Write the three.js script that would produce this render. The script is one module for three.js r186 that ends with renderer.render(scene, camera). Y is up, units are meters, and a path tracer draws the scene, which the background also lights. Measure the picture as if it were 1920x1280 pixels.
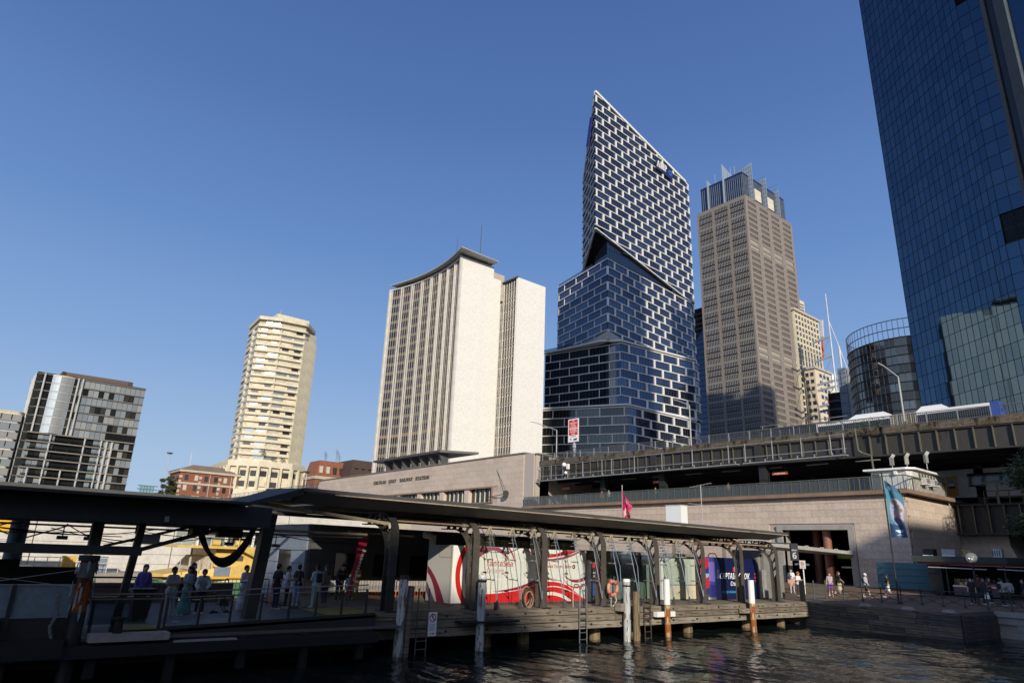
import * as THREE from 'three';
import { mergeGeometries, mergeVertices, toCreasedNormals } from 'three/addons/utils/BufferGeometryUtils.js';
import { MarchingCubes } from 'three/addons/objects/MarchingCubes.js';
import { TextGeometry } from 'three/addons/geometries/TextGeometry.js';
import { FontLoader } from 'three/addons/loaders/FontLoader.js';

// ---------- camera (x = west, z = north, y up, metres; wharf deck at y = 0, water at y = -1.5)
const scene = new THREE.Scene();
const R = Math.PI / 180;
const camera = new THREE.PerspectiveCamera(54.22, 1.5, 0.1, 6000);
camera.position.set(0, 2.3, 0);
camera.rotation.order = 'YXZ';
camera.rotation.set(17.7 * R, 50.8 * R, 2.15 * R);

// ---------- sky: clear late afternoon air, deeper blue with height
{
  const w = 512, h = 256, d = new Float32Array(w * h * 4);
  const stops = [[-90, .10, .115, .13], [-6, .16, .19, .23], [0, .47, .60, .75], [6, .375, .53, .74], [14, .232, .39, .68], [24, .136, .268, .568], [36, .08, .173, .43], [50, .05, .118, .335], [90, .036, .09, .25]];
  for (let j = 0; j < h; j++) {
    const el = ((j + .5) / h - .5) * 180;
    let k = 0; while (k < stops.length - 2 && el > stops[k + 1][0]) k++;
    const a = stops[k], b = stops[k + 1], t = Math.min(1, Math.max(0, (el - a[0]) / (b[0] - a[0])));
    for (let i = 0; i < w; i++) {                                    // forward-scatter glow round the unseen low sun, added to lift fill in shade
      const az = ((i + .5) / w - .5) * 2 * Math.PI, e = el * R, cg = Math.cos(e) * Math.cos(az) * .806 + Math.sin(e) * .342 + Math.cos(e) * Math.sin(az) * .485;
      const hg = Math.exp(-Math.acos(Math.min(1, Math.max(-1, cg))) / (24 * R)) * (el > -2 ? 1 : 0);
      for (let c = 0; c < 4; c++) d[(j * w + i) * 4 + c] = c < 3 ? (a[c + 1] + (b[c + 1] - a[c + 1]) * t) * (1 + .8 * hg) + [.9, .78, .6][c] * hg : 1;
    }
  }
  const sky = new THREE.DataTexture(d, w, h, THREE.RGBAFormat, THREE.FloatType);
  sky.mapping = THREE.EquirectangularReflectionMapping;
  sky.minFilter = sky.magFilter = THREE.LinearFilter; sky.needsUpdate = true;
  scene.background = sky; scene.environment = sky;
}
// ---------- sun: low in the west-north-west, 20 degrees up
const sun = new THREE.DirectionalLight(new THREE.Color().setRGB(1, .915, .775), 4.3);
sun.position.set(.806 * 400 - 120, .342 * 400, .485 * 400 - 100);
sun.target.position.set(-120, 0, -100);
sun.castShadow = true; sun.shadow.mapSize.set(2048, 2048);
Object.assign(sun.shadow.camera, { left: -350, right: 350, top: 350, bottom: -350, near: 1, far: 1200 });
scene.add(sun, sun.target);
const renderer = new THREE.WebGLRenderer({ antialias: true });
renderer.toneMapping = THREE.LinearToneMapping;
renderer.toneMappingExposure = 1;
renderer.shadowMap.enabled = true;
const font = await new FontLoader().loadAsync('fonts/droid/droid_sans_bold.typeface.json');
const serif = await new FontLoader().loadAsync('fonts/droid/droid_serif_bold.typeface.json');

// ---------- helpers
let seed = 7;
const rnd = () => { seed |= 0; seed = seed + 0x6D2B79F5 | 0; let t = Math.imul(seed ^ seed >>> 15, 1 | seed); t = t + Math.imul(t ^ t >>> 7, 61 | t) ^ t; return ((t ^ t >>> 14) >>> 0) / 4294967296; };
const rr = (a, b) => a + (b - a) * rnd();
const V = (x, y, z) => new THREE.Vector3(x, y, z);
class GB {                                   // collects triangles in world metres
  constructor() { this.p = []; this.uvs = null; }
  tri(a, b, c) { this.p.push(a[0], a[1], a[2], b[0], b[1], b[2], c[0], c[1], c[2]); return this; }
  quad(a, b, c, d) { this.tri(a, b, c); return this.tri(a, c, d); }
  hexa(v) {                                  // 8 corners: bottom 0-3, top 4-7, counter-clockwise seen from above
    this.quad(v[3], v[2], v[1], v[0]).quad(v[4], v[5], v[6], v[7]);
    for (let i = 0; i < 4; i++) { const j = (i + 1) % 4; this.quad(v[i], v[j], v[4 + j], v[4 + i]); }
    return this;
  }
  box(x0, x1, y0, y1, z0, z1) { return this.hexa([[x0, y0, z1], [x1, y0, z1], [x1, y0, z0], [x0, y0, z0], [x0, y1, z1], [x1, y1, z1], [x1, y1, z0], [x0, y1, z0]]); }
  cbox(x, y, z, a, b, c, ry = 0) {
    const cs = Math.cos(ry), sn = Math.sin(ry), q = (u, v, w) => [x + u * cs + w * sn, y + v, z - u * sn + w * cs];
    a /= 2; b /= 2; c /= 2;
    return this.hexa([q(-a, -b, c), q(a, -b, c), q(a, -b, -c), q(-a, -b, -c), q(-a, b, c), q(a, b, c), q(a, b, -c), q(-a, b, -c)]);
  }
  bar(a, b, w, h = w, up = [0, 1, 0]) {      // rectangular bar from a to b
    const A = V(...a), B = V(...b), d = B.clone().sub(A).normalize(); let u = V(...up);
    if (Math.abs(d.dot(u)) > .98) u = V(1, 0, 0);
    const s = V().crossVectors(d, u).normalize().multiplyScalar(w / 2), t = V().crossVectors(s, d).normalize().multiplyScalar(h / 2);
    const q = (P, i, j) => P.clone().addScaledVector(s, i).addScaledVector(t, j).toArray();
    return this.hexa([q(A, -1, -1), q(A, 1, -1), q(B, 1, -1), q(B, -1, -1), q(A, -1, 1), q(A, 1, 1), q(B, 1, 1), q(B, -1, 1)]);
  }
  rod(a, b, r, n = 8, r2 = r) {              // round bar with caps
    const A = V(...a), B = V(...b), d = B.clone().sub(A).normalize(), u = Math.abs(d.y) > .9 ? V(1, 0, 0) : V(0, 1, 0);
    const s = V().crossVectors(u, d).normalize(), t = V().crossVectors(d, s);
    const ring = (P, r) => [...Array(n)].map((_, i) => { const f = i / n * 2 * Math.PI; return P.clone().addScaledVector(s, r * Math.cos(f)).addScaledVector(t, r * Math.sin(f)).toArray(); });
    const p = ring(A, r), q = ring(B, r2);
    for (let i = 0; i < n; i++) { const j = (i + 1) % n; this.quad(p[i], p[j], q[j], q[i]); this.tri(A.toArray(), p[j], p[i]); this.tri(B.toArray(), q[i], q[j]); }
    return this;
  }
  tube(pts, r, n = 8) { for (let i = 0; i < pts.length - 1; i++) this.rod(pts[i], pts[i + 1], r, n); return this; }
  prism(pts, y0, y1) {                       // pts [x,z]; y0, y1 numbers or per-corner lists
    const f = (y, i) => typeof y === 'number' ? y : y[i];
    const area = pts.reduce((s, p, i) => { const q = pts[(i + 1) % pts.length]; return s + p[0] * q[1] - q[0] * p[1]; }, 0);
    const idx = pts.map((_, i) => i); if (area > 0) idx.reverse();
    const lo = idx.map(i => [pts[i][0], f(y0, i), pts[i][1]]), hi = idx.map(i => [pts[i][0], f(y1, i), pts[i][1]]);
    const tr = THREE.ShapeUtils.triangulateShape(idx.map(i => new THREE.Vector2(pts[i][0], -pts[i][1])), []);
    for (const [a, b, c] of tr) { this.tri(hi[a], hi[b], hi[c]); this.tri(lo[c], lo[b], lo[a]); }
    for (let i = 0; i < lo.length; i++) { const j = (i + 1) % lo.length; this.quad(lo[i], lo[j], hi[j], hi[i]); }
    return this;
  }
  shape(pts, o, u, v, n, t) {                // flat outline pts [s,t] in the plane o + s u + t v, extruded by t along n
    const P = (p, k) => [0, 1, 2].map(i => o[i] + p[0] * u[i] + p[1] * v[i] + k * n[i]);
    const tr = THREE.ShapeUtils.triangulateShape(pts.map(p => new THREE.Vector2(p[0], p[1])), []);
    for (const [a, b, c] of tr) { this.tri(P(pts[a], t), P(pts[b], t), P(pts[c], t)); this.tri(P(pts[c], 0), P(pts[b], 0), P(pts[a], 0)); }
    for (let i = 0; i < pts.length; i++) { const j = (i + 1) % pts.length; this.quad(P(pts[i], 0), P(pts[j], 0), P(pts[j], t), P(pts[i], t)); }
    return this;
  }
  lathe(prof, x, z, n = 16) {                // prof [r,y]
    for (let k = 0; k < prof.length - 1; k++) for (let i = 0; i < n; i++) {
      const q = (k, i) => { const f = i / n * 2 * Math.PI; return [x + prof[k][0] * Math.cos(f), prof[k][1], z - prof[k][0] * Math.sin(f)]; };
      this.quad(q(k, i), q(k, i + 1), q(k + 1, i + 1), q(k + 1, i));
    }
    return this;
  }
  add(g) { const q = (g.index ? g.toNonIndexed() : g).attributes.position.array; for (const v of q) this.p.push(v); return this; }
  geo(o = [0, 0, 0], crease = 0) {
    const n = this.p.length / 3, P = new Float32Array(this.p.length), U = new Float32Array(n * 2), a = V(), b = V(), c = V();
    for (let i = 0; i < n; i += 3) {
      a.fromArray(this.p, i * 3); b.fromArray(this.p, i * 3 + 3); c.fromArray(this.p, i * 3 + 6);
      const q = [a.clone(), b.clone(), c.clone()], nn = b.sub(a).cross(c.sub(a));
      const x = Math.abs(nn.x), y = Math.abs(nn.y), z = Math.abs(nn.z);
      q.forEach((v, k) => {
        const uv = y >= x && y >= z ? [v.x, v.z] : x >= z ? [v.z, v.y] : [v.x, v.y];
        U[(i + k) * 2] = uv[0]; U[(i + k) * 2 + 1] = uv[1];
        P[(i + k) * 3] = v.x - o[0]; P[(i + k) * 3 + 1] = v.y - o[1]; P[(i + k) * 3 + 2] = v.z - o[2];
      });
    }
    let g = new THREE.BufferGeometry();
    g.setAttribute('position', new THREE.BufferAttribute(P, 3)); g.setAttribute('uv', new THREE.BufferAttribute(U, 2));
    if (crease) g = toCreasedNormals(g, crease); else g.computeVertexNormals();
    return g;
  }
}
const G = () => new GB();
const used = {};
const numbered = n => { const k = used[n] = (used[n] || 0) + 1; return k === 1 ? n : n + '_' + String(k - 1).padStart(3, '0'); };
const origin = o => { const v = [0, 0, 0]; for (; o && o !== scene; o = o.parent) { v[0] += o.position.x; v[1] += o.position.y; v[2] += o.position.z; } return v; };
function thing(name, label, category, pos, group, kind) {
  const o = new THREE.Group(); o.name = numbered(name); o.position.set(...pos); scene.add(o);
  o.userData = { label, category }; if (group) o.userData.group = group; if (kind) o.userData.kind = kind;
  return o;
}
function part(name, g, m, parent, crease = 0, label) {
  const o = new THREE.Mesh(g instanceof GB ? g.geo(origin(parent), crease) : g, m);
  o.name = name; o.castShadow = o.receiveShadow = true; parent.add(o); if (label) o.userData.label = label;
  return o;
}
const stuff = o => { o.userData.kind = 'stuff'; return o; };
function struct(name, g, m, label) { const o = part(name, g, m, scene); o.name = numbered(name); o.userData = { kind: 'structure' }; if (label) o.userData.label = label; return o; }
const unitBox = {};
function slab(name, c, ry, w, h, t, m, parent, rx = 0) {          // a box of shared geometry, centre c in world metres
  const key = [w, h, t].map(v => v.toFixed(2)).join();
  unitBox[key] ||= G().cbox(0, 0, 0, +w.toFixed(2), +h.toFixed(2), t).geo();
  const o = new THREE.Mesh(unitBox[key], m), q = origin(parent);
  o.name = name; o.position.set(c[0] - q[0], c[1] - q[1], c[2] - q[2]); o.rotation.order = 'YXZ'; o.rotation.y = ry; o.rotation.x = rx;
  o.castShadow = o.receiveShadow = true; parent.add(o); return o;
}
function place(src, pos, ry, label) { const c = src.clone(); c.name = numbered(src.name.replace(/_\d+$/, '')); c.position.set(...pos); c.rotation.y = ry; c.userData = { ...src.userData, ...(label ? { label } : {}) }; scene.add(c); return c; }
const lerp = (a, b, t) => a + (b - a) * t;

// ---------- procedural textures
const hash = (x, y, s) => { let h = Math.imul(x, 374761393) + Math.imul(y, 668265263) + Math.imul(s, 974634721) | 0; h = Math.imul(h ^ h >>> 13, 1274126177); return ((h ^ h >>> 16) >>> 0) / 4294967296; };
const vn = (x, y, px, py, s) => {                                   // tileable value noise
  const xi = Math.floor(x), yi = Math.floor(y), fx = x - xi, fy = y - yi, u = fx * fx * (3 - 2 * fx), v = fy * fy * (3 - 2 * fy), m = (a, p) => ((a % p) + p) % p;
  const a = hash(m(xi, px), m(yi, py), s), b = hash(m(xi + 1, px), m(yi, py), s), c = hash(m(xi, px), m(yi + 1, py), s), d = hash(m(xi + 1, px), m(yi + 1, py), s);
  return lerp(lerp(a, b, u), lerp(c, d, u), v);
};
const fbm = (u, v, fx, fy, s, n = 4) => { let r = 0, a = .5, t = 0; for (let k = 0; k < n; k++) { r += a * vn(u * fx, v * fy, fx, fy, s + k); t += a; a *= .5; fx *= 2; fy *= 2; } return r / t; };
function tex(w, h, size, f, srgb = true, sizeV = size) {
  const d = new Uint8Array(w * h * 4);
  for (let j = 0; j < h; j++) for (let i = 0; i < w; i++) { const c = f(i / w, j / h), k = (j * w + i) * 4; for (let q = 0; q < 3; q++) d[k + q] = Math.max(0, Math.min(255, (typeof c === 'number' ? c : c[q]) * 255)); d[k + 3] = 255; }
  const t = new THREE.DataTexture(d, w, h); t.wrapS = t.wrapT = THREE.RepeatWrapping; t.magFilter = THREE.LinearFilter; t.minFilter = THREE.LinearMipmapLinearFilter; t.generateMipmaps = true;
  if (srgb) t.colorSpace = THREE.SRGBColorSpace; t.repeat.set(1 / size, 1 / sizeV); t.needsUpdate = true; return t;
}
const ss = (a, b, x) => { const t = Math.max(0, Math.min(1, (x - a) / (b - a))); return t * t * (3 - 2 * t); };
const T = {
  grain: tex(512, 512, 6, (u, v) => .72 + .28 * (.55 * fbm(u, v, 4, 4, 1) + .45 * fbm(u, v, 48, 48, 9, 3))),
  stain: tex(512, 512, 7, (u, v) => { const s = fbm(u, v, 26, 3, 21), b = fbm(u, v, 5, 4, 31), g = fbm(u, v, 60, 60, 5, 2); return .98 - .26 * ss(.55, .75, s) * ss(.45, .65, b) - .14 * g; }),
  wood: tex(512, 256, 3, (u, v) => { const s = fbm(u, v, 3, 60, 3), b = fbm(u, v, 6, 8, 4), k = ss(.6, .75, fbm(u, v, 5, 24, 8)); const q = .5 + .42 * s + .18 * (b - .5) - .3 * k; return [q, q * .97, q * .93]; }, true, 1.2),
  woodV: tex(256, 512, 1.2, (u, v) => { const s = fbm(u, v, 60, 3, 3), b = fbm(u, v, 8, 6, 4), k = ss(.6, .75, fbm(u, v, 24, 5, 8)); const q = .5 + .42 * s + .18 * (b - .5) - .3 * k; return [q, q * .97, q * .93]; }, true, 3),
  moss: tex(512, 512, 5, (u, v) => { const b = ss(.45, .65, fbm(u, v, 7, 6, 14)), g = fbm(u, v, 40, 40, 5, 3), r = ss(.55, .75, fbm(u, v, 18, 4, 24)); const q = .55 + .4 * g; return [q * (1 - .2 * b) * (1 - .45 * r), q * (1 - .2 * b) * (1 - .5 * r), q * (1 - .32 * b) * (1 - .55 * r)]; }),
  rust: tex(512, 512, 1.6, (u, v) => { const b = ss(.4, .62, fbm(u, v, 5, 4, 41)), g = fbm(u, v, 36, 30, 5, 3); return [lerp(.42, .8, b) * (.6 + .5 * g), lerp(.2, .44, b) * (.6 + .5 * g), lerp(.1, .16, b) * (.6 + .5 * g)]; }),
  peel: tex(256, 512, 1, (u, v) => { const f = fbm(u, v, 12, 5, 71), k = ss(.56, .6, f), g = fbm(u, v, 40, 10, 5, 3); return [lerp(.84, .52, k) * (.75 + .3 * g), lerp(.85, .47, k) * (.75 + .3 * g), lerp(.86, .41, k) * (.75 + .3 * g)]; }, true, 2),
  rustpile: tex(256, 512, 1, (u, v) => { const f = fbm(u, v, 10, 6, 51), g = fbm(u, v, 40, 30, 5, 3), k = ss(.36, .5, f); return [lerp(.80, .66, k) * (.6 + .5 * g), lerp(.72, .40, k) * (.6 + .5 * g), lerp(.62, .2, k) * (.6 + .5 * g)]; }, true, 2),
  tile: tex(512, 512, 12, (u, v) => { const r = Math.floor(v * 48), x = Math.floor(u * 32 + (r % 2) * .5), h = hash(x % 32, r, 6), fy = v * 48 - r, fx = u * 32 + (r % 2) * .5 - x; return (fy < .1 || fx < .06 ? .92 : .94 + .06 * h) - .02 * ss(.4, .65, fbm(u, v, 16, 20, 7, 3)); }),
  granite: tex(256, 256, 8, (u, v) => .8 + .2 * fbm(u, v, 20, 20, 3, 3) - .06 * (((v * 8) % 1) < .06 ? 1 : 0)),
  paving: tex(512, 512, 4, (u, v) => { const r = Math.floor(v * 32), x = Math.floor(u * 16 + (r % 2) * .5), h = hash(x % 16, r, 16), fy = v * 32 - r, fx = u * 16 + (r % 2) * .5 - x, g = fbm(u, v, 6, 6, 3) ; const q = (fy < .12 || fx < .06 ? .62 : .74 + .16 * h) * (.75 + .4 * g); return [q, q * .93, q * .86]; }),
  brick: tex(512, 512, 3, (u, v) => { const r = Math.floor(v * 36), x = Math.floor(u * 12 + (r % 2) * .5), h = hash(x % 12, r, 16), fy = v * 36 - r, fx = u * 12 + (r % 2) * .5 - x; const m = fy < .14 || fx < .05; return m ? [.8, .76, .7] : [.68 + .3 * h, .6 + .28 * h, .55 + .28 * h]; }),
  ripple: tex(512, 512, 1.3, (u, v) => fbm(u, v, 7, 9, 91, 4), false),
  rough: tex(256, 256, 2, (u, v) => fbm(u, v, 14, 14, 33, 4), false),
};
const C = (r, g, b) => new THREE.Color().setRGB(r, g, b);
const mat = (c, rough = .8, metal = 0, o = {}) => new THREE.MeshPhysicalMaterial({ color: C(...c), roughness: rough, metalness: metal, ...o });
const M = {
  stone: [.45, .475, .495, .51, .465].map((k, i) => mat([k * 1.40, k * (1.13 + .015 * (i % 3)), k * (.915 + .02 * (i % 2))], .9, 0, { map: T.stain, bumpMap: T.rough, bumpScale: .003 })),
  stoneGrey: mat([.42, .40, .36], .9, 0, { map: T.grain }),
  concrete: mat([.36, .33, .29], .92, 0, { map: T.stain, bumpMap: T.rough, bumpScale: .006 }),
  mossy: mat([.21, .172, .13], .95, 0, { map: T.moss, bumpMap: T.rough, bumpScale: .01 }),
  ledge: mat([.34, .22, .15], .85, 0, { map: T.grain }),
  joint: mat([.34, .29, .25], .95),
  girder: mat([.045, .041, .036], .6, 0, { map: T.stain }),
  galv: mat([.42, .43, .43], .5, .3, { map: T.grain }),
  darkSteel: mat([.035, .036, .036], .55, .1, { map: T.grain }),
  blackSteel: mat([.012, .013, .015], .6, 0, { map: T.grain }),
  black: mat([.008, .008, .009], .85),
  rail: mat([.12, .12, .115], .5, .3),
  olive: mat([.13, .12, .085], .5, .2),
  white: mat([.78, .77, .74], .55, 0, { map: T.grain }),
  whiteClean: mat([.82, .81, .79], .45),
  cream: mat([.82, .74, .55], .8, 0, { map: T.grain }),
  creamDark: mat([.60, .53, .41], .85, 0, { map: T.grain }),
  tile: mat([.84, .815, .75], .6, 0, { map: T.tile }),
  whiteFin: mat([.80, .76, .69], .55, 0, { map: T.grain }),
  tan: mat([.24, .21, .15], .7, 0, { map: T.grain }),
  frameWhite: mat([.72, .70, .665], .5),
  granite: mat([.30, .255, .215], .65, 0, { map: T.granite }),
  graniteDark: mat([.23, .19, .16], .65, 0, { map: T.granite }),
  brick: mat([.36, .17, .11], .9, 0, { map: T.brick }),
  brickDark: mat([.10, .075, .075], .9, 0, { map: T.brick }),
  timber: mat([.34, .30, .245], .9, 0, { map: T.wood, bumpMap: T.wood, bumpScale: .008 }),
  timberB: mat([.44, .39, .315], .9, 0, { map: T.wood, bumpMap: T.wood, bumpScale: .008 }),
  timberC: mat([.55, .51, .44], .9, 0, { map: T.wood, bumpMap: T.wood, bumpScale: .008 }),
  timberWall: mat([.19, .188, .19], .95, 0, { map: T.wood, bumpMap: T.wood, bumpScale: .012 }),
  pileWood: mat([.42, .33, .21], .9, 0, { map: T.woodV, bumpMap: T.woodV, bumpScale: .015 }),
  peel: mat([.85, .85, .84], .8, 0, { map: T.peel, bumpMap: T.peel, bumpScale: .006 }),
  rust: mat([.45, .42, .42], .9, 0, { map: T.rust, bumpMap: T.rust, bumpScale: .01 }),
  rustpile: mat([1, .95, .85], .85, 0, { map: T.rustpile }),
  column: mat([.30, .125, .07], .55, 0, { map: T.stain }),
  truss: mat([.105, .09, .076], .55, .1, { map: T.stain }),
  trussRust: mat([.11, .082, .062], .7, 0, { map: T.moss }),
  tanSteel: mat([.46, .38, .27], .6, 0, { map: T.stain }),
  soffit: mat([.42, .40, .36], .8, 0, { map: T.grain }),
  roofDark: mat([.03, .034, .038], .7, 0, { map: T.grain }),
  stainless: mat([.62, .62, .6], .28, .9),
  paving: mat([.34, .25, .19], .9, 0, { map: T.paving, bumpMap: T.paving, bumpScale: .004 }),
  ground: mat([.20, .18, .16], .95, 0, { map: T.grain }),
  asphalt: mat([.05, .05, .05], .95, 0, { map: T.grain }),
  leaf: mat([.045, .075, .02], .7, 0, { side: THREE.DoubleSide, transmission: .2, thickness: 0 }),
  leafOlive: mat([.085, .095, .03], .7, 0, { side: THREE.DoubleSide, transmission: .2, thickness: 0 }),
  bark: mat([.11, .085, .06], .95, 0, { map: T.woodV }),
  orange: mat([.62, .13, .03], .5),
  red: mat([.55, .03, .03], .5),
  magenta: mat([.48, .015, .09], .6),
  yellow: mat([.88, .62, .18], .45, 0, { map: T.grain }),
  yellowDeep: mat([.75, .42, .03], .5),
  green: mat([.07, .16, .075], .45),
  teal: mat([.075, .20, .24], .7, 0, { map: T.grain }),
  blueGrey: mat([.25, .30, .37], .6, 0, { map: T.grain }),
  greyPaint: mat([.30, .30, .28], .6, 0, { map: T.grain }),
  lightGrey: mat([.55, .55, .53], .5, 0, { map: T.grain }),
  greyDark: mat([.10, .10, .10], .6, 0, { map: T.grain }),
  // glass of far facades: tinted, mirror coated
  gBlue: [[.075, .105, .17], [.06, .085, .14], [.095, .13, .19], [.05, .07, .12]].map(c => mat(c, .05, .85)),
  gNavy: [[.03, .035, .06], [.05, .05, .075], [.025, .028, .045]].map(c => mat(c, .08, .35)),
  gGate: [[.066, .112, .162], [.056, .10, .152], [.076, .122, .17]].map(c => mat(c, .025, .95)),
  gDark: [[.07, .075, .075], [.10, .105, .10], [.05, .052, .055], [.14, .14, .13]].map(c => mat(c, .07, .75)),
  gPale: [[.46, .50, .52], [.55, .57, .56], [.38, .43, .47]].map(c => mat(c, .12, .55)),
  gBronze: [[.19, .165, .125], [.25, .22, .175], [.13, .11, .085], [.30, .27, .22]].map(c => mat(c, .06, .85)),
  gBrown: [[.10, .09, .085], [.07, .065, .065], [.14, .125, .11]].map(c => mat(c, .1, .6)),
  blind: mat([.50, .46, .38], .8),
  glass: mat([.97, .985, .98], .02, 0, { transmission: 1, thickness: 0, ior: 1.5 }),
  glassGreen: mat([.80, .90, .86], .03, 0, { transmission: 1, thickness: 0, ior: 1.5 }),
  glassSmoke: mat([.55, .62, .64], .04, 0, { transmission: 1, thickness: 0, ior: 1.5 }),
  glassRail: mat([.50, .57, .58], .06, 0, { transmission: .92, thickness: 0, ior: 1.5 }),
  glassBlade: mat([.40, .48, .57], .2, 0, { transmission: .4, thickness: 0, ior: 1.4 }),
};
const pick = a => a[Math.floor(rnd() * a.length)];
function canvasMat(w, h, draw, rough = .6) {
  const c = document.createElement('canvas'); c.width = w; c.height = h; const x = c.getContext('2d'); draw(x, w, h);
  const t = new THREE.CanvasTexture(c); t.colorSpace = THREE.SRGBColorSpace; t.magFilter = THREE.LinearFilter;
  return new THREE.MeshPhysicalMaterial({ map: t, roughness: rough });
}
function panel(name, o, u, w, h, m, parent) {                       // printed sheet: lower left o, along u, up
  const q = origin(parent), L = Math.hypot(u[0], u[2]), g = new THREE.PlaneGeometry(w, h); g.translate(w / 2, h / 2, 0);
  const s = new THREE.Mesh(g, m); s.name = name; s.rotation.y = Math.atan2(-u[2] / L, u[0] / L); s.position.set(o[0] - q[0], o[1] - q[1], o[2] - q[2]);
  s.castShadow = s.receiveShadow = true; parent.add(s); return s;
}
function text3(name, str, f, size, depth, o, u, m, parent, gap = 0) {
  const g = new TextGeometry(str, { font: f, size, depth, curveSegments: 3, bevelEnabled: false });
  const q = origin(parent), L = Math.hypot(u[0], u[2]), s = new THREE.Mesh(g, m); s.name = name; s.rotation.y = Math.atan2(-u[2] / L, u[0] / L);
  s.position.set(o[0] - q[0], o[1] - q[1], o[2] - q[2]); s.castShadow = s.receiveShadow = true; parent.add(s);
  g.computeBoundingBox(); if (gap) s.scale.x = gap / g.boundingBox.max.x; return s;
}
// ---------- setting: ground, harbour water
const groundY = z => z > -54 ? 0 : z < -68 ? .55 : (-54 - z) / 14 * .55;
{
  const g = G(), strip = (x0, x1, z0, z1) => g.quad([x0, groundY(z0), z0], [x1, groundY(z0), z0], [x1, groundY(z1), z1], [x0, groundY(z1), z1]);
  strip(-285, -15.2, -46.3, -54); strip(-15.2, 60, -52.3, -54);
  strip(-285, 60, -54, -68); strip(-285, 60, -68, -3500);
  g.quad([-3500, 2, 900], [-285, 2, 900], [-285, 2, -3500], [-3500, 2, -3500]); g.quad([-285, 2, 900], [-285, -4, 900], [-285, -4, -3500], [-285, 2, -3500]);
  g.quad([60, .55, 900], [3500, .55, 900], [3500, .55, -3500], [60, .55, -3500]); g.quad([60, .55, 900], [60, .55, -52], [60, -4, -52], [60, -4, 900]);
  g.quad([-285, 0, -46.3], [-285, -4, -46.3], [-15.2, -4, -46.3], [-15.2, 0, -46.3]).quad([-15.2, 0, -52.3], [-15.2, -4, -52.3], [60, -4, -52.3], [60, 0, -52.3]);
  g.quad([-15.2, 0, -46.3], [-15.2, -4, -46.3], [-15.2, -4, -54], [-15.2, 0, -54]);
  struct('ground', g, M.ground);
  const p = G(), ps = (x0, x1, z0, z1) => p.quad([x0, groundY(z0) + .004, z0], [x1, groundY(z0) + .004, z0], [x1, groundY(z1) + .004, z1], [x0, groundY(z1) + .004, z1]);
  ps(-60, -15.3, -46.5, -54); ps(-15.3, 20, -52.5, -54); ps(-60, 20, -54, -68); ps(-60, 20, -68, -70);
  struct('promenade_paving', p, M.paving);
}
{                                                                    // rippled water near the wharf, a plain sheet beyond
  const wm = mat([.008, .014, .013], .06, 0, { ior: 1.33, bumpMap: T.ripple, bumpScale: .012, specularIntensity: 1 });
  const x0 = -40, x1 = 6, z0 = -54, z1 = 6, nx = 380, nz = 500, P = new Float32Array((nx + 1) * (nz + 1) * 3), U = new Float32Array((nx + 1) * (nz + 1) * 2), I = [];
  const wv = [...Array(22)].map((_, k) => { const L = .24 * Math.pow(1.15, k), a = rr(-1.5, 1.5) + 2.2; return [Math.cos(a) * 6.283 / L, Math.sin(a) * 6.283 / L, rr(0, 6.3), .0046 * Math.pow(L, .85)]; });
  for (let j = 0; j <= nz; j++) for (let i = 0; i <= nx; i++) {
    const x = lerp(x0, x1, i / nx), z = lerp(z0, z1, j / nz), k = j * (nx + 1) + i; let y = 0;
    for (const [a, b, c, h] of wv) y += h * Math.sin(a * x + b * z + c);
    y *= .75 + .8 * vn(x * .35 + 50, z * .35 + 50, 999, 999, 3);
    P[k * 3] = x; P[k * 3 + 1] = -1.5 + y; P[k * 3 + 2] = z; U[k * 2] = x; U[k * 2 + 1] = z;
    if (i < nx && j < nz) I.push(k, k + nx + 1, k + 1, k + 1, k + nx + 1, k + nx + 2);
  }
  const g = new THREE.BufferGeometry(); g.setAttribute('position', new THREE.BufferAttribute(P, 3)); g.setAttribute('uv', new THREE.BufferAttribute(U, 2)); g.setIndex(I); g.computeVertexNormals();
  struct('harbour_water', g, wm);
  const o = G(), s = (a, b, c, d) => o.quad([a, -1.5, d], [b, -1.5, d], [b, -1.5, c], [a, -1.5, c]);
  s(-3500, x0, -60, 3500); s(x1, 3500, -60, 3500); s(x0, x1, z1, 3500); s(x0, x1, -60, z0);
  struct('open_water', o, wm);
}
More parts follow.
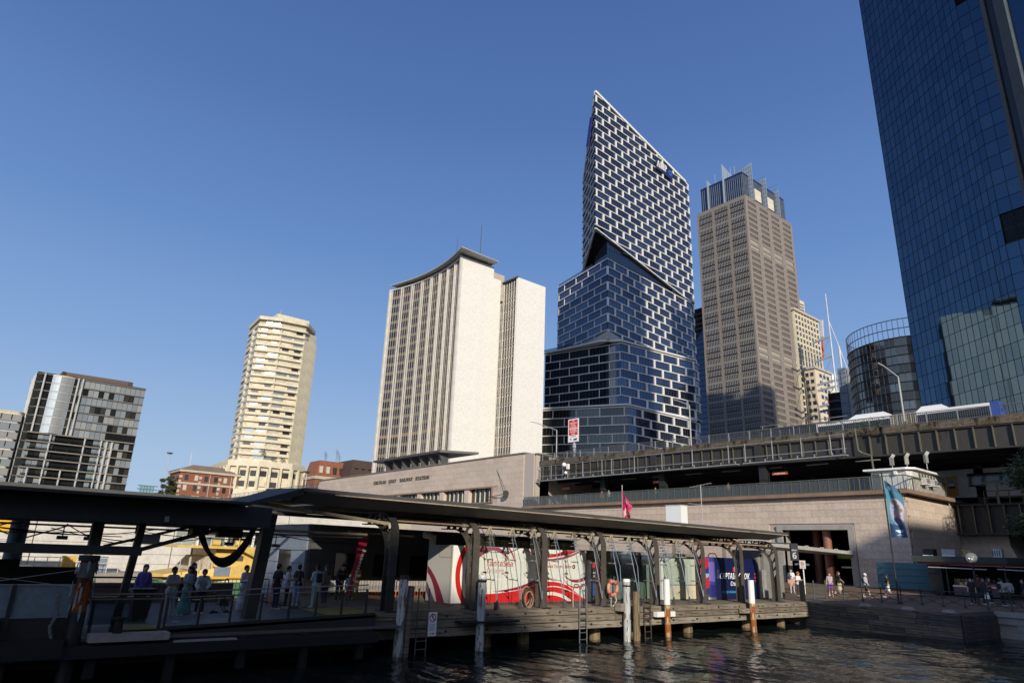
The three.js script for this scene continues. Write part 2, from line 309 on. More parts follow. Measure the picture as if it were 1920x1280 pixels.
// sea walls: dark timber facing, then stone
{
  const t = thing('timber_sea_wall', 'dark weathered timber sea wall of long planks right of the wharf', 'sea wall', [-20, -1.5, -46.2]);
  part('backing', G().box(-24.2, -15, -4, -.12, -46.3, -46.08), M.black, t);
  for (let r = 0; r < 6; r++) { let x = -24.2; while (x < -15.05) { const L = Math.min(rr(2, 4.2), -15 - x); slab('plank', [x + L / 2, -.2 - r * .3 - .1, -46.0 + rr(-.012, .012)], 0, Math.max(.3, L - .025), .275, .16, pick([M.timberWall, M.timberWall, M.timber]), t); x += L; } }
  for (let r = 0; r < 6; r++) slab('plank', [-14.96, -.2 - r * .3 - .1, -49.2], Math.PI / 2, 6.1, .275, .14, M.timberWall, t);
  let x = -24.2; while (x < -15.1) { const L = Math.min(3, -15 - x); slab('coping_beam', [x + L / 2, -.07, -46.15], 0, L - .02, .14, .5, M.timber, t); x += L; }
  const s = thing('stone_sea_wall', 'shaded stone sea wall of big blocks set back at far right', 'sea wall', [-8, -1.5, -52.2]);
  part('backing', G().box(-15, 10, -4, -.3, -52.3, -52.1), M.joint, s);
  for (let r = 0; r < 4; r++) for (let k = 0; k < 9; k++) { const w = 2.6; slab('stone_block', [-15 + (k + .5 + (r % 2) * .4) * w, -.52 - r * .42, -52.05 + rr(-.015, .015)], 0, w - .03, .395, .2, M.stoneGrey, s); }
  for (let k = 0; k < 8; k++) slab('coping_stone', [-15 + (k + .5) * 3, -.15, -52.1], 0, 2.97, .3, .6, M.stoneGrey, s);
  [['nearest the wharf', -23.4], ['second from the wharf', -20.3], ['third from the wharf', -17.8], ['at its outer corner', -15.6]].forEach(([l, bx]) => {
    const b = thing('concrete_block', 'worn pale concrete footing block on the sea wall, ' + l, 'concrete block', [bx, 0, -46.2], 'footing blocks along the sea wall');
    part('block', G().hexa([[bx - .35, 0, -46], [bx + .35, 0, -46], [bx + .35, 0, -46.4], [bx - .35, 0, -46.4], [bx - .24, .16, -46.05], [bx + .2, .17, -46.05], [bx + .24, .15, -46.35], [bx - .22, .15, -46.35]]), M.stoneGrey, b);
  });
}

// ---------- far towers
const sub = (o, q) => [o[0] - q[0], o[1] - q[1], o[2] - q[2]];
{ // white office tower with concave north front, brick-tiled west walls and a thin curved roof canopy
  const t = thing('white_office_tower', 'white office tower with concave finned front and thin curved roof', 'office tower', [-230, 8, -160]);
  const top = 117.7, bot = 8, N = 8, fh = 4.04, cv = s => [lerp(-260.6, -206.7, s), lerp(-138.8, -140.7, s) - 3.8 * 4 * s * (1 - s)];
  const pts = [...Array(17)].map((_, i) => cv(i / 16));
  part('wall', G().prism([...pts.map(p => [p[0], p[1] - .9]), [-206.75, -157.1], [-260.6, -157.1]], bot, top - .3), M.tan, t);
  part('tiled_wall', G().box(-207.6, -206.55, bot, top, -157.2, -140.9), M.tile, t);
  part('tiled_wall', G().box(-209, -207, bot, 113, -161.6, -157.2), M.tile, t);
  part('corner_fin', G().box(-207.2, -206.4, bot, top, -140.9, -139.9), M.whiteFin, t);
  part('corner_fin', G().box(-261.2, -260.2, bot, top, -154, -138.0), M.whiteFin, t);
  const band = G(); for (let i = 0; i < 16; i++) { const a = pts[i], b = pts[i + 1]; band.hexa([[a[0], top - .7, a[1] + .45], [b[0], top - .7, b[1] + .45], [b[0], top - .7, b[1] - 1], [a[0], top - .7, a[1] - 1], [a[0], top, a[1] + .45], [b[0], top, b[1] + .45], [b[0], top, b[1] - 1], [a[0], top, a[1] - 1]]); }
  part('parapet', band, M.whiteFin, t);
  for (let b = 0; b < N; b++) {
    const s0 = b / N, s1 = (b + 1) / N, p0 = cv(s0), p1 = cv(s1), ry = Math.atan2(-(p1[1] - p0[1]), p1[0] - p0[0]), L = Math.hypot(p1[0] - p0[0], p1[1] - p0[1]);
    const q = (f, d) => [lerp(p0[0], p1[0], f) + d * Math.sin(ry), lerp(p0[1], p1[1], f) + d * Math.cos(ry)];
    const f = q(0, .25); part('fin', G().cbox(f[0], (bot + top) / 2, f[1], .42, top - bot - .8, .55, ry), M.whiteFin, t);
    const f2 = q(.17, .1); part('fin', G().cbox(f2[0], (bot + top) / 2, f2[1], .26, top - bot - .8, .5, ry), M.whiteFin, t);
    const e = q(.085, -.25); part('service_strip', G().cbox(e[0], (bot + top) / 2, e[1], .75, top - bot - 1, .3, ry), M.gNavy[1], t);
    for (const m of [.37, .58, .79]) { const c = q(m, -.08); part('mullion', G().cbox(c[0], (bot + top) / 2, c[1], .1, top - bot - 1, .25, ry), M.creamDark, t); }
    for (let k = 0; k < 27; k++) {
      const y = top - 1.2 - k * fh, c = q(.59, -.22), odd = k === 0 || k === 16;
      slab('window', [c[0], y - 1.35, c[1]], ry, L * .8, 2.5, .2, pick(M.gNavy), t);
      slab('spandrel', [c[0], y - 3.3, c[1]], ry, L * .8, 1.4, .28, odd ? M.ledge : M.tan, t);
    }
  }
  // rear wing
  const wt = 112, wx = -197.2;
  part('wing_wall', G().box(-215, wx - .6, bot, wt - .5, -178.2, -163.9), M.tan, t);
  part('tiled_wall', G().box(wx - 1.2, wx, bot, wt, -178.3, -162.9), M.tile, t);
  part('wing_roof', G().box(-215, wx - 1.1, wt - .4, wt, -178, -163), M.roofDark, t);
  part('wing_parapet', G().box(-209, wx, wt - .1, wt + .5, -163.1, -162.4), M.greyDark, t);
  for (const x of [-208.9, -206.6, -198.3, -197.4]) part('fin', G().box(x - .18, x + .18, bot, wt - .4, -163.9, -163.0), M.whiteFin, t);
  for (const x of [-207.8, -205, -203.4, -201.8, -200.2]) part('mullion', G().box(x - .06, x + .06, bot, wt - .5, -163.9, -163.2), M.whiteFin, t);
  for (let k = 0; k < 26; k++) for (const [a, b] of [[-208.8, -206.8], [-206.4, -198.5]]) {
    const y = wt - 1 - k * fh; slab('window', [(a + b) / 2, y - 1.4, -163.6], 0, b - a, 2.3, .3, pick(M.gBrown), t);
    slab('spandrel', [(a + b) / 2, y - 3.1, -163.5], 0, b - a, .9, .3, k === 16 ? M.ledge : M.tan, t);
  }
  // roof
  part('plant_room', G().prism([...pts.map(p => [lerp(-230, p[0], .9), p[1] - 3]), [-211, -153], [-256, -153]], top - .3, 118.6), M.greyDark, t);
  part('stair_block', G().box(-214, -207.2, 104, 115.8, -163.5, -157.3), M.creamDark, t);
  part('roof_canopy', G().prism([...[...Array(17)].map((_, i) => { const p = cv(lerp(.04, 1.09, i / 16)); return [p[0], p[1] + 2.6]; }), [-202.6, -156.5], [-258, -156.5]], 118.6, 118.95), M.lightGrey, t);
  part('mast', G().rod([-210, 119.3, -152], [-210, 137, -152], .14, 6), M.greyDark, t);
  part('mast', G().rod([-213, 119.3, -142], [-213, 128, -142], .1, 6), M.greyDark, t);
}

// brick-bonded curtain facade: floor bands, staggered piers and panes along a plan polyline
function bonded(root, path, y0, fh, nf, mod, o) {
  const seg = [], cut = [0]; for (let i = 0; i < path.length - 1; i++) { const a = path[i], b = path[i + 1], L = Math.hypot(b[0] - a[0], b[1] - a[1]); seg.push({ a, b, L, s: cut[i], ux: (b[0] - a[0]) / L, uz: (b[1] - a[1]) / L }); cut.push(cut[i] + L); }
  const total = cut[cut.length - 1], at = s => { let g = seg[0]; for (const q of seg) if (s >= q.s - 1e-6) g = q; const d = s - g.s; return { x: g.a[0] + g.ux * d, z: g.a[1] + g.uz * d, ry: Math.atan2(-g.uz, g.ux), nx: -g.uz, nz: g.ux }; };
  const off = (i, d) => { const p = path[i], g0 = seg[Math.max(0, i - 1)], g1 = seg[Math.min(seg.length - 1, i)]; let nx = -(g0.uz + g1.uz), nz = g0.ux + g1.ux; const L = Math.hypot(nx, nz); nx /= L; nz /= L; const c = Math.max(.4, nx * -g0.uz + nz * g0.ux); return [p[0] + nx * d / c, p[1] + nz * d / c]; };
  const top = o.top || (() => 1e9), low = o.low || (() => -1e9), ins = (s, y) => y < top(s) - .1 && y > low(s) + .1;
  const bandS = (sa, sb, y, h) => {
    const st = [sa, ...cut.filter(c => c > sa + .05 && c < sb - .05), sb], g = G();
    const P = (s, d) => { const i = cut.findIndex(c => Math.abs(c - s) < .02); if (i >= 0) return off(i, d); const q = at(s); return [q.x + q.nx * d, q.z + q.nz * d]; };
    for (let i = 0; i < st.length - 1; i++) { const a = P(st[i], .32), b = P(st[i + 1], .32), c = P(st[i + 1], -.5), d = P(st[i], -.5); g.hexa([[a[0], y, a[1]], [b[0], y, b[1]], [c[0], y, c[1]], [d[0], y, d[1]], [a[0], y + h, a[1]], [b[0], y + h, b[1]], [c[0], y + h, c[1]], [d[0], y + h, d[1]]]); }
    return g;
  };
  const rest = { pane: new Map(), pier: G() }, mull = G();
  for (let k = 0; k <= nf; k++) {
    const y = y0 + k * fh;
    let sa = null; const runs = [];                                   // stretches where this floor lies inside the slanted outline
    for (let s = 0; s <= total + .01; s += total / 240) { const ok = ins(s, y); if (ok && sa === null) sa = s; if (!ok && sa !== null) { runs.push([sa, s]); sa = null; } }
    if (sa !== null) runs.push([sa, total]);
    for (const [a, b] of runs) if (b - a > .6) part('floor_band', bandS(a, b, y - .27, .37), M.frameWhite, root);
    if (k === nf) break;
    for (let i = -1; i < total / mod + 1; i++) {
      const s = (i + (k % 2 ? .5 : 0) + (o.phase || 0)) * mod, e = s + mod, sm = Math.max(0, s), em = Math.min(total, e);
      if (s > .3 && s < total - .3 && ins(s, y + .3)) {
        const q = at(s), h = Math.min(fh, top(s) - y), west = Math.abs(q.nx) > Math.abs(q.nz), pd = west ? .1 : -.05, pt = west ? .6 : .3, pw = Math.abs(q.nx) > Math.abs(q.nz) ? .88 : .32;
        if (cnt.pier < 300) { cnt.pier++; slab('pier', [q.x + q.nx * pd, y + h / 2, q.z + q.nz * pd], q.ry, pw, h - .1, pt, M.frameWhite, root); } else rest.pier.cbox(q.x + q.nx * pd, y + h / 2, q.z + q.nz * pd, pw, h - .1, pt, q.ry);
      }
      if (em - sm < .3) continue;
      const st = [sm, ...cut.filter(c => c > sm + .2 && c < em - .2), em];
      for (let j = 0; j < st.length - 1; j++) {
        const c = (st[j] + st[j + 1]) / 2, q = at(c), w = st[j + 1] - st[j] + .02;
        if (!ins(c, y + 1)) continue;
        const x = q.x - q.nx * .2, z = q.z - q.nz * .2, m = (o.glass || (() => pick(M.gBlue)))(c, y), h = Math.min(fh, Math.max(1.4, top(c) - y));
        if (cnt.pane < 300) { cnt.pane++; slab('pane', [x, y + h / 2, z], q.ry, w, h, .12, m, root); }
        else { if (!rest.pane.has(m)) rest.pane.set(m, G()); rest.pane.get(m).cbox(x, y + h / 2, z, w, h, .12, q.ry); }
        const nm = Math.round(w / 1.6); for (let u = 1; u < nm; u++) { const v = at(st[j] + w * u / nm); mull.cbox(v.x - v.nx * .12, y + h / 2, v.z - v.nz * .12, .08, h, .1, v.ry); }
      }
    }
  }
  for (const [m, g] of rest.pane) stuff(part('panes', g, m, root));
  if (rest.pier.p.length) stuff(part('piers', rest.pier, M.frameWhite, root));
  stuff(part('mullions', mull, M.greyDark, root));
}
const cnt = { pane: 0, pier: 0 };
{ // stacked tower of twisted volumes
  const t = thing('stacked_tower', 'tall dark blue glass tower of stacked twisted blocks in white brick-bond frame', 'office tower', [-195, 8, -245]);
  const cap = (p, y0, y1) => G().prism(p, y0, y1);
  const A = [-191.3, -203.1], B = [-195.3, -280.1], L = [-214, -217.8], tail = [[-196.2, -284.5], [-199, -287.5], [-204, -289], [-216, -289]];
  const lenL = Math.hypot(A[0] - L[0], A[1] - L[1]), lenR = 77.1;
  const topF = s => s < lenL ? lerp(186, 222, s / lenL) : s < lenL + lenR ? lerp(222, 205, (s - lenL) / lenR) : 204;
  const lowF = s => s < lenL ? lerp(136.5, 146.8, s / lenL) : s < lenL + lenR ? lerp(146.8, 132.5, (s - lenL) / lenR) : 132;
  const in1 = [L, A, B, ...tail, [-216, -225]].map(p => [lerp(-203, p[0], .93), lerp(-248, p[1], .985)]);
  part('core', cap(in1, [136, 146, 132.5, 132, 132, 132, 132, 132], [185, 221, 204, 203.5, 203, 202, 190, 183]), M.gDark[2], t);
  // glass hinge and lower volumes
  const C2 = [-187, -206.3], R2 = [-193.6, -277];
  part('hinge_glass', cap([[-203, -215], [-192.9, -212.7], [-196.3, -277], [-204, -285], [-209, -280], [-206, -222]], 129, [139.5, 147, 133.8, 133, 133, 137.5]), M.gBlue[1], t);
  const hb = G(); for (const y of [135.5, 140.5]) hb.bar([-203, y, -214.9], [-192.8, y, -212.6], .1, .15).bar([-192.8, y, -212.6], [-195 + (y - 135) * .15, y, -262 + (y - 135.5) * 4], .1, .15); for (let k = 1; k < 36; k++) { const f = k / 36, x = lerp(-192.85, -196.2, f), z = lerp(-212.9, -276.9, f); hb.box(x - .05, x + .08, 129, lerp(145.3, 132.4, f), z - .04, z + .04); } stuff(part('hinge_joints', hb, M.gDark[0], t));
  bonded(t, [L, A, B, ...tail], 118.9 + 3.75 * 3, 3.75, 26, 10, { top: topF, low: lowF, phase: .28 });
  // sloping copings and soffit edge
  const cop = (a, ya, b, yb, w = .7, h = 1) => part('coping', G().bar([a[0], ya, a[1]], [b[0], yb, b[1]], w, h), M.frameWhite, t);
  cop(A, 222, B, 205, 1.4, 1.3); cop(A, 222, L, 186, .7, .6); cop(A, 146.8, B, 132.5, 1.1, .5); cop(A, 146.8, L, 136.5, .8, .5); cop(B, 205, tail[0], 204.5); cop(tail[0], 204.5, tail[1], 204);
  part('soffit', G().prism([[A[0] - .3, A[1] - .4], [B[0], B[1]], [-206, -285], [L[0] + .5, L[1]]], [146.4, 132.3, 131, 136.2], [146.7, 132.6, 131.3, 136.5]), M.lightGrey, t);
  const v2 = [[-227.9, -214.5], C2, R2, [-195.5, -283], [-200, -287], [-214, -289]];
  const glassL = (c, y) => c < 41 ? pick(M.gBlue) : pick(M.gBlue);
  part('core', cap([[-227, -215.6], [-187.9, -207.4], [-194.6, -277], [-214, -288]], 92, 130.3), M.gDark[2], t);
  bonded(t, v2, 93.6, 3.75, 10, 10.2, { glass: glassL, phase: .1 });
  part('terrace_rail', G().bar([-227, 131.6, -214.3], [-198, 131.6, -208.4], .08, 2.2), M.glassSmoke, t);
  const v3 = [[-222, -201.4], [-184, -211.2], [-179, -257.1], [-180.6, -263], [-186, -268], [-200, -270]];
  part('core', cap([[-222, -202.6], [-184.9, -212.2], [-180, -257], [-200, -269]], 60, 92.5), M.gDark[2], t);
  part('terrace_slab', G().prism([[-223, -200.6], [-190, -204.8], [-183.2, -210.6], [-178.2, -257], [-200, -271]], 92.2, 92.8), M.frameWhite, t);
  part('notch_soffit', G().hexa([[-206, 92.9, -207.5], [-186.5, 92.9, -206], [-188.5, 92.9, -226], [-206, 92.9, -226], [-206, 93.4, -207], [-186.2, 96.5, -205.6], [-188, 93.4, -226], [-206, 93.4, -226]]), M.lightGrey, t);
  bonded(t, v3, 64.6, 3.85, 7, 10.2, { phase: .3 });
  part('terrace_rail', G().bar([-222.4, 93.4, -200.8], [-205, 93.4, -203], .08, 1.3), M.glassSmoke, t);
  const v4 = [[-214, -190.2], [-178.5, -208.9], [-177.7, -254.5], [-179.5, -260], [-186, -264], [-200, -266]];
  part('core', cap([[-214, -191.6], [-179.5, -209.8], [-178.7, -254], [-200, -265]], 8, 62.8), M.gDark[2], t);
  part('terrace_slab', G().prism([[-215, -188.9], [-178, -208], [-176.9, -254.6], [-200, -267]], 62.8, 63.4), M.frameWhite, t);
  bonded(t, v4, 25.1, 3.72, 10, 10.4, { phase: .2, glass: (c, y) => c < 40 ? pick(M.gDark) : pick(M.gBlue) });
  // sign on the slanted top
  const u = [-.052, 0, -.9986], p = s => [-191.3 + .052 * -s + .62, -203.1 - .9986 * s];
  const a = p(49), b = p(64);
  part('sign_panel', G().bar([a[0], 203.4, a[1]], [b[0], 202.2, b[1]], .3, 5.2), mat([.012, .02, .07], .5), t);
  const tx = text3('sign_letters', 'AMP', serif, 4.1, .3, [a[0] + .25, 201.9, a[1] - .3], u, M.frameWhite, t, 9);
  tx.rotation.y = Math.atan2(.9986, -.052);
  const st = G(), sc = p(61.5); for (let k = 0; k < 8; k++) { const f = k * Math.PI / 8; st.bar([sc[0] + .4, 203 - 1.9 * Math.sin(f), sc[1] - 1.9 * Math.cos(f)], [sc[0] + .4, 203 + 1.9 * Math.sin(f), sc[1] + 1.9 * Math.cos(f)], .3, .3, [1, 0, 0]); }
  part('star_emblem', st, mat([.04, .12, .45], .5), t);
  part('sign_panel', G().bar([-195.2, 210, -204.6], [-200.5, 197, -207.3], .3, 4), mat([.02, .025, .22], .5), t);
}
{ // brown stone tower with glass crown
  const t = thing('stone_grid_tower', 'tall brown granite office tower with small windows and glass blade crown', 'office tower', [-220, 8, -382]);
  const x0 = -238, x1 = -201.3, z0 = -353.6, z1 = -412, top = 228, fh = 3.95, nf = 45;
  part('core', G().box(x0 + .9, x1 - .9, 8, top - .1, z1 + .05, z0 - .9), M.gBrown[1], t);
  part('parapet', G().box(x0, x1, top - 1, top + .9, z1, z0), M.granite, t);
  const bm = G(); for (let k = 0; k < 9; k++) { const x = k * 1.16 - 4.64; bm.cbox(x, 0, .3, .3, 2.5, .3); } const barsN = bm.geo();
  const bw = G(); for (let k = 1; k < 7; k++) bw.cbox(k * 1.36 - 4.76, 0, .2, .34, 2.2, .3); const barsW = bw.geo();
  const wide = [x0 + 6.6, x0 + 18.4, x0 + 30.2];
  for (const x of [x0 + .6, x0 + 12.5, x0 + 24.3, x1 - .55]) part('pier', G().box(x - (x > x1 - 1 || x < x0 + 1 ? .6 : .75), x + (x > x1 - 1 || x < x0 + 1 ? .6 : .75), 8, top - 1, z0 - 1, z0), M.granite, t);
  const zc = [0, 1, 2, 3].map(i => z0 - 7.6 - i * 14.4), zp = [z0 - 1.3, z0 - 14.8, z0 - 29.2, z0 - 43.6, z1 + .9];
  zp.forEach((z, i) => part('pier', G().box(x1 - 1, x1 + .02, 8, top - 1.02, z - (i % 4 ? 2.2 : 1.3), z + (i % 4 ? 2.2 : i ? 1.3 : 1.25)), M.granite, t));
  let n = 0; const restN = new Map();
  for (let k = 0; k < nf; k++) {
    const y = top - 2.4 - k * fh, grp = k % 3 === 0;
    part('spandrel', G().box(x0, x1 - .01, y + .6, y + (grp ? 1.95 : 1.3), z0 - 1, z0 - (grp ? .02 : .25)), grp ? M.granite : M.graniteDark, t);
    part('spandrel', G().box(x1 - 1, x1 - (grp ? .03 : .05), y + .3, y + 1.95, z1, z0 - .02), M.granite, t);
    if (grp) part('joint_line', G().box(x1 - .2, x1 + .06, y + 1.9, y + 2.05, z1, z0 - .01), M.graniteDark, t);
    wide.forEach((x, i) => { const dark = (k === 7 || k === 8) || (i === 2 && k > 11); const w = slab('window', [x, y - .75, z0 - .45], 0, 10.2, 2.7, .2, dark ? M.gBrown[1] : pick(M.gNavy), t); const b = new THREE.Mesh(barsN, M.greyPaint); b.name = 'glazing_bar'; w.add(b); });
    zc.forEach((z, i) => { const lit = k === 7 || k === 8 || k === 25 || k === 26; if (n++ < 165) { const w = slab('window', [x1 - .55, y - .8, z], Math.PI / 2, 9.3, 2.2, .2, lit ? M.blind : pick(M.gBrown), t); const b = new THREE.Mesh(barsW, M.granite); b.name = 'glazing_bar'; w.add(b); } else { if (!restN.has(0)) restN.set(0, G()); restN.get(0).box(x1 - .65, x1 - .45, y - 1.9, y + .3, z - 4.65, z + 4.65); } });
  }
  for (const g of restN.values()) stuff(part('windows', g, M.gBrown[0], t));
  // crown
  part('crown_glass', G().box(x0 + 2.4, x1 - 2.4, top, 248, z1 + 3, z0 - 2.4), M.gBlue[1], t);
  const fins = G(); for (let k = 0; k < 22; k++) fins.box(x0 + 2.4 + k * 1.49, x0 + 2.55 + k * 1.49, top, 246.2, z0 - 2.4, z0 - 2.1); for (let k = 0; k < 34; k++) fins.box(x1 - 2.4, x1 - 2.1, top, 246.2, z0 - 3 - k * 1.55, z0 - 2.85 - k * 1.55);
  stuff(part('crown_mullions', fins, M.blueGrey, t));
  for (const [x, h] of [[-229.3, 252], [-217.2, 259]]) part('glass_blade', G().shape([[0, 0], [14, 0], [14, h - top - 5], [0, h - top]], [x, top, z0 - .4], [0, 0, -1], [0, 1, 0], [1, 0, 0], .35), M.glassBlade, t);
  const grid = G();
  for (const [z, h] of [[-364, 257], [-381, 252.5], [-397, 250]]) {
    part('glass_blade', G().shape([[0, 0], [14, 0], [14, h - top], [0, h - top - 4]], [x1 - 13.4, top, z], [1, 0, 0], [0, 1, 0], [0, 0, 1], .35), M.glassBlade, t);
    for (let k = 0; k < 9; k++) grid.box(x1 - 13.4 + k * 1.7, x1 - 13.3 + k * 1.7, top, h - 2, z + .3, z + .5); for (let k = 1; k < 9; k++) grid.box(x1 - 13.4, x1 + .4, top + k * 3.2, top + .12 + k * 3.2, z + .3, z + .5);
  }
  stuff(part('blade_grid', grid, M.blueGrey, t));
  for (const z of [-373, -389]) part('vent_panel', G().box(x1 - 2.1, x1 - 1.7, 232, 240.5, z - 4, z + 3.6), M.cream, t);
  for (const x of [-225, -213, -210]) part('mast', G().rod([x, 246, -358], [x, 256, -358], .12, 6), M.lightGrey, t);
}
{ // mirrored blue tower at the right
  const t = thing('mirror_glass_tower', 'huge dark blue mirrored glass tower at the right edge', 'office tower', [-45, 6, -195]);
  const P = [-66.4, -199.3], Q = [-36.7, -179.3], FW = 35.81, u = [(Q[0] - P[0]) / FW, (Q[1] - P[1]) / FW], nrm = [-u[1], u[0]], ry = Math.atan2(-u[1], u[0]), cols = 18, w = FW / cols, fh = 3.9, nf = 48, y0 = 6;
  const E = [-6, -174.4], L2 = Math.hypot(E[0] - Q[0], E[1] - Q[1]), u2 = [(E[0] - Q[0]) / L2, (E[1] - Q[1]) / L2], n2 = [-u2[1], u2[0]], ry2 = Math.atan2(-u2[1], u2[0]);
  part('core', G().prism([[P[0] - nrm[0] * .3, P[1] - nrm[1] * .3], [Q[0] - .15, Q[1] - .4], [E[0], E[1] - .4], [-6, -226], [-46, -232], [-68, -218]], y0, 190), M.gDark[2], t);
  const rest = new Map(); let n = 0;
  for (let k = 0; k < nf; k++) for (let c = 0; c < cols; c++) {
    const s = (c + .5) * w, x = P[0] + u[0] * s, z = P[1] + u[1] * s, y = y0 + (k + .5) * fh, m = pick(M.gGate), ty = (rnd() - .5) * .005, tx = (rnd() - .5) * .005;
    if (k > 8 && n < 300) { n++; slab('pane', [x, y, z], ry + ty, w - .02, fh - .02, .06, m, t, tx); }
    else { if (!rest.has(m)) rest.set(m, G()); rest.get(m).cbox(x, y, z, w - .02, fh - .02, .06, ry + ty); }
  }
  const mu = G();
  for (let c = 0; c <= cols; c++) { const s = c * w; mu.cbox(P[0] + u[0] * s + nrm[0] * .04, 96, P[1] + u[1] * s + nrm[1] * .04, .08, 186, .08, ry); }
  for (let k = 0; k <= nf; k++) mu.cbox((P[0] + Q[0]) / 2 + nrm[0] * .05, y0 + k * fh, (P[1] + Q[1]) / 2 + nrm[1] * .05, FW, .09, .08, ry);
  const w2 = 1.53, pos = (s, d = 0) => [Q[0] + u2[0] * s + n2[0] * d, Q[1] + u2[1] * s + n2[1] * d];
  const louv = G();
  for (let k = 0; k < nf; k++) { const y = y0 + (k + .5) * fh, dark = (y > 75 && y < 84) || (y > 147 && y < 159); for (let c = 0; c < 2; c++) { const p = pos(c * 2.75 + 1.37); if (dark) { for (let j = 0; j < 7; j++) { const q = pos(c * 2.75 + 1.37, .05); louv.cbox(q[0], y - 1.6 + j * .52, q[1], 2.65, .12, .25, ry2); } } else { const m = pick(M.gGate); if (!rest.has(m)) rest.set(m, G()); rest.get(m).cbox(p[0], y, p[1], 2.73, fh - .02, .06, ry2 + (rnd() - .5) * .006); } } }
  part('louvre', louv, M.black, t);
  for (let c = 0; c <= 2; c++) { const p = pos(c * 2.75, .05); mu.cbox(p[0], 96, p[1], .08, 186, .1, ry2); }
  for (let k = 0; k <= nf; k++) { const p = pos(2.75, .06); mu.cbox(p[0], y0 + k * fh, p[1], 5.5, .09, .08, ry2); }
  for (const [m, g] of rest) stuff(part('panes', g, m, t));
  stuff(part('mullions', mu, M.black, t));
  const col = (s0, s1, d, dep, m, nm) => { const p = pos((s0 + s1) / 2, d); part(nm, G().cbox(p[0], 96, p[1], s1 - s0, 186, dep, ry2), m, t); };
  col(5.55, 6.4, .2, .9, M.greyDark, 'pier'); col(6.4, 8.2, -.35, .3, M.gDark[2], 'recess_glass'); col(8.2, 8.3, .1, .5, M.greyPaint, 'trim'); col(8.3, 10.5, .15, .7, M.greyDark, 'pier'); col(10.5, 11, .3, .9, M.cream, 'corner_strip'); col(11, 26, -.1, .3, M.gGate[1], 'curtain_glass');
}
{ // curved glass building with open crown screen
  const t = thing('round_glass_building', 'rounded brown glass building with open steel crown screen', 'office building', [-112, 8, -330]);
  const cx = -110.5, cz = -331, r = 27, n = 40, fh = 4, top = 98.5, nf = 15;
  const arc = (a, d = 0) => [cx + (r + d) * Math.cos(a), cz + (r + d) * Math.sin(a)], a0 = 20 * R, a1 = 205 * R;
  part('core', G().prism([...Array(40)].map((_, i) => arc(i / 40 * 2 * Math.PI, -.6)), 8, top - 1), M.gDark[2], t);
  let k2 = 0; const mu = G();
  for (let k = 0; k < nf; k++) {
    for (let i = 0; i < 20; i++) { const a = lerp(a0, a1, (i + .5) / 20), p = arc(a, -.1), L = 2 * (r - .1) * Math.sin((a1 - a0) / 40) + .05; slab('pane', [p[0], top - (k + .5) * fh, p[1]], Math.PI / 2 - a, L, fh - .3, .15, pick(M.gBronze), t); }
    const g = G(); for (let i = 0; i < 60; i++) { const f = a0 + (a1 - a0) * i / 60, f2 = a0 + (a1 - a0) * (i + 1) / 60; const A = arc(f, .5), B = arc(f2, .5), D = arc(f2, -.3), E2 = arc(f, -.3), y = top - k * fh; g.hexa([[A[0], y - .14, A[1]], [B[0], y - .14, B[1]], [D[0], y - .14, D[1]], [E2[0], y - .14, E2[1]], [A[0], y + .14, A[1]], [B[0], y + .14, B[1]], [D[0], y + .14, D[1]], [E2[0], y + .14, E2[1]]]); } part('sunshade', g, M.greyDark, t);
  }
  for (let i = 0; i <= 40; i++) { const p = arc(lerp(a0, a1, i / 40), .12); mu.rod([p[0], 36, p[1]], [p[0], 107, p[1]], .14, 5); }
  stuff(part('mullions', mu, M.lightGrey, t));
  const cr = G(); for (const y of [102.6, 106.8]) for (let i = 0; i < 60; i++) { const A = arc(i / 60 * 2 * Math.PI, .1), B = arc((i + 1) / 60 * 2 * Math.PI, .1); cr.rod([A[0], y, A[1]], [B[0], y, B[1]], .2, 5); } part('crown_ring', cr, M.greyDark, t);
  part('lift_drum', G().prism([...Array(24)].map((_, i) => [-99 + 9 * Math.cos(i / 12 * Math.PI), -330 + 9 * Math.sin(i / 12 * Math.PI)]), top - 1, 106), M.gPale[2], t);
  const lf = G(); for (let i = 0; i < 700; i++) { const a = rr(60, 150) * R, d = rr(-5, -1), p = arc(a, d), y = top - 1 + rr(0, 2) * rnd(), s = .5; lf.tri([p[0], y, p[1]], [p[0] + rr(-s, s), y + rr(0, s), p[1] + rr(-s, s)], [p[0] + rr(-s, s), y + rr(0, s), p[1] + rr(-s, s)]); } part('roof_garden', lf, M.leaf, t);
}
{ // dark banded tower between stacked tower and stone tower
  const t = thing('dark_banded_tower', 'dark blue banded tower with sloping top half hidden behind the stone tower', 'office tower', [-255, 8, -420]);
  part('wall', G().prism([[-280, -398], [-246, -398], [-246, -440], [-280, -440]], 8, [150, 188, 188, 150]), M.gBlue[3], t);
  for (let k = 0; k < 42; k++) part('floor_band', G().box(-280.2, -245.8, 20 + k * 3.9, 20.6 + k * 3.9, -440, -397.6), M.greyDark, t);
}
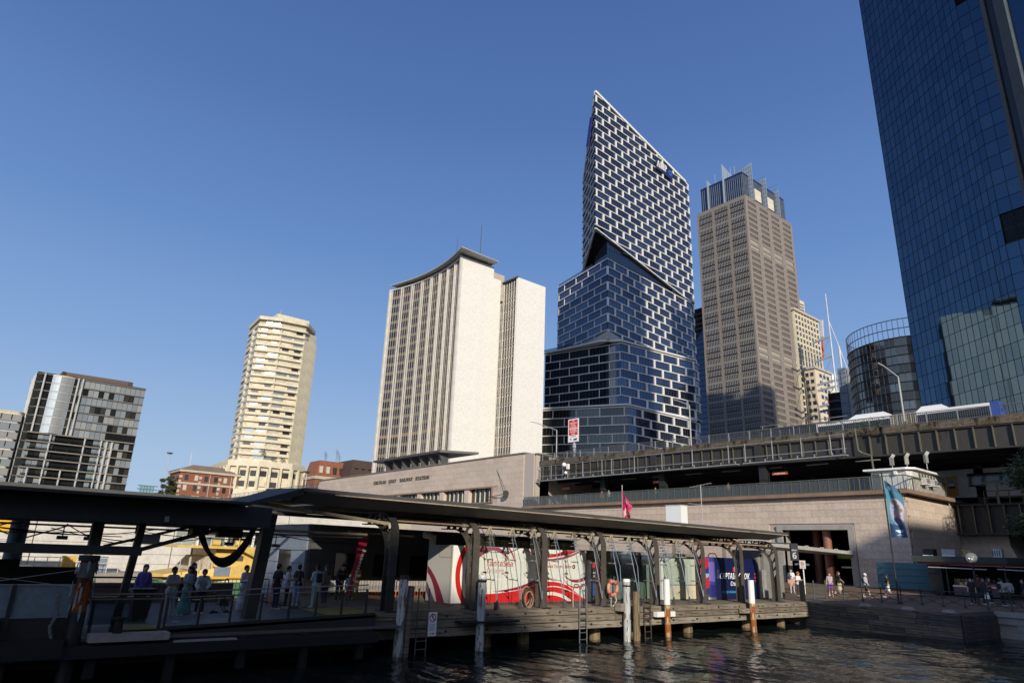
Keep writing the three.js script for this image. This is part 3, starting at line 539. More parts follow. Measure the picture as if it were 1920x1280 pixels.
{ // cream tower behind the stone tower, with lower rounded wing
  const t = thing('cream_grid_tower', 'cream stone tower with dark square windows behind the brown tower', 'office tower', [-192, 8, -425]);
  const x1 = -200, z0 = -400, top = 163;
  part('wall', G().box(-228, x1 - .5, 8, top, -433, z0 - .5), M.cream, t);
  part('cornice', G().box(-228, x1 + .8, top - 1.5, top, -434, z0 + .8), M.creamDark, t);
  part('penthouse', G().box(-222, x1 - 2, top, 173, -420, z0 - 3), M.cream, t);
  for (let k = 0; k < 3; k++) part('penthouse_louvre', G().box(-221, x1 - 1.9, 165.5 + k * 2, 166.4 + k * 2, -419, z0 - 2.9), M.greyDark, t);
  for (let k = 0; k < 26; k++) for (let i = 0; i < 8; i++) slab('window', [x1 - .45, top - 5 - k * 3.9, z0 - 3 - i * 4], Math.PI / 2, 2.3, k > 5 && k < 9 ? 3.4 : 2.3, .5, pick(M.gBrown), t);
  for (let i = 0; i <= 8; i++) part('pilaster', G().box(x1 - .5, x1 + .15, 8, top - 2, z0 - 1.4 - i * 4, z0 - .6 - i * 4), M.cream, t);
  part('mast', G().rod([-203, 173, -410], [-203, 182, -410], .12, 5), M.lightGrey, t);
  const w = thing('cream_rounded_wing', 'low cream tower with rounded glass corner beside the steel mast', 'office tower', [-190, 8, -420]);
  part('wall', G().box(-199, -192, 8, 121, -429, -404), mat([.62, .52, .38], .8), w);
  part('cornice', G().box(-199.2, -191, 121, 122.3, -430, -403), M.lightGrey, w);
  for (let k = 0; k < 17; k++) for (let i = 0; i < 3; i++) slab('window', [-192, 117.5 - k * 4.6, -411 - i * 4.8], Math.PI / 2, 3.2, 2.4, .3, M.gBlue[2], w);
  for (let k = 0; k < 17; k++) for (let i = 0; i < 2; i++) slab('window', [-194 - i * 3.2, 117.5 - k * 4.6, -404], 0, 2, 2.4, .3, M.gBlue[2], w);
  part('round_bay', G().lathe([[5, 20], [5, 121]], -194.5, -429.5, 24), M.gPale[0], w, .6);
  for (let k = 0; k < 20; k++) part('bay_band', G().lathe([[4.9, 28 + k * 4.5], [5.3, 28 + k * 4.5], [5.3, 29.2 + k * 4.5], [4.9, 29.2 + k * 4.5]], -194.5, -429.5, 24), M.cream, w, .6);
}
{ // white lattice mast and red crane
  const t = thing('lattice_mast', 'white steel lattice mast rising above the roofs', 'mast', [-171, 20, -384]);
  const q = (dx, y) => [-171 + dx * .9, y, -384 - dx * .42];
  part('main_pole', G().rod(q(0, 20), q(0, 160), .9, 10, .25), M.white, t);
  const c = G(), b = G();
  for (const [dx, y] of [[4, 126], [8, 107], [12, 92]]) c.rod(q(dx, 20), q(dx, y), .55, 8);
  c.rod(q(0, 143), q(4, 126), .25, 6).rod(q(4, 126), q(8, 107), .25, 6).rod(q(8, 107), q(12, 92), .25, 6).rod(q(12, 92), q(13, 84), .25, 6);
  part('outer_pole', c, M.white, t);
  for (const y of [133, 121, 107, 103.5, 94, 91]) { b.bar(q(-10, y - 3.5), q(y > 110 ? 0 : 6, y), .8, 1.2); } part('arm', b, M.blueGrey, t);
  const d = G(); for (const [a, ya, e, yb] of [[-8, 104, 0, 121], [-7, 118, 0, 133], [0, 107, 8, 94], [-8, 92, 0, 103], [0, 94, 8, 84], [4, 107, 0, 94]]) d.rod(q(a, ya), q(e, yb), .2, 5); part('stay', d, M.blueGrey, t);
  const k = thing('red_crane', 'small red and white crane beside the steel mast', 'crane', [-180, 80, -395]);
  part('jib', G().bar([-180.2, 122, -392], [-179.5, 138, -392], .8, 1), M.orange, k);
  part('jib_tip', G().bar([-179.5, 136, -392.2], [-178.9, 147, -392.2], 1.3, 1.6), M.white, k);
  part('lower_boom', G().bar([-176, 93, -385], [-165, 83, -385], 1.4, 1.6), M.orange, k);
  part('tower_frame', G().bar([-177, 80, -385], [-176, 96, -385], 1.6, 1.6), M.orange, k);
}
{ // grey slab building
  const t = thing('grey_slab_tower', 'plain pale grey concrete slab tower left of the round glass building', 'office tower', [-152, 8, -352]);
  const w = G().box(-153.2, -149.2, 8, 102, -362, -347.6); part('wall', w, M.blueGrey, t);
  part('side_wall', G().box(-149.2, -146, 8, 100.5, -366, -348.2), M.lightGrey, t);
  for (let k = 0; k < 3; k++) part('vertical_slot', G().box(-145.95, -145.8, 8, 99.5, -352 - k * 4.5, -351 - k * 4.5), M.greyDark, t);
  for (let k = 0; k < 14; k++) part('joint_line', G().box(-153.3, -149.1, 30 + k * 5.3, 30.25 + k * 5.3, -347.7, -347.5), M.greyDark, t);
  const d = thing('dark_narrow_tower', 'narrow dark building right behind the foot of the steel mast', 'office building', [-166, 8, -372]);
  part('wall', G().box(-168, -161, 8, 94, -385, -366), M.gDark[2], d); for (let k = 0; k < 16; k++) part('floor_band', G().box(-168.2, -160.8, 20 + k * 4.6, 20.8 + k * 4.6, -385, -365.8), M.greyDark, d);
}
// ---------- buildings at the left
{ // dark glass apartment block
  const t = thing('glass_apartment_block', 'dark bronze glass apartment block with pale curved bay at far left', 'apartment block', [-335, 6, -38]);
  const xw = -326.2, top = 66, fh = 3.42, z0 = -19.5, z1 = -58, N = 20, w = (z0 - z1) / N;
  part('core', G().box(-352, xw - .8, 6, top, z1 + .4, z0 - 1), M.gDark[2], t);
  part('roof', G().box(-352, xw - .2, top - .2, top + .4, z1, z0), M.roofDark, t);
  part('roof_plant', G().prism([[-330, -28], [-329, -26.5], [-345, -26], [-345, -53], [-329, -53], [-328.4, -51]], top, top + 2.6), mat([.10, .065, .05], .7), t);
  const front = (k, i) => k < 7 && i > 1 && i < 6;
  for (let k = 0; k < 15; k++) {
    const y = top - k * fh, up = k < 7;
    part('floor_slab', G().box(xw - 1, xw + (up ? .25 : .9), y - .45, y, z1, z0), up ? mat([.13, .115, .095], .7) : mat([.20, .17, .13], .7), t);
    for (let i = 0; i < N; i++) {
      const zc = z0 - (i + .5) * w, right = i > 14, bal = !up && i > 4 && i < 12;
      let m = up ? (front(k, i) ? M.gPale[Math.floor(rnd() * 2)] : i > 6 && rnd() < .72 ? pick(M.gPale) : pick(M.gDark)) : right ? pick(M.gPale.concat(M.gDark)) : bal && k < 11 ? pick(M.gDark) : rnd() < .62 ? pick(M.gPale) : pick(M.gDark);
      if (k === 6 && i > 13) m = M.gDark[2];
      if (front(k, i)) continue;
      slab('window', [xw - (bal ? .9 : .3), y - .45 - (fh - .45) / 2, zc], Math.PI / 2, w - .12, fh - .5, .15, m, t);
    }
    if (!up) for (const [a, b] of [[z0 - 1, z0 - 14], [z0 - 15, z0 - 27]]) part('balustrade', G().box(xw + .75, xw + .82, y - fh, y - fh + 1, b, a), M.glassSmoke, t);
    else { // bowed bay
      const g = G(), s = G(), za = z0 - 2 * w, zb = z0 - 6 * w;
      for (let i = 0; i < 8; i++) { const f = i / 8, f2 = (i + 1) / 8, bx = f => xw + .2 + 1.3 * 4 * f * (1 - f), p = [[bx(f), lerp(za, zb, f)], [bx(f2), lerp(za, zb, f2)], [xw - .6, lerp(za, zb, f2)], [xw - .6, lerp(za, zb, f)]]; g.prism(p, y - fh + .02, y - .55); s.prism(p.map((q, j) => [q[0] + (j < 2 ? .15 : 0), q[1]]), y - .55, y - .1); }
      part('bay_window', g, M.gPale[1], t); part('bay_band', s, k === 0 ? M.cream : M.lightGrey, t);
    }
  }
  const pl = (z, y0, y1, m = M.blueGrey, d = .7) => part('column', G().rod([xw + .55, y0, z], [xw + .55, y1, z], d / 2, 10), m, t);
  for (const z of [z0 - 8, z0 - 20, z0 - 26]) pl(z, 6, top - 7 * fh, M.lightGrey); for (const z of [z0 - 3, z0 - 14]) pl(z, 6, top - 11 * fh, M.lightGrey);
  for (const z of [z0 - 1.2, z0 - 13, z0 - 14.6]) pl(z, top - 7 * fh, top, M.lightGrey); for (const z of [z0 - 28, z0 - 30]) pl(z, 6, top - 7.2 * fh, M.lightGrey, .9);
  part('end_wall', G().box(-352, xw - 1.4, 6, top + .6, z0 - 2, z0 + 1.4), M.gDark[1], t);
  for (let k = 0; k < 15; k++) part('end_band', G().box(-352.2, xw - 1.3, top - k * fh - .4, top - k * fh, z0 - 2, z0 + 1.7), M.greyDark, t);
  for (const x of [-344, -338, -333, -329]) part('end_column', G().rod([x, 6, z0 + 1.7], [x, top, z0 + 1.7], .3, 8), M.lightGrey, t);
}
{ // neighbouring block at the frame edge
  const t = thing('balcony_block', 'grey apartment block with wide white balcony bands cut by the left edge', 'apartment block', [-332, 6, -2]);
  const xw = -326, zc = -18.2;
  part('core', G().box(-350, xw - 1.5, 6, 48, -17, 22), M.gDark[1], t);
  for (let k = 0; k < 13; k++) {
    const y = 48.5 - k * 3.5, arc = (r) => [[-350, zc - r + 3.2], ...[...Array(9)].map((_, i) => { const f = -Math.PI / 2 + i / 8 * Math.PI / 2; return [xw - 6 + (4 + r) * Math.cos(f), zc + 3.2 + r * .9 + (2 + r) * Math.sin(f) - r * .9]; }), [xw - 2 + r, 22], [-350, 22]];
    part('balcony_slab', G().prism(arc(.8), y - .5, y), k % 4 ? M.lightGrey : M.cream, t);
    part('balustrade', G().prism(arc(.6), y, y + .95), k % 3 ? M.gPale[2] : M.creamDark, t);
    for (let i = 0; i < 8; i++) slab('window', [xw - 1.5, y - 1.8, -15.2 + i * 3.4], Math.PI / 2, 3, 2.6, .3, k % 2 ? M.gPale[0] : M.greyPaint, t);
  }
}
{ // small green glass pavilion roofs and treetops in the gap
  const t = thing('green_glass_pavilion', 'small green glass rooftop pavilion low between the apartment block and light mast', 'pavilion', [-330, 6, -65]);
  part('wall', G().box(-336, -329, 6, 22, -72, -62), M.gDark[1], t); part('upper_wall', G().box(-334, -329.5, 22, 25.2, -69.5, -64.5), M.glassGreen, t);
  const f = G(); for (const z of [-72, -69.5, -67, -64.5, -62]) f.box(-329, -328.7, 17, 22, z, z + .25); for (const z of [-69.5, -68.2, -66.9, -65.8, -64.5]) f.box(-329.5, -329.2, 22, 25.2, z, z + .2); for (const y of [21.7, 24.9, 23.4]) f.box(-329.4, -329, y, y + .3, -71, -63); part('frame', f, mat([.08, .14, .12], .6), t);
}
{ // beige residential tower
  const t = thing('beige_residential_tower', 'tall beige residential tower with stacked balconies on a ribbed podium', 'apartment tower', [-312, 6, -110]);
  const path = [[-329, -98.5], [-309, -96.6], [-304.6, -106], [-302.9, -117.2]], n = 21, fh = 3.02, y0 = 38, top = y0 + n * fh;
  const back = [[-309, -126], [-329, -126]], inner = path.map(p => [p[0] - 1.1, p[1] - .6]);
  const blind = [M.cream, M.blind, M.creamDark, M.gPale[1]];
  part('core', G().prism([...inner, [-304.5, -118], [-309, -125.5], [-329, -125.5]], 6, top + 1), M.cream, t);
  part('blank_wall', G().prism([[-302.4, -117.2], [-306.6, -125.2], [-309, -125.5], [-304.6, -117]], y0 - 2, top - 4), M.cream, t);
  const band = (p, y, h, out, m, nm) => part(nm, G().prism([...p.map(q => [q[0] + out * .7, q[1] + out * .4]), [-303.8 + out, -118.4], [-312, -126], [-329, -126]], y, y + h), m, t);
  for (let k = 0; k < n; k++) {
    const y = y0 + k * fh;
    band(path, y - .3, 1.3, .25, M.cream, 'balcony');
    for (let i = 0; i < 3; i++) {
      const a = inner[i], b = inner[i + 1], ry = Math.atan2(-(b[1] - a[1]), b[0] - a[0]), L = Math.hypot(b[0] - a[0], b[1] - a[1]), nu = i === 0 ? 3 : 2;
      for (let j = 0; j < nu; j++) { const f = (j + .5) / nu, sty = rnd(); slab('window', [lerp(a[0], b[0], f) + .15 * Math.sin(ry), y + 1.75, lerp(a[1], b[1], f) + .15 * Math.cos(ry)], ry, L / nu * (sty < .3 ? .55 : .8), 1.9, .3, sty < .3 ? pick(M.gBrown) : sty < .8 ? pick(blind) : M.gPale[2], t); }
    }
    if (k % 1 === 0) { const g = G(); for (let i = 0; i < 3; i++) { const a = path[i], b = path[i + 1]; g.bar([a[0] + .1, y + .95, a[1]], [b[0] + .1, y + .95, b[1]], .06); } part('handrail', g, M.lightGrey, t); }
    for (const [x, z] of [[-316, -97.2], [-309.2, -97.2], [-304.9, -106.1], [-303.6, -117]]) if (k % 1 === 0) part('party_wall', G().cbox(x - .7, y + 1.8, z - .1, 1.6, 2.2, .3, .5), M.cream, t);
  }
  band(path, top - .3, 1.2, .6, M.cream, 'balcony'); band(path, top + 3.2, 1.6, .9, M.cream, 'crown_band'); part('crown_wall', G().prism([...inner, [-305, -118], [-329, -125]], top, top + 3.4), M.creamDark, t);
  slab('window', [-307.6, top + 2, -103], Math.atan2(-9.4, -4.4) + Math.PI, 6.5, 2.6, .4, M.gPale[0], t); part('roof_house', G().box(-318, -307, top + 4.8, top + 7.5, -120, -104), M.cream, t);
  part('mast', G().rod([-309, top + 7, -106], [-309, top + 10.5, -106], .12, 5), M.lightGrey, t);
  // podium
  const pp = [[-345, -95.5], [-310.5, -93.2], [-301.8, -104], [-300.2, -118.6], [-305, -127]];
  part('podium_wall', G().prism([...pp.map(q => [q[0] - 1.2, q[1] - .6]), [-345, -128]], 6, 35.6), M.cream, t);
  part('podium_cap', G().prism([...pp, [-345, -128]], 35.4, 38), M.cream, t); part('podium_base', G().prism([...pp.map(q => [q[0] + .3, q[1] + .1]), [-345, -128]], 6, 25.5), M.cream, t);
  for (let i = 0; i < 4; i++) { const a = pp[i], b = pp[i + 1], L = Math.hypot(b[0] - a[0], b[1] - a[1]), ry = Math.atan2(-(b[1] - a[1]), b[0] - a[0]), nf = Math.max(2, Math.round(L / 5.5)); for (let j = 0; j <= nf; j++) { const f = j / nf; part('rib', G().cbox(lerp(a[0], b[0], f) - .3 * Math.sin(ry), 30.5, lerp(a[1], b[1], f) - .3 * Math.cos(ry), 1, 10, 1.6, ry), M.cream, t); if (j < nf && i > 0) for (const y of [28, 32.6]) { const f2 = (j + .5) / nf; slab('window', [lerp(a[0], b[0], f2) - .85 * Math.sin(ry), y, lerp(a[1], b[1], f2) - .85 * Math.cos(ry)], ry, 2.6, 2.2, .5, rnd() < .5 ? M.gBrown[0] : M.cream, t); } if (j < nf && i === 0) { const f2 = (j + .5) / nf; slab('recess', [lerp(a[0], b[0], f2), 31, lerp(a[1], b[1], f2) - .8], ry, L / nf - 1.5, 7, .3, M.gBrown[1], t); } } }
  for (const [x, z, y] of [[-301.2, -110, 39], [-301.8, -104.5, 41.8], [-300.9, -114, 39]]) { const g = G(); for (let i = 0; i < 90; i++) { const p = [x + rr(-.9, .9), y + rr(-.4, 1.1), z + rr(-1.3, 1.3)]; g.tri(p, [p[0] + rr(-.5, .5), p[1] + rr(0, .5), p[2] + rr(-.5, .5)], [p[0] + rr(-.5, .5), p[1] + rr(0, .5), p[2] + rr(-.5, .5)]); } part('balcony_plant', g, M.leaf, t); }
}
{ // red brick heritage block with hipped roof
  const t = thing('brick_heritage_block', 'old red brick block with pale quoins and low hipped roof left of the beige tower', 'brick building', [-315, 6, -82]);
  part('wall', G().box(-325, -307.8, 6, 31, -98, -74), M.brick, t);
  part('cornice', G().box(-325.8, -307, 30.6, 31.6, -98.6, -73.3), M.creamDark, t);
  part('string_course', G().box(-325.2, -307.5, 25.6, 26.4, -98.3, -73.7), M.creamDark, t);
  part('roof', G().hexa([[-326, 31.6, -73], [-306.8, 31.6, -73], [-306.8, 31.6, -98.8], [-326, 31.6, -98.8], [-318, 34.4, -80], [-314, 34.4, -80], [-314, 34.4, -92], [-318, 34.4, -92]]), mat([.30, .22, .17], .9, 0, { map: T.grain }), t);
  for (let k = 0; k < 5; k++) for (let i = 0; i < 6; i++) slab('window', [-307.75, 28.4 - k * 4.2, -76.5 - i * 4], Math.PI / 2, 1.4, 2.2, .3, rnd() < .6 ? M.gBrown[1] : M.blind, t);
  for (let k = 0; k < 5; k++) for (let i = 0; i < 4; i++) slab('window', [-310.5 - i * 3.9, 28.4 - k * 4.2, -73.95], 0, 1.3, 2.1, .3, M.gBrown[0], t);
  for (const z of [-74.1, -82, -90]) for (let k = 0; k < 12; k++) part('quoin', G().box(-308.2, -307.6, 6 + k * 2, 7.2 + k * 2, z - .5 - .3 * (k % 2), z + .4), M.creamDark, t);
  for (const z of [-86, -95]) part('downpipe', G().rod([-307.5, 6, z], [-307.5, 30, z], .16, 6), M.lightGrey, t);
  part('flagpole', G().rod([-312, 33, -78], [-312, 40, -78], .1, 5), M.white, t);
}
{ // mansard brick building
  const t = thing('mansard_brick_building', 'dark brick building with sloping mansard roof, dormers and aerials behind the station', 'brick building', [-272, 6, -130]);
  part('wall', G().box(-283, -271, 6, 30, -160, -117.4), M.brick, t); part('cornice', G().box(-283, -270.5, 29.6, 30.8, -160, -117), M.creamDark, t);
  part('mansard_roof', G().hexa([[-283, 30.8, -117.6], [-271, 30.8, -117.6], [-271, 30.8, -160], [-283, 30.8, -160], [-283, 37.6, -119.4], [-272.6, 37.6, -119.4], [-272.6, 37.6, -160], [-283, 37.6, -160]]), M.brick, t);
  for (let i = 0; i < 9; i++) part('dormer', G().box(-272.8, -270.9, 32.2, 35, -120.4 - i * 3.1, -119 - i * 3.1), i < 2 ? M.blind : M.gBrown[0], t);
  const n = thing('dark_shingle_roof', 'dark shingled roof with small hooded vents left of the white office tower', 'building', [-266, 6, -140]);
  part('wall', G().box(-285, -262.6, 6, 31, -165, -129), M.brickDark, n);
  part('roof', G().hexa([[-285, 31, -128.6], [-262, 31, -128.6], [-262, 31, -165], [-285, 31, -165], [-285, 38.4, -130.5], [-264, 38.4, -130.5], [-264, 38.4, -165], [-285, 38.4, -165]]), M.brickDark, n);
  for (let i = 0; i < 4; i++) part('hood', G().cbox(-262.4, 35, -131.5 - i * 3.2, .9, .35, 1.5), M.greyDark, n);
  const a = G(); for (const [z, h] of [[-122, 42], [-122.6, 41], [-127.2, 43.5], [-128, 42.5], [-128.8, 41]]) { a.rod([-274, 37, z], [-274, h, z], .07, 5); for (let k = 0; k < 3; k++) a.rod([-274, h - .8 - k * .7, z - .9 + k * .2], [-274, h - .8 - k * .7, z + .9 - k * .2], .05, 4); } part('aerial', a, M.greyDark, t);
}
function lightMast(label, x, z, y1, y0 = 10) {
  const t = thing('light_mast', label, 'light mast', [x, y0, z]);
  part('pole', G().rod([x, y0, z], [x, y1, z], .28, 8, .16), M.lightGrey, t);
  for (let k = 0; k < 4; k++) part('floodlight', G().cbox(x + Math.cos(k * 1.6) * .9, y1, z + Math.sin(k * 1.6) * .9, .8, .4, .8, k), M.greyDark, t);
  part('head_ring', G().cbox(x, y1 - .3, z, 2, .15, 2), M.greyDark, t);
}
lightMast('tall floodlight mast standing in the open sky left of the brick block', -341.5, -76, 41.5);
lightMast('short floodlight mast between the beige tower and mansard roof', -230.6, -96.6, 27.6);
function tree(label, x, z, y0, h, r, n, m, s, cz = 1) {
  const t = thing('tree', label, 'tree', [x, y0, z]);
  part('trunk', G().rod([x, y0, z], [x + .2, y0 + h * .55, z], r * .1, 9, r * .05), M.bark, t);
  const b = G(); for (let k = 0; k < 7; k++) { const a = k * 2.4; b.rod([x, y0 + h * (.3 + .03 * k), z], [x + Math.cos(a) * r * .7, y0 + h * (.55 + .05 * k), z + Math.sin(a) * r * .7 * cz], r * .035, 6, r * .012); } part('limb', b, M.bark, t);
  const cl = [...Array(26)].map(() => { const a = rr(0, 6.28), q = Math.sqrt(rnd()) * r; return [x + Math.cos(a) * q, y0 + h * rr(.45, .93) - q * .12, z + Math.sin(a) * q * cz, r * rr(.2, .36)]; });
  const g = G(); for (let i = 0; i < n; i++) { const c = pick(cl), a = rr(0, 6.28), e = Math.acos(rr(-1, 1)), q = c[3] * Math.cbrt(rnd()), p = [c[0] + q * Math.sin(e) * Math.cos(a), c[1] + q * Math.cos(e) * .75, c[2] + q * Math.sin(e) * Math.sin(a)], f = () => rr(-s, s); g.tri(p, [p[0] + f(), p[1] + f() * .6, p[2] + f()], [p[0] + f(), p[1] + f() * .6, p[2] + f()]); }
  part('crown', g, m, t);
}
tree('olive green tree against the left side of the brick heritage block', -312, -70.8, 8, 22, 4.2, 5000, M.leafOlive, .7);
tree('small green treetop low beside the green glass pavilion', -330, -74, 8, 13.5, 4, 2500, M.leaf, .7);

// ---------- station building and viaduct
const wallZ = -70;
{
  const t = thing('station_building', 'pale stone station building with raised lettering and a strip window', 'station', [-120, 0, -80]);
  part('joint_wall', G().box(-159, -128, .5, 17.7, -92, -70.12).box(-128, -89.5, .5, 10.45, -92, -70.12).box(-128, -89.5, 12.85, 17.7, -92, -70.12).box(-89.5, -79.4, .5, 17.7, -92, -70.12).box(-128, -89.5, 10.45, 12.85, -92, -71.4).box(-79.4, -79.1, .5, 17.4, -92, -70.3), mat([.44, .38, .33], .95), t);
  let n = 0; const rest = G();
  const open = (x0, x1, y0, y1) => !(x1 > -128 && x0 < -89.6 && y1 > 10.5 && y0 < 12.95);
  for (let r = 0; r < 18; r++) for (let c = 0; c < 34; c++) {
    const w = 2.36, h = .96, x0 = -159.1 + c * w + (r % 2 ? 1.18 : 0), y0 = .55 + r * h; if (x0 > -82) continue; const x1 = Math.min(x0 + w - .01, -81.75), y1 = y0 + h - .01;
    if (!open(x0, x1, y0, y1)) continue; if (y0 < 8.2) { rest.box(x0, x1, y0, y1, -70.2, -70); continue; }
    const o = n++ < 290 ? slab('stone_block', [(x0 + x1) / 2, (y0 + y1) / 2, -70.1 + rr(-.006, .006)], 0, x1 - x0, y1 - y0, .2, pick(M.stone), t) : rest.box(x0, x1, y0, y1, -70.2, -70);
  }
  stuff(part('stone_blocks', rest, M.stone[1], t));
  for (let r = 0; r < 18; r++) slab('stone_block', [-81.8, 1.03 + r * .96, -71.5], Math.PI / 2, 2.9, .94, .3, pick(M.stone), t);
  part('pier', G().box(-81.9, -79.1, .5, 17.5, -73.1, -71.2), M.stone[2], t);
  part('coping', G().box(-159.3, -81.4, 17.78, 18.0, -74, -69.85).box(-82.2, -78.9, 17.5, 17.75, -92, -70.6), M.graniteDark, t);
  part('window_frame', G().box(-128, -89.5, 12.8, 13.05, -70.5, -69.85).box(-89.75, -89.45, 10.4, 12.8, -70.5, -69.85).box(-128, -89.5, 10.3, 10.5, -70.5, -69.85), M.ledge, t);
  for (let k = 0; k < 29; k++) { const x = -90.4 - k * 1.3; if (k % 6 === 5) { part('window_pier', G().box(x - .65, x + .65, 10.5, 12.8, -70.6, -70.02), M.stone[3], t); continue; } slab('window', [x, 11.65, -70.75], 0, 1.24, 2.3, .08, M.gDark[1 + k % 2], t); part('window_mullion', G().box(x - .68, x - .6, 10.5, 12.8, -70.7, -70.5), M.cream, t); }
  // raised lettering
  const u = [1, 0, 0]; [['CIRCULAR', -130.9, 5.4], ['QUAY', -124.5, 3.1], ['RAILWAY', -120.0, 4.9], ['STATION', -114.0, 4.9]].forEach(([s, x, w]) => text3('lettering', s, serif, .62, .12, [x, 15.45, -69.98], u, mat([.09, .075, .06], .6), t, w));
  part('clock_arm', G().rod([-90.5, 11.3, -70], [-85.2, 11.55, -69.2], .06, 6), M.greyDark, t); part('clock_stay', G().rod([-88.6, 15.7, -70], [-85.2, 12.1, -69.3], .045, 5), M.greyDark, t);
  part('clock', G().rod([-85.1, 11.6, -69.3], [-84.8, 11.6, -69.05], .5, 18), mat([.02, .018, .016], .7), t, .6);
  part('roof', G().box(-159, -79.2, 17.3, 17.65, -92, -70.3), M.roofDark, t);
  const c = thing('roof_awning', 'flat dark roof awning on short posts above the station parapet', 'awning', [-120, 18, -77]);
  part('slab', G().prism([[-140, -74.2], [-112.6, -74.2], [-108.6, -81], [-140, -81]], 21.3, 21.75), M.greyDark, c);
  for (let k = 0; k < 7; k++) part('bracket', G().hexa([[-136 + k * 3.7, 17.6, -76.2], [-135.7 + k * 3.7, 17.6, -76.2], [-135.7 + k * 3.7, 17.6, -77], [-136 + k * 3.7, 17.6, -77], [-136 + k * 3.7, 21.3, -74.8], [-135.7 + k * 3.7, 21.3, -74.8], [-135.7 + k * 3.7, 21.3, -77], [-136 + k * 3.7, 21.3, -77]]), M.greyDark, c);
}
const deckZ = x => x > -79 ? -71 - 4.2 * Math.pow((x + 79) / 62, 1.5) : -71;
{ // roadway over the railway
  const t = thing('road_viaduct', 'long dark steel road viaduct with mossy concrete edge over the station platforms', 'viaduct', [-50, 13.4, -80]);
  const xs = []; for (let x = -262; x <= 6; x += 4) xs.push(x);
  const run = (y0, y1, d0, d1, xa, xb) => { const g = G(); for (let i = 0; i < xs.length - 1; i++) { if (xs[i] < xa || xs[i + 1] > xb) continue; const a = xs[i], b = xs[i + 1], A = deckZ(a), B = deckZ(b); g.hexa([[a, y0, A + d0], [b, y0, B + d0], [b, y0, B + d1], [a, y0, A + d1], [a, y1, A + d0], [b, y1, B + d0], [b, y1, B + d1], [a, y1, A + d1]]); } return g; };
  part('road_slab', run(15, 15.5, -.4, -22, -300, 90), M.asphalt, t);
  part('edge_beam', run(15.75, 16.46, 0, -.5, -300, 90), M.mossy, t);
  part('girder', run(13.55, 15.75, -.35, -.6, -300, 90), M.girder, t);
  part('girder_flange', run(13.45, 13.6, -.08, -.7, -300, 90), M.girder, t); part('girder_flange', run(15.62, 15.76, -.1, -.7, -300, 90), M.girder, t);
  for (let d = 4; d < 22; d += 4) part('inner_girder', run(13.4, 15, -d, -d - .4, -300, 90), M.blackSteel, t);
  for (let x = -78.4; x < -4; x += (x < -31 ? 1.42 : 1.55)) part('stiffener', G().cbox(x, 14.6, deckZ(x) - .2, .06, 2.05, x < -31 ? .22 : .42), M.olive, t);
  for (const x of [-57.3, -42.5, -31.3]) part('girder_joint', G().cbox(x, 14.6, deckZ(x) - .15, .9, 2.1, .25), M.girder, t);
  for (const x of [-57.3, -42.5, -68]) part('column', G().box(x - .45, x + .45, 9.5, 13.5, -74.4, -73.6), M.darkSteel, t);
  for (const x of [-57.3, -42.5, -24]) part('column', G().box(x - .45, x + .45, .5, 13.5, -86.4, -85.6), M.darkSteel, t);
  // railing
  const pk = G(); for (let x = -175; x < 4; x += .19) pk.cbox(x, 17, deckZ(x) - .25, .035, .95, .035); stuff(part('railing_pickets', pk, M.rail, t));
  part('top_rail', run(17.5, 17.58, -.2, -.3, -300, 90), M.rail, t); part('bottom_rail', run(16.55, 16.62, -.22, -.28, -300, 90), M.rail, t);
  for (let x = -260; x < 4; x += x < -85 ? 4 : 2.7) part('rail_post', G().cbox(x, 17.02, deckZ(x) - .25, .09, 1.15, .12), M.galv, t);
  const pr = G(); for (const y of [16.9, 17.25]) for (let x = -262; x < -176; x += 4) pr.bar([x, y, -71.25], [x + 4, y, -71.25], .05); part('far_rails', pr, M.galv, t);
  const bk = G(); for (let x = -79; x < -10; x += .35) bk.cbox(x, 17, -92, .04, 1, .04); stuff(part('far_railing_pickets', bk, M.rail, t)); part('far_parapet', G().box(-159, 6, 15.5, 16.5, -92.4, -91.9), M.concrete, t);
  // cable tray gantry on the near girder
  const gp = -70.35;
  for (const x of [-78, -75.6, -73, -68.9, -65.1, -63.3, -59.2, -54.6, -49.9, -44.8, -42.6, -39.2, -35.8, -32.6, -31.2]) part('gantry_post', G().rod([x, 13.35, gp], [x, 15.55, gp], .06, 7), M.galv, t);
  for (const [y, r] of [[15.45, .045], [13.95, .05]]) part('gantry_rail', G().rod([-78.6, y, gp], [-31, y, gp], r, 7), M.galv, t);
  for (const [a, b] of [[-78.6, -43.6], [-42.8, -31]]) { part('cable_tray', G().box(a, b, 13.2, 13.32, gp - .35, gp + .35), M.galv, t); part('cable', G().rod([a, 13.4, gp + .1], [b, 13.4, gp + .1], .07, 6), M.blackSteel, t); }
  const cl = G(); for (let x = -78; x < -31; x += 1.9) cl.cbox(x, 13.45, gp + .25, .1, .3, .1); part('tray_clip', cl, M.galv, t);
  part('drain_pipe', G().tube([[-30.6, 16.2, -71.9], [-30.5, 13.9, -71.9], [-30.2, 13.6, -72], [-29.4, 13.3, -72.2], [-29.35, 11.6, -72.2]], .1, 8), M.olive, t);
  // rail deck and dark undercroft
  part('platform_slab', G().box(-79.2, -26, 9.1, 9.6, -92, -69.6), M.concrete, t);
  part('back_wall', G().box(-159, 20, .5, 15, -93, -92.4), M.black, t);  // back wall coloured black so the space under the deck reads as shade
  for (let k = 0; k < 9; k++) part('ceiling_light', G().box(-76 + k * 5.5, -73.5 + k * 5.5, 13.1, 13.2, -74.6, -74.4), M.greyPaint, t);
}
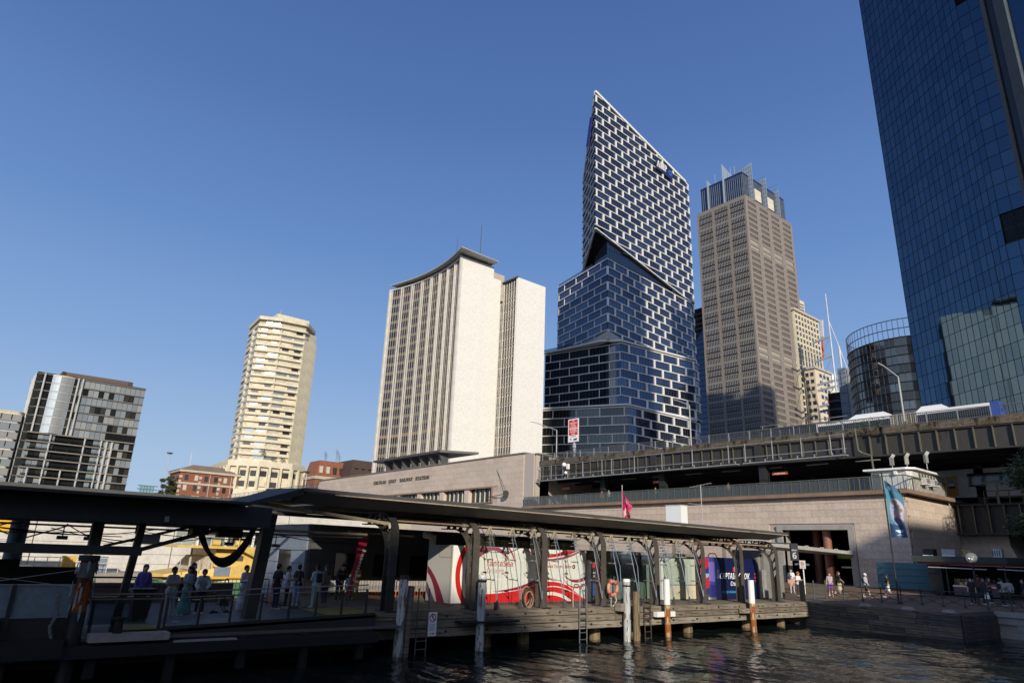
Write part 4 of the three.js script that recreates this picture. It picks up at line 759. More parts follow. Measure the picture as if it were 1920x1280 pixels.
{ // platform front: stone wall, ledge, glazed railing
  const t = thing('platform_wall', 'pale stone block wall under the platform with a wide dark entrance opening', 'wall', [-50, .5, -70]);
  const jt = mat([.40, .34, .30], .95);
  part('joint_wall', G().box(-79.2, -38.6, .3, 9.15, -70.6, -70.12).box(-38.6, -31, 6.2, 9.15, -70.6, -70.12).box(-31, -26.1, .3, 9.15, -70.6, -70.12).box(-26.5, -26.12, .3, 9.15, -83, -70.2), jt, t);
  let n = 0; const rest = G();
  for (let r = 0; r < 13; r++) for (let c = 0; c < 34; c++) {
    const w = 1.62, h = .67, y0 = .45 + r * h, x0 = -80.6 + c * w + (r % 2 ? .8 : 0), x1 = Math.min(x0 + w - .015, -26); if (x0 > -26.3 || x0 < -79.2) continue; const y1 = y0 + h - .015;
    if (x1 > -38.7 && x0 < -30.9 && y0 < 6.2) { if (x0 < -38.7 && x1 > -38.7) continue; if (x0 < -30.9 && x1 > -30.9) { slab('stone_block', [(x1 - 30.95) / 2, (y0 + y1) / 2, -70.1], 0, x1 + 30.95, y1 - y0, .2, pick(M.stone), t); } continue; }
    if (y0 < 5 && x0 < -42) { rest.box(x0, x1, y0, y1, -70.2, -70); continue; }
    slab('stone_block', [(x0 + x1) / 2, (y0 + y1) / 2, -70.1 + rr(-.008, .008)], 0, x1 - x0, y1 - y0, .2, pick(M.stone), t);
  }
  for (let r = 0; r < 13; r++) for (let c = 0; c < 8; c++) { const w = 1.62, y0 = .45 + r * .67, z0 = -70 - c * w - (r % 2 ? .8 : 0); slab('stone_block', [-26.1, y0 + .32, Math.max(z0 - w / 2, -82.4)], Math.PI / 2, w - .015, .655, .2, pick(M.stone), t); }
  stuff(part('stone_blocks', rest, M.stone[0], t));
  part('opening_frame', G().box(-39.2, -31.6, 5.85, 6.3, -71.5, -69.85).box(-31.6, -31, .4, 6.3, -71.5, -69.85).box(-39.2, -38.6, .4, 5.85, -71.5, -69.85), M.stoneGrey, t);
  part('concourse', G().box(-44, -26.6, .4, .5, -91.8, -71.6).box(-44, -26.6, 8.6, 9, -91.8, -71), M.greyDark, t);
  part('ledge', G().prism([[-81.2, -69.4], [-25.3, -69.4], [-25.2, -81], [-26.2, -81], [-26.2, -70.2], [-81.2, -70.2]], 9.15, 9.52), M.ledge, t);
  part('ledge_soffit', G().box(-81, -25.7, 9.0, 9.15, -70.2, -69.65), M.ledge, t);
  const r = thing('platform_railing', 'olive steel platform railing with smoky glass panes above the stone ledge', 'railing', [-50, 9.5, -69.6]);
  let k = 0; for (let x = -80.8; x <= -25.6; x += 1.02, k++) { part('post', G().box(x - .03, x + .03, 9.5, 10.82, -69.66, -69.54), M.olive, r); if (x < -26.6) { slab('pane', [x + .51, 10.18, -69.62], 0, .92, 1.16, .014, x > -31 ? M.glass : M.glassRail, r); part('pane_bar', G().box(x + .495, x + .525, 9.6, 10.75, -69.6, -69.57), M.olive, r); } }
  part('top_rail', G().box(-81, -25.5, 10.8, 10.88, -69.67, -69.53), M.olive, r); part('bottom_rail', G().box(-81, -25.5, 9.55, 9.6, -69.64, -69.56), M.olive, r);
  for (let z = -70.2; z > -80; z -= .32) part('picket', G().box(-25.56, -25.52, 9.5, 10.8, z - .02, z + .02), M.olive, r); part('side_rail', G().box(-25.6, -25.48, 10.8, 10.88, -80, -69.55), M.olive, r);
  // hanging platform name boards
  [-76.6, -58.5, -40.8].forEach((x, i) => {
    const s = thing('platform_name_board', ['orange platform name board hanging nearest the station corner', 'orange platform name board hanging in the middle bay', 'orange platform name board hanging nearest the white signal box'][i], 'sign', [x, 12.5, -74.5], 'orange platform name boards');
    part('board', G().box(x - .95, x + .95, 12.3, 12.62, -74.55, -74.45), M.orange, s); for (const d of [-.7, .7]) part('hanger', G().rod([x + d, 12.6, -74.5], [x + d, 13.5, -74.5], .025, 5), M.greyDark, s);
    text3('lettering', 'Circular Quay', font, .15, .015, [x - .68, 12.39, -74.45], [1, 0, 0], M.whiteClean, s);
  });
}
{ // signal box at the corner of the platform
  const t = thing('signal_box', 'white weatherboard signal box with window air conditioners on the platform corner', 'cabin', [-27, 9.5, -76]);
  part('wall', G().prism([[-29.4, -71.6], [-26.1, -71.6], [-25.7, -72], [-25.7, -80], [-29.4, -80]], 9.6, 11.6), M.white, t);
  part('roof', G().prism([[-30, -71.2], [-26, -71.2], [-25.3, -71.8], [-25.3, -80.4], [-30, -80.4]], 11.6, 11.78), M.whiteClean, t);
  part('door_recess', G().box(-29.3, -28.6, 9.7, 11.3, -71.62, -71.55), M.greyDark, t);
  for (let k = 0; k < 6; k++) part('shutter', G().box(-25.72, -25.64, 10.6, 11.4, -77.6 + k * .75, -77.2 + k * .75), M.olive, t);
  part('lamp', G().cbox(-27, 11.3, -71.4, .25, .35, .3), M.whiteClean, t);
  [['front', -74], ['rear', -76]].forEach(([l, z]) => { const a = thing('air_conditioner', 'white louvred window air conditioner on the signal box, the ' + l + ' one', 'air conditioner', [-25.4, 10.4, z]); part('case', G().box(-25.7, -25.1, 10.35, 10.95, z - .45, z + .45), M.white, a); for (let k = 0; k < 5; k++) part('louvre', G().box(-25.1, -25.06, 10.42 + k * .1, 10.46 + k * .1, z - .4, z + .4), M.greyDark, a); part('bracket', G().box(-25.7, -24.95, 10.28, 10.34, z - .5, z + .5), M.whiteClean, a); });
  [['left', -28.2], ['middle', -26.8], ['right', -25]].forEach(([l, x], i) => { const a = thing('antenna_unit', 'small grey radio antenna unit on a stalk over the signal box, ' + l + ' one', 'antenna', [x, 11.78, -74]); part('stalk', G().rod([x, 11.78, -74], [x, 12.4, -74], .05, 6), M.galv, a); part('head', G().cbox(x, 12.8, -74, .35, .8, .25, i * .6), M.greyPaint, a); part('bracket', G().bar([x, 13.1, -74], [x + .25, 13.5, -74.1], .18, .3), M.lightGrey, a); });
}
{ // train behind, lower rail bridge and abutment
  const t = thing('train', 'white commuter train with orange doors standing under the viaduct at right', 'train', [-20, 10, -86]);
  part('body', G().box(-28.6, 4, 10, 13, -89, -85.6), M.white, t); part('window_band', G().box(-25.1, 4, 11.1, 12.5, -85.62, -85.52), M.gDark[2], t);
  for (const x of [-27.9, -26.7]) { part('door', G().box(x - .5, x + .5, 10.2, 12.3, -85.62, -85.5), mat([.62, .28, .02], .5), t); part('door_window', G().box(x - .3, x + .3, 11, 12, -85.5, -85.47), M.gDark[2], t); }
  const w = thing('rail_bridge', 'dark riveted steel rail bridge with broad stiffened plates at right', 'bridge', [-16, 6, -83]);
  part('girder', G().box(-27.2, 6, 6.1, 8.95, -83.4, -83), M.girder, w); part('flange', G().box(-27.2, 6, 5.95, 6.12, -83.5, -82.5).box(-27.2, 6, 8.85, 9, -83.5, -82.5), M.girder, w); part('deck', G().box(-27.2, 6, 8.6, 9.2, -91, -83.4), M.blackSteel, w);
  for (let x = -26.9; x < 5; x += 1.36) part('stiffener', G().box(x - .05, x + .05, 6.1, 8.9, -83, -82.45), M.olive, w);
  const p = G(); for (const y of [9.6, 10.3]) p.tube([[-23, y, -82.6], [6, y, -82.6]], .05, 6); for (let x = -23; x < 5; x += 1.1) p.rod([x, 9, -82.5], [x, 10.3, -82.6], .05, 6); part('pipe_rail', p, M.olive, w);
  part('signal_stand', G().rod([-21.7, 8.9, -82.3], [-21.7, 11.2, -82.3], .1, 7).rod([-22.8, 11.1, -82.3], [-20.7, 11.2, -82.3], .12, 7), M.greyPaint, w);
  const a = thing('bridge_abutment', 'pink tiled bridge abutment with battered right edge behind the kiosk', 'abutment', [-24, .5, -84]);
  part('core', G().hexa([[-27.5, .5, -84.2], [-20.4, .5, -84.2], [-20.4, .5, -90], [-27.5, .5, -90], [-27.5, 5.98, -84.2], [-22.4, 5.98, -84.2], [-22.4, 5.98, -90], [-27.5, 5.98, -90]]), M.joint, a);
  for (let r = 0; r < 6; r++) for (let c = 0; c < 6; c++) slab('tile', [-26.95 + c * .92, 1 + r * .92, -84.15], 0, .9, .9, .12, pick(M.stone), a);
  part('batter', G().hexa([[-21.7, .5, -84.1], [-20.3, .5, -84.1], [-20.3, .5, -90], [-21.7, .5, -90], [-22.6, 5.98, -84.1], [-22.3, 5.98, -84.1], [-22.3, 5.98, -90], [-22.6, 5.98, -90]]), M.stone[3], a);
}
// traffic and street furniture on the viaduct
{
  const t = thing('articulated_bus', 'white articulated bus with concertina joint and blue rear on the viaduct', 'bus', [-28, 15.5, -77]);
  const z0 = -77, z1 = -79.5, bus = (a, b) => { const g = G().box(a, b, 15.85, 18.25, z1, z0); return g; };
  part('body', bus(-37.1, -28.9), M.whiteClean, t); part('body', bus(-26.3, -18.9), M.whiteClean, t);
  part('window_band', G().box(-36.9, -28.95, 16.75, 17.85, z0, z0 + .03), M.gDark[2], t); part('window_band', G().box(-26.2, -19.6, 16.75, 17.85, z0, z0 + .03), M.gDark[2], t);
  part('skirt', G().box(-37, -28.95, 15.85, 16.7, z0, z0 + .02).box(-26.2, -22, 15.85, 16.7, z0, z0 + .02), mat([.07, .075, .09], .5), t);
  part('roof_pod', G().hexa([[-33.5, 18.25, z0 - .15], [-29, 18.25, z0 - .15], [-29, 18.25, z1 + .2], [-33.5, 18.25, z1 + .2], [-32.6, 18.75, z0 - .3], [-29.6, 18.75, z0 - .3], [-29.6, 18.75, z1 + .3], [-32.6, 18.75, z1 + .3]]), M.whiteClean, t);
  part('roof_pod', G().hexa([[-26.3, 18.25, z0 - .15], [-23.2, 18.25, z0 - .15], [-23.2, 18.25, z1 + .2], [-26.3, 18.25, z1 + .2], [-25.8, 18.75, z0 - .3], [-23.9, 18.75, z0 - .3], [-23.9, 18.75, z1 + .3], [-25.8, 18.75, z1 + .3]]), M.whiteClean, t);
  for (let k = 0; k < 12; k++) part('bellows', G().box(-28.9 + k * .217, -28.77 + k * .217, 15.95, 18.2, z1 + .1, z0 - .04), k % 2 ? M.creamDark : M.greyPaint, t);
  part('rear_panel', G().box(-19.6, -18.85, 15.9, 18.27, z1 - .01, z0 + .02), mat([.03, .08, .42], .4), t);
  const cols = [M.red, M.yellowDeep, mat([.02, .2, .5], .5), M.whiteClean]; for (let k = 0; k < 16; k++) part('painted_shape', G().cbox(-18.82, 16.3 + rnd() * 1.7, z0 - .3 - rnd() * 1.8, .03, rr(.15, .5), rr(.15, .5), 0), pick(cols), t);
  for (const x of [-35, -24, -20.8]) part('wheel', G().rod([x, 16, z0 - .25], [x, 16, z0 + .01], .48, 18), M.black, t, .6);
  text3('route_lettering', 'Transport', font, .2, .01, [-36, 18.02, z0 + .01], [1, 0, 0], M.greyPaint, t);
  const d = thing('glazed_barrier', 'long dark glazed box with thin roof rails left of the bus on the viaduct', 'barrier', [-41, 15.5, -80.5]);
  part('glass', G().box(-46.3, -35, 15.6, 18.9, -83, -80.5), M.gDark[2], d); part('roof', G().box(-46.6, -34.8, 18.9, 19.05, -83.2, -80.3), M.greyDark, d);
  const f = G(); for (let x = -46.2; x < -35; x += 1.3) f.box(x, x + .08, 15.6, 18.9, -80.5, -80.42); for (const y of [16.6, 17.7]) f.box(-46.3, -35, y, y + .07, -80.5, -80.43); part('frame', f, M.greyPaint, d);
  const rl = G(); rl.rod([-46.3, 19.5, -80.6], [-35, 19.5, -80.6], .05, 5); for (let x = -46; x < -35; x += 2.2) rl.rod([x, 19, -80.6], [x, 19.5, -80.6], .04, 5); part('roof_rail', rl, M.greyPaint, d);
  for (const [l, x, y, dx, dy] of [['nearest the station', -76.45, 21.3, -6.2, 2.1], ['in front of the stacked tower', -51.3, 21.7, -2.6, 1.2], ['above the bus', -25.8, 21.0, -1.7, 1.8]]) {
    const s = thing('street_lamp', 'slim grey street lamp with raised arm on the viaduct, ' + l, 'street lamp', [x, 16.4, -72.2]);
    part('pole', G().rod([x, 16.4, -72.2], [x, y, -72.2], .1, 8, .075), M.lightGrey, s); part('arm', G().tube([[x, y, -72.2], [x + dx * .8, y + dy * .85, -72.2]], .06, 7), M.lightGrey, s); part('lamp_head', G().bar([x + dx * .78, y + dy * .83, -72.2], [x + dx, y + dy, -72.2], .28, .12), M.lightGrey, s);
  }
  const s = thing('road_sign', 'tall red and white road sign with detour arrow on a grey post', 'road sign', [-72.2, 16.4, -71.8]);
  part('post', G().rod([-72.2, 16.4, -71.9], [-72.2, 19.5, -71.9], .17, 8), M.lightGrey, s); part('control_box', G().cbox(-72.05, 18.3, -71.75, .35, .6, .3), M.lightGrey, s);
  part('board', G().box(-73.35, -71.1, 18.95, 22.5, -71.75, -71.68), M.whiteClean, s);
  panel('sign_face', [-73.3, 19, -71.67], [1, 0, 0], 2.15, 3.45, canvasMat(256, 420, (x, w, h) => {
    x.fillStyle = '#f0efea'; x.fillRect(0, 0, w, h); x.fillStyle = '#d3281e'; x.fillRect(16, 14, w - 32, 154); x.fillRect(16, 182, w - 32, 120); x.fillStyle = '#fff'; x.textAlign = 'center'; x.font = 'bold 31px sans-serif';
    ['NO', 'DANGEROUS', 'GOODS', 'IN TUNNEL'].forEach((s, i) => x.fillText(s, w / 2, 48 + i * 36)); ['OR TUNNEL', 'CLEARANCE'].forEach((s, i) => x.fillText(s, w / 2, 214 + i * 34)); x.font = 'bold 38px sans-serif'; x.fillText('4.4m', w / 2, 290); x.fillStyle = '#444'; x.font = 'bold 34px sans-serif'; x.fillText('DETOUR', w / 2, 338);
    x.fillStyle = '#222'; x.fillRect(132, 370, 84, 26); x.fillRect(196, 360, 24, 36); x.beginPath(); x.arc(150, 398, 10, 0, 7); x.arc(200, 398, 10, 0, 7); x.fill(); x.lineWidth = 9; x.strokeStyle = '#222'; x.beginPath(); x.moveTo(90, 396); x.lineTo(54, 364); x.lineTo(80, 364); x.moveTo(54, 364); x.lineTo(54, 390); x.stroke();
  }), s);
  const g = thing('loudspeaker_cluster', 'white round camera and loudspeakers on the gantry below the road sign', 'loudspeaker', [-71.2, 14.6, -70.2]);
  part('dome', new THREE.SphereGeometry(.33, 14, 10).translate(-1.05, .7, .35), M.whiteClean, g); part('box', G().cbox(-71.6, 15, -70, .4, .75, .3), M.whiteClean, g); part('lower_dome', new THREE.SphereGeometry(.24, 12, 8).translate(-.7, -.5, .35), M.whiteClean, g); part('post', G().rod([-71.85, 13.3, -70.2], [-71.85, 15.5, -70.2], .06, 6), M.galv, g);
  const p = thing('wall_weed', 'small green weed growing from the mossy viaduct edge by the drain pipe', 'plant', [-29.6, 16.4, -72.6]);
  const w = G(); for (let i = 0; i < 260; i++) { const q = [-29.3 + rr(-1.6, 1.2), 16.4 + rr(0, 1) * rnd() * 1.1, -72.9 + rr(-.3, .5)], f = () => rr(-.14, .14); w.tri(q, [q[0] + f(), q[1] + f() + .06, q[2] + f()], [q[0] + f(), q[1] + f(), q[2] + f()]); } part('foliage', w, M.leaf, p);
}
// ---------- the wharf
const PZ = [-14.2, -18.3, -22.35, -26.4, -30.65, -34.9, -38.95, -43.1];
{
  const t = thing('timber_wharf', 'timber wharf with three rows of weathered edge beams on stub piles', 'wharf', [-30, -1.5, -30]);
  part('deck_base', G().box(-36, -24.2, -.25, -.05, -46, -13), M.timber, t);
  for (let k = 0; k < 14; k++) slab('deck_plank', [-24.35 - k * .3, -.02, -29.5], Math.PI / 2, 33, .06, .285, pick([M.timber, M.timberB]), t);
  part('deck_rear', G().box(-36, -28.4, -.05, .01, -46, -13), M.timberB, t);
  [[0, .26, M.timberB, .02], [-.29, .27, M.timber, .05], [-.6, .3, M.timberC, 0]].forEach(([y, h, m, o], r) => { let z = -13.2; while (z > -45.8) { const L = Math.min(rr(4, 7.5), z + 46); if (L > .3) slab('edge_beam', [-24.05 + o, y - h / 2 - .01, z - L / 2], Math.PI / 2, L - .03, h, .3, r === 1 ? pick([M.timber, M.timberB]) : m, t); z -= L; } });
  const bl = G(); for (let z = -14.5; z > -45; z -= 2.1) for (const y of [-.15, -.72]) bl.rod([-23.9, y, z], [-23.83, y, z], .045, 8); stuff(part('bolts', bl, M.darkSteel, t));
  for (let k = 0; k < 8; k++) { const z = [-15, -19.4, -21.6, -26.3, -29.4, -33.9, -39.8, -43.9][k]; part('stub_pile', G().rod([-24.9, -4, z], [-24.9, -.9, z], .3, 12, .28), M.pileWood, t, .6); part('rear_pile', G().rod([-28, -4, z - 1], [-28, -.9, z - 1], .25, 10), M.pileWood, t, .6); }
  part('shade_skirt', G().box(-36, -35.8, -4, -.25, -46, -13).box(-36, -24.4, -4, -.25, -13.2, -13), M.black, t);  // black sheets added to stand for the shade under the wharf
  for (let z = -16; z > -45; z -= 4) part('cross_beam', G().box(-36, -24.3, -.75, -.25, z - .15, z + .15), M.timber, t);
}
// arched lattice frames
const archGeo = (() => {
  const o = { outer: G(), inner: G(), web: G(), lace: G() }, out = [[0, 0], [0, 2.86]], inn = [[-.4, 0], [-.4, 2.15]];
  for (let i = 1; i <= 8; i++) { const a = i / 8 * Math.PI / 2; out.push([-1 + 1 * Math.cos(a), 2.86 + .9 * Math.sin(a)]); }
  out.push([-2.6, 3.78]);
  for (let i = 1; i <= 9; i++) { const a = i / 9 * Math.PI / 2; inn.push([-1.6 + 1.2 * Math.cos(a), 2.15 + 1.15 * Math.sin(a)]); }
  inn.push([-2.6, 3.32]);
  const strip = (g, p, w) => { for (let i = 0; i < p.length - 1; i++) g.bar([p[i][0], p[i][1], 0], [p[i + 1][0], p[i + 1][1], 0], w, .05, [0, 0, 1]); };
  strip(o.outer, out, .05); strip(o.inner, inn, .05);
  const flange = (g, p, d) => { for (let i = 0; i < p.length - 1; i++) g.bar([p[i][0], p[i][1], 0], [p[i + 1][0], p[i + 1][1], 0], .045, .34, [0, 0, 1]); };
  o.outer = G(); flange(o.outer, out); o.inner = G(); flange(o.inner, inn);
  o.web.hexa([[-.38, 0, .02], [-.02, 0, .02], [-.02, 0, -.02], [-.38, 0, -.02], [-.38, 1.5, .02], [-.02, 1.5, .02], [-.02, 1.5, -.02], [-.38, 1.5, -.02]]);
  const at = (p, f) => { const L = []; let s = 0; for (let i = 0; i < p.length - 1; i++) { const d = Math.hypot(p[i + 1][0] - p[i][0], p[i + 1][1] - p[i][1]); L.push(d); s += d; } let q = f * s; for (let i = 0; i < L.length; i++) { if (q <= L[i]) return [lerp(p[i][0], p[i + 1][0], q / L[i]), lerp(p[i][1], p[i + 1][1], q / L[i])]; q -= L[i]; } return p[p.length - 1]; };
  for (let k = 0; k < 17; k++) { const f = .2 + k * .047, a = at(out, f), b = at(inn, f - .04 + (k % 2 ? .08 : 0)); o.lace.bar([a[0], a[1], 0], [b[0], b[1], 0], .05, .1, [0, 0, 1]); }
  return Object.fromEntries(Object.entries(o).map(([k, g]) => [k, g.geo()]));
})();
{
  const names = ['at the shaded left end of the wharf', 'in front of the red and white kiosk wall, left', 'in front of the red and white kiosk wall, right', 'beside the life ring', 'right of the second ladder', 'left of the dark blue booth', 'in front of the dark blue booth', 'last one by the picket fence'];
  PZ.forEach((z, i) => {
    const t = thing('arched_frame', 'curved steel lattice canopy frame ' + names[i], 'canopy frame', [-24.35, 0, z], 'arched canopy frames along the wharf');
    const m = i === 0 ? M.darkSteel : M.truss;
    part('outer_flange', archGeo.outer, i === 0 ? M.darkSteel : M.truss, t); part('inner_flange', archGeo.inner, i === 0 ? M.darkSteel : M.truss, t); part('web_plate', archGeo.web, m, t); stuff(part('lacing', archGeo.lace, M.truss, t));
    part('base_plate', G().box(-24.98, -24.1, 0, .04, z - .25, z + .25), M.darkSteel, t);
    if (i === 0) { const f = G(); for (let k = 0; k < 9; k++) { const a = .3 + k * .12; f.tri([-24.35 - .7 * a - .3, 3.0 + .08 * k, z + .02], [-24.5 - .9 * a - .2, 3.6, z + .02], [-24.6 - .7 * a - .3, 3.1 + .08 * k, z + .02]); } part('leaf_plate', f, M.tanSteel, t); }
  });
}
{ // wharf canopy
  const t = thing('wharf_canopy', 'long flat wharf canopy with thin pale edge and rising grey soffit', 'canopy', [-30, 3.8, -27]);
  const za = -9.8, zb = -43.1, e = -23.4;
  const rs = (a, b, x, y) => G().hexa([[e, 4.22, a], [x, y, a], [x, y, b], [e, 4.22, b], [e, 4.29, a], [x, y + .1, a], [x, y + .1, b], [e, 4.29, b]]); part('roof_sheet', rs(-12.5, zb, -38, 4.5), M.roofDark, t); part('roof_sheet', rs(za, -12.5, -27.2, 4.35), M.roofDark, t);
  part('soffit', G().hexa([[e - .05, 4.14, za - .1], [-24.8, 3.82, za - .1], [-24.8, 3.82, zb + .05], [e - .05, 4.14, zb + .05], [e - .05, 4.21, za - .1], [-24.8, 4.0, za - .1], [-24.8, 4.0, zb + .05], [e - .05, 4.21, zb + .05]]), M.soffit, t);
  part('inner_ceiling', G().box(-37, -24.9, 4.05, 4.12, zb, -12.5).box(-27, -24.9, 4.05, 4.12, -12.5, za), M.greyDark, t);
  part('edge_strip', G().box(e - .04, e + .03, 4.12, 4.17, zb, -11), M.tanSteel, t); part('edge_gutter', G().box(e - .05, e + .05, 4.18, 4.3, zb, za), M.greyDark, t);
  part('hip_end', G().hexa([[e, 3.4, -7.4], [-27, 3.4, -7.4], [-27, 4.1, za], [e, 4.05, za], [e, 3.5, -7.4], [-27, 3.5, -7.4], [-27, 4.4, za], [e, 4.29, za]]), M.roofDark, t);
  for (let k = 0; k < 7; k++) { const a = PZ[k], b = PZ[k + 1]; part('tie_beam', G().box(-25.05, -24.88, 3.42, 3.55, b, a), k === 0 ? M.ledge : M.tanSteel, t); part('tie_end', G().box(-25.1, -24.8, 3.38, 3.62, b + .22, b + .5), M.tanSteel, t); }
  part('tie_beam', G().bar([-24.6, 3.3, -14], [-24.7, 3.75, -8.5], .1, .12), M.tanSteel, t);
  for (const z of PZ) part('rafter', G().box(-37, -24.5, 3.88, 4.05, z - .1, z + .1), M.darkSteel, t);
  for (const x of [-29, -33]) part('purlin', G().box(x - .08, x + .08, 3.7, 3.85, zb, za), M.darkSteel, t);
}
// cable-braced glass wall
{
  const t = thing('glass_wind_screen', 'frameless glass wind screen with steel clamps along the wharf under the canopy', 'glass screen', [-25.2, 0, -28]);
  const rows = [.12, 1.2, 2.05, 2.95];
  const bays = [[1, 2, 3], [2, 3, 3], [3, 4, 3], [4, 5, 3], [5, 6, 0]];
  const cl = G();
  for (const [a, b, n] of bays) for (let i = 0; i < n; i++) for (let r = 0; r < 3; r++) {
    const z0 = lerp(PZ[a], PZ[b], i / n), z1 = lerp(PZ[a], PZ[b], (i + 1) / n), o = .03 * (r - 1);
    slab('pane', [-25.15 - o, (rows[r] + rows[r + 1]) / 2, (z0 + z1) / 2], Math.PI / 2, Math.abs(z1 - z0) - .03, rows[r + 1] - rows[r] - .03, .012, M.glass, t);
    cl.cbox(-25.12, rows[r + 1], z1, .08, .05, .22);
  }
  part('glass_clamps', cl, M.stainless, t);
  for (const k of [1, 2, 3, 4]) {
    const a = PZ[k], b = PZ[k + 1];
    [.27, .60, .93].forEach((f, j) => {
      const z = lerp(a, b, f), s = thing('cable_strut', `slanting steel bracing rods, ${['left', 'middle', 'right'][j]} pair in glass bay ${['one', 'two', 'three', 'four'][k - 1]} from the left`, 'bracing rods', [-24.8, 0, z], 'bracing rods along the glass screen');
      const g = G().rod([-24.9, 3.45, z + .05], [-24.25, .25, z - .1], .022, 6).rod([-24.9, 3.45, z - .02], [-24.55, 1.9, z - .32], .018, 6).rod([-24.55, 1.9, z - .32], [-24.25, .25, z - .1], .018, 6);
      part('rods', g, M.stainless, s);
      part('bracket', G().bar([-24.86, 3.5, z], [-24.88, 3.08, z + .2], .05, .09).bar([-24.86, 3.5, z], [-24.88, 3.08, z - .2], .05, .09).rod([-24.85, 3.15, z - .22], [-24.85, 3.15, z + .22], .02, 5), M.tanSteel, s);
      part('foot', G().hexa([[-24.35, .04, z - .03], [-24.15, .04, z - .03], [-24.15, .04, z - .19], [-24.35, .04, z - .19], [-24.28, .4, z - .08], [-24.22, .4, z - .08], [-24.22, .4, z - .12], [-24.28, .4, z - .12]]), M.greyDark, s);
      const n = G(); for (const y of [1.2, 2.05, 2.8]) { const fx = lerp(-24.9, -24.25, (3.45 - y) / 3.2); n.cbox(fx, y, z, .09, .06, .09).rod([fx, y, z], [-25.1, y, z], .014, 5); } part('spreader', n, M.stainless, s);
    });
    part('truss_rod', G().rod([-24.7, 3.6, a - .3], [-24.85, 3.1, lerp(a, b, .2)], .018, 5).rod([-24.85, 3.1, lerp(a, b, .2)], [-24.85, 3.1, lerp(a, b, .66)], .018, 5).rod([-24.85, 3.1, lerp(a, b, .66)], [-24.7, 3.6, b + .3], .022, 5), M.stainless, t);
  }
}
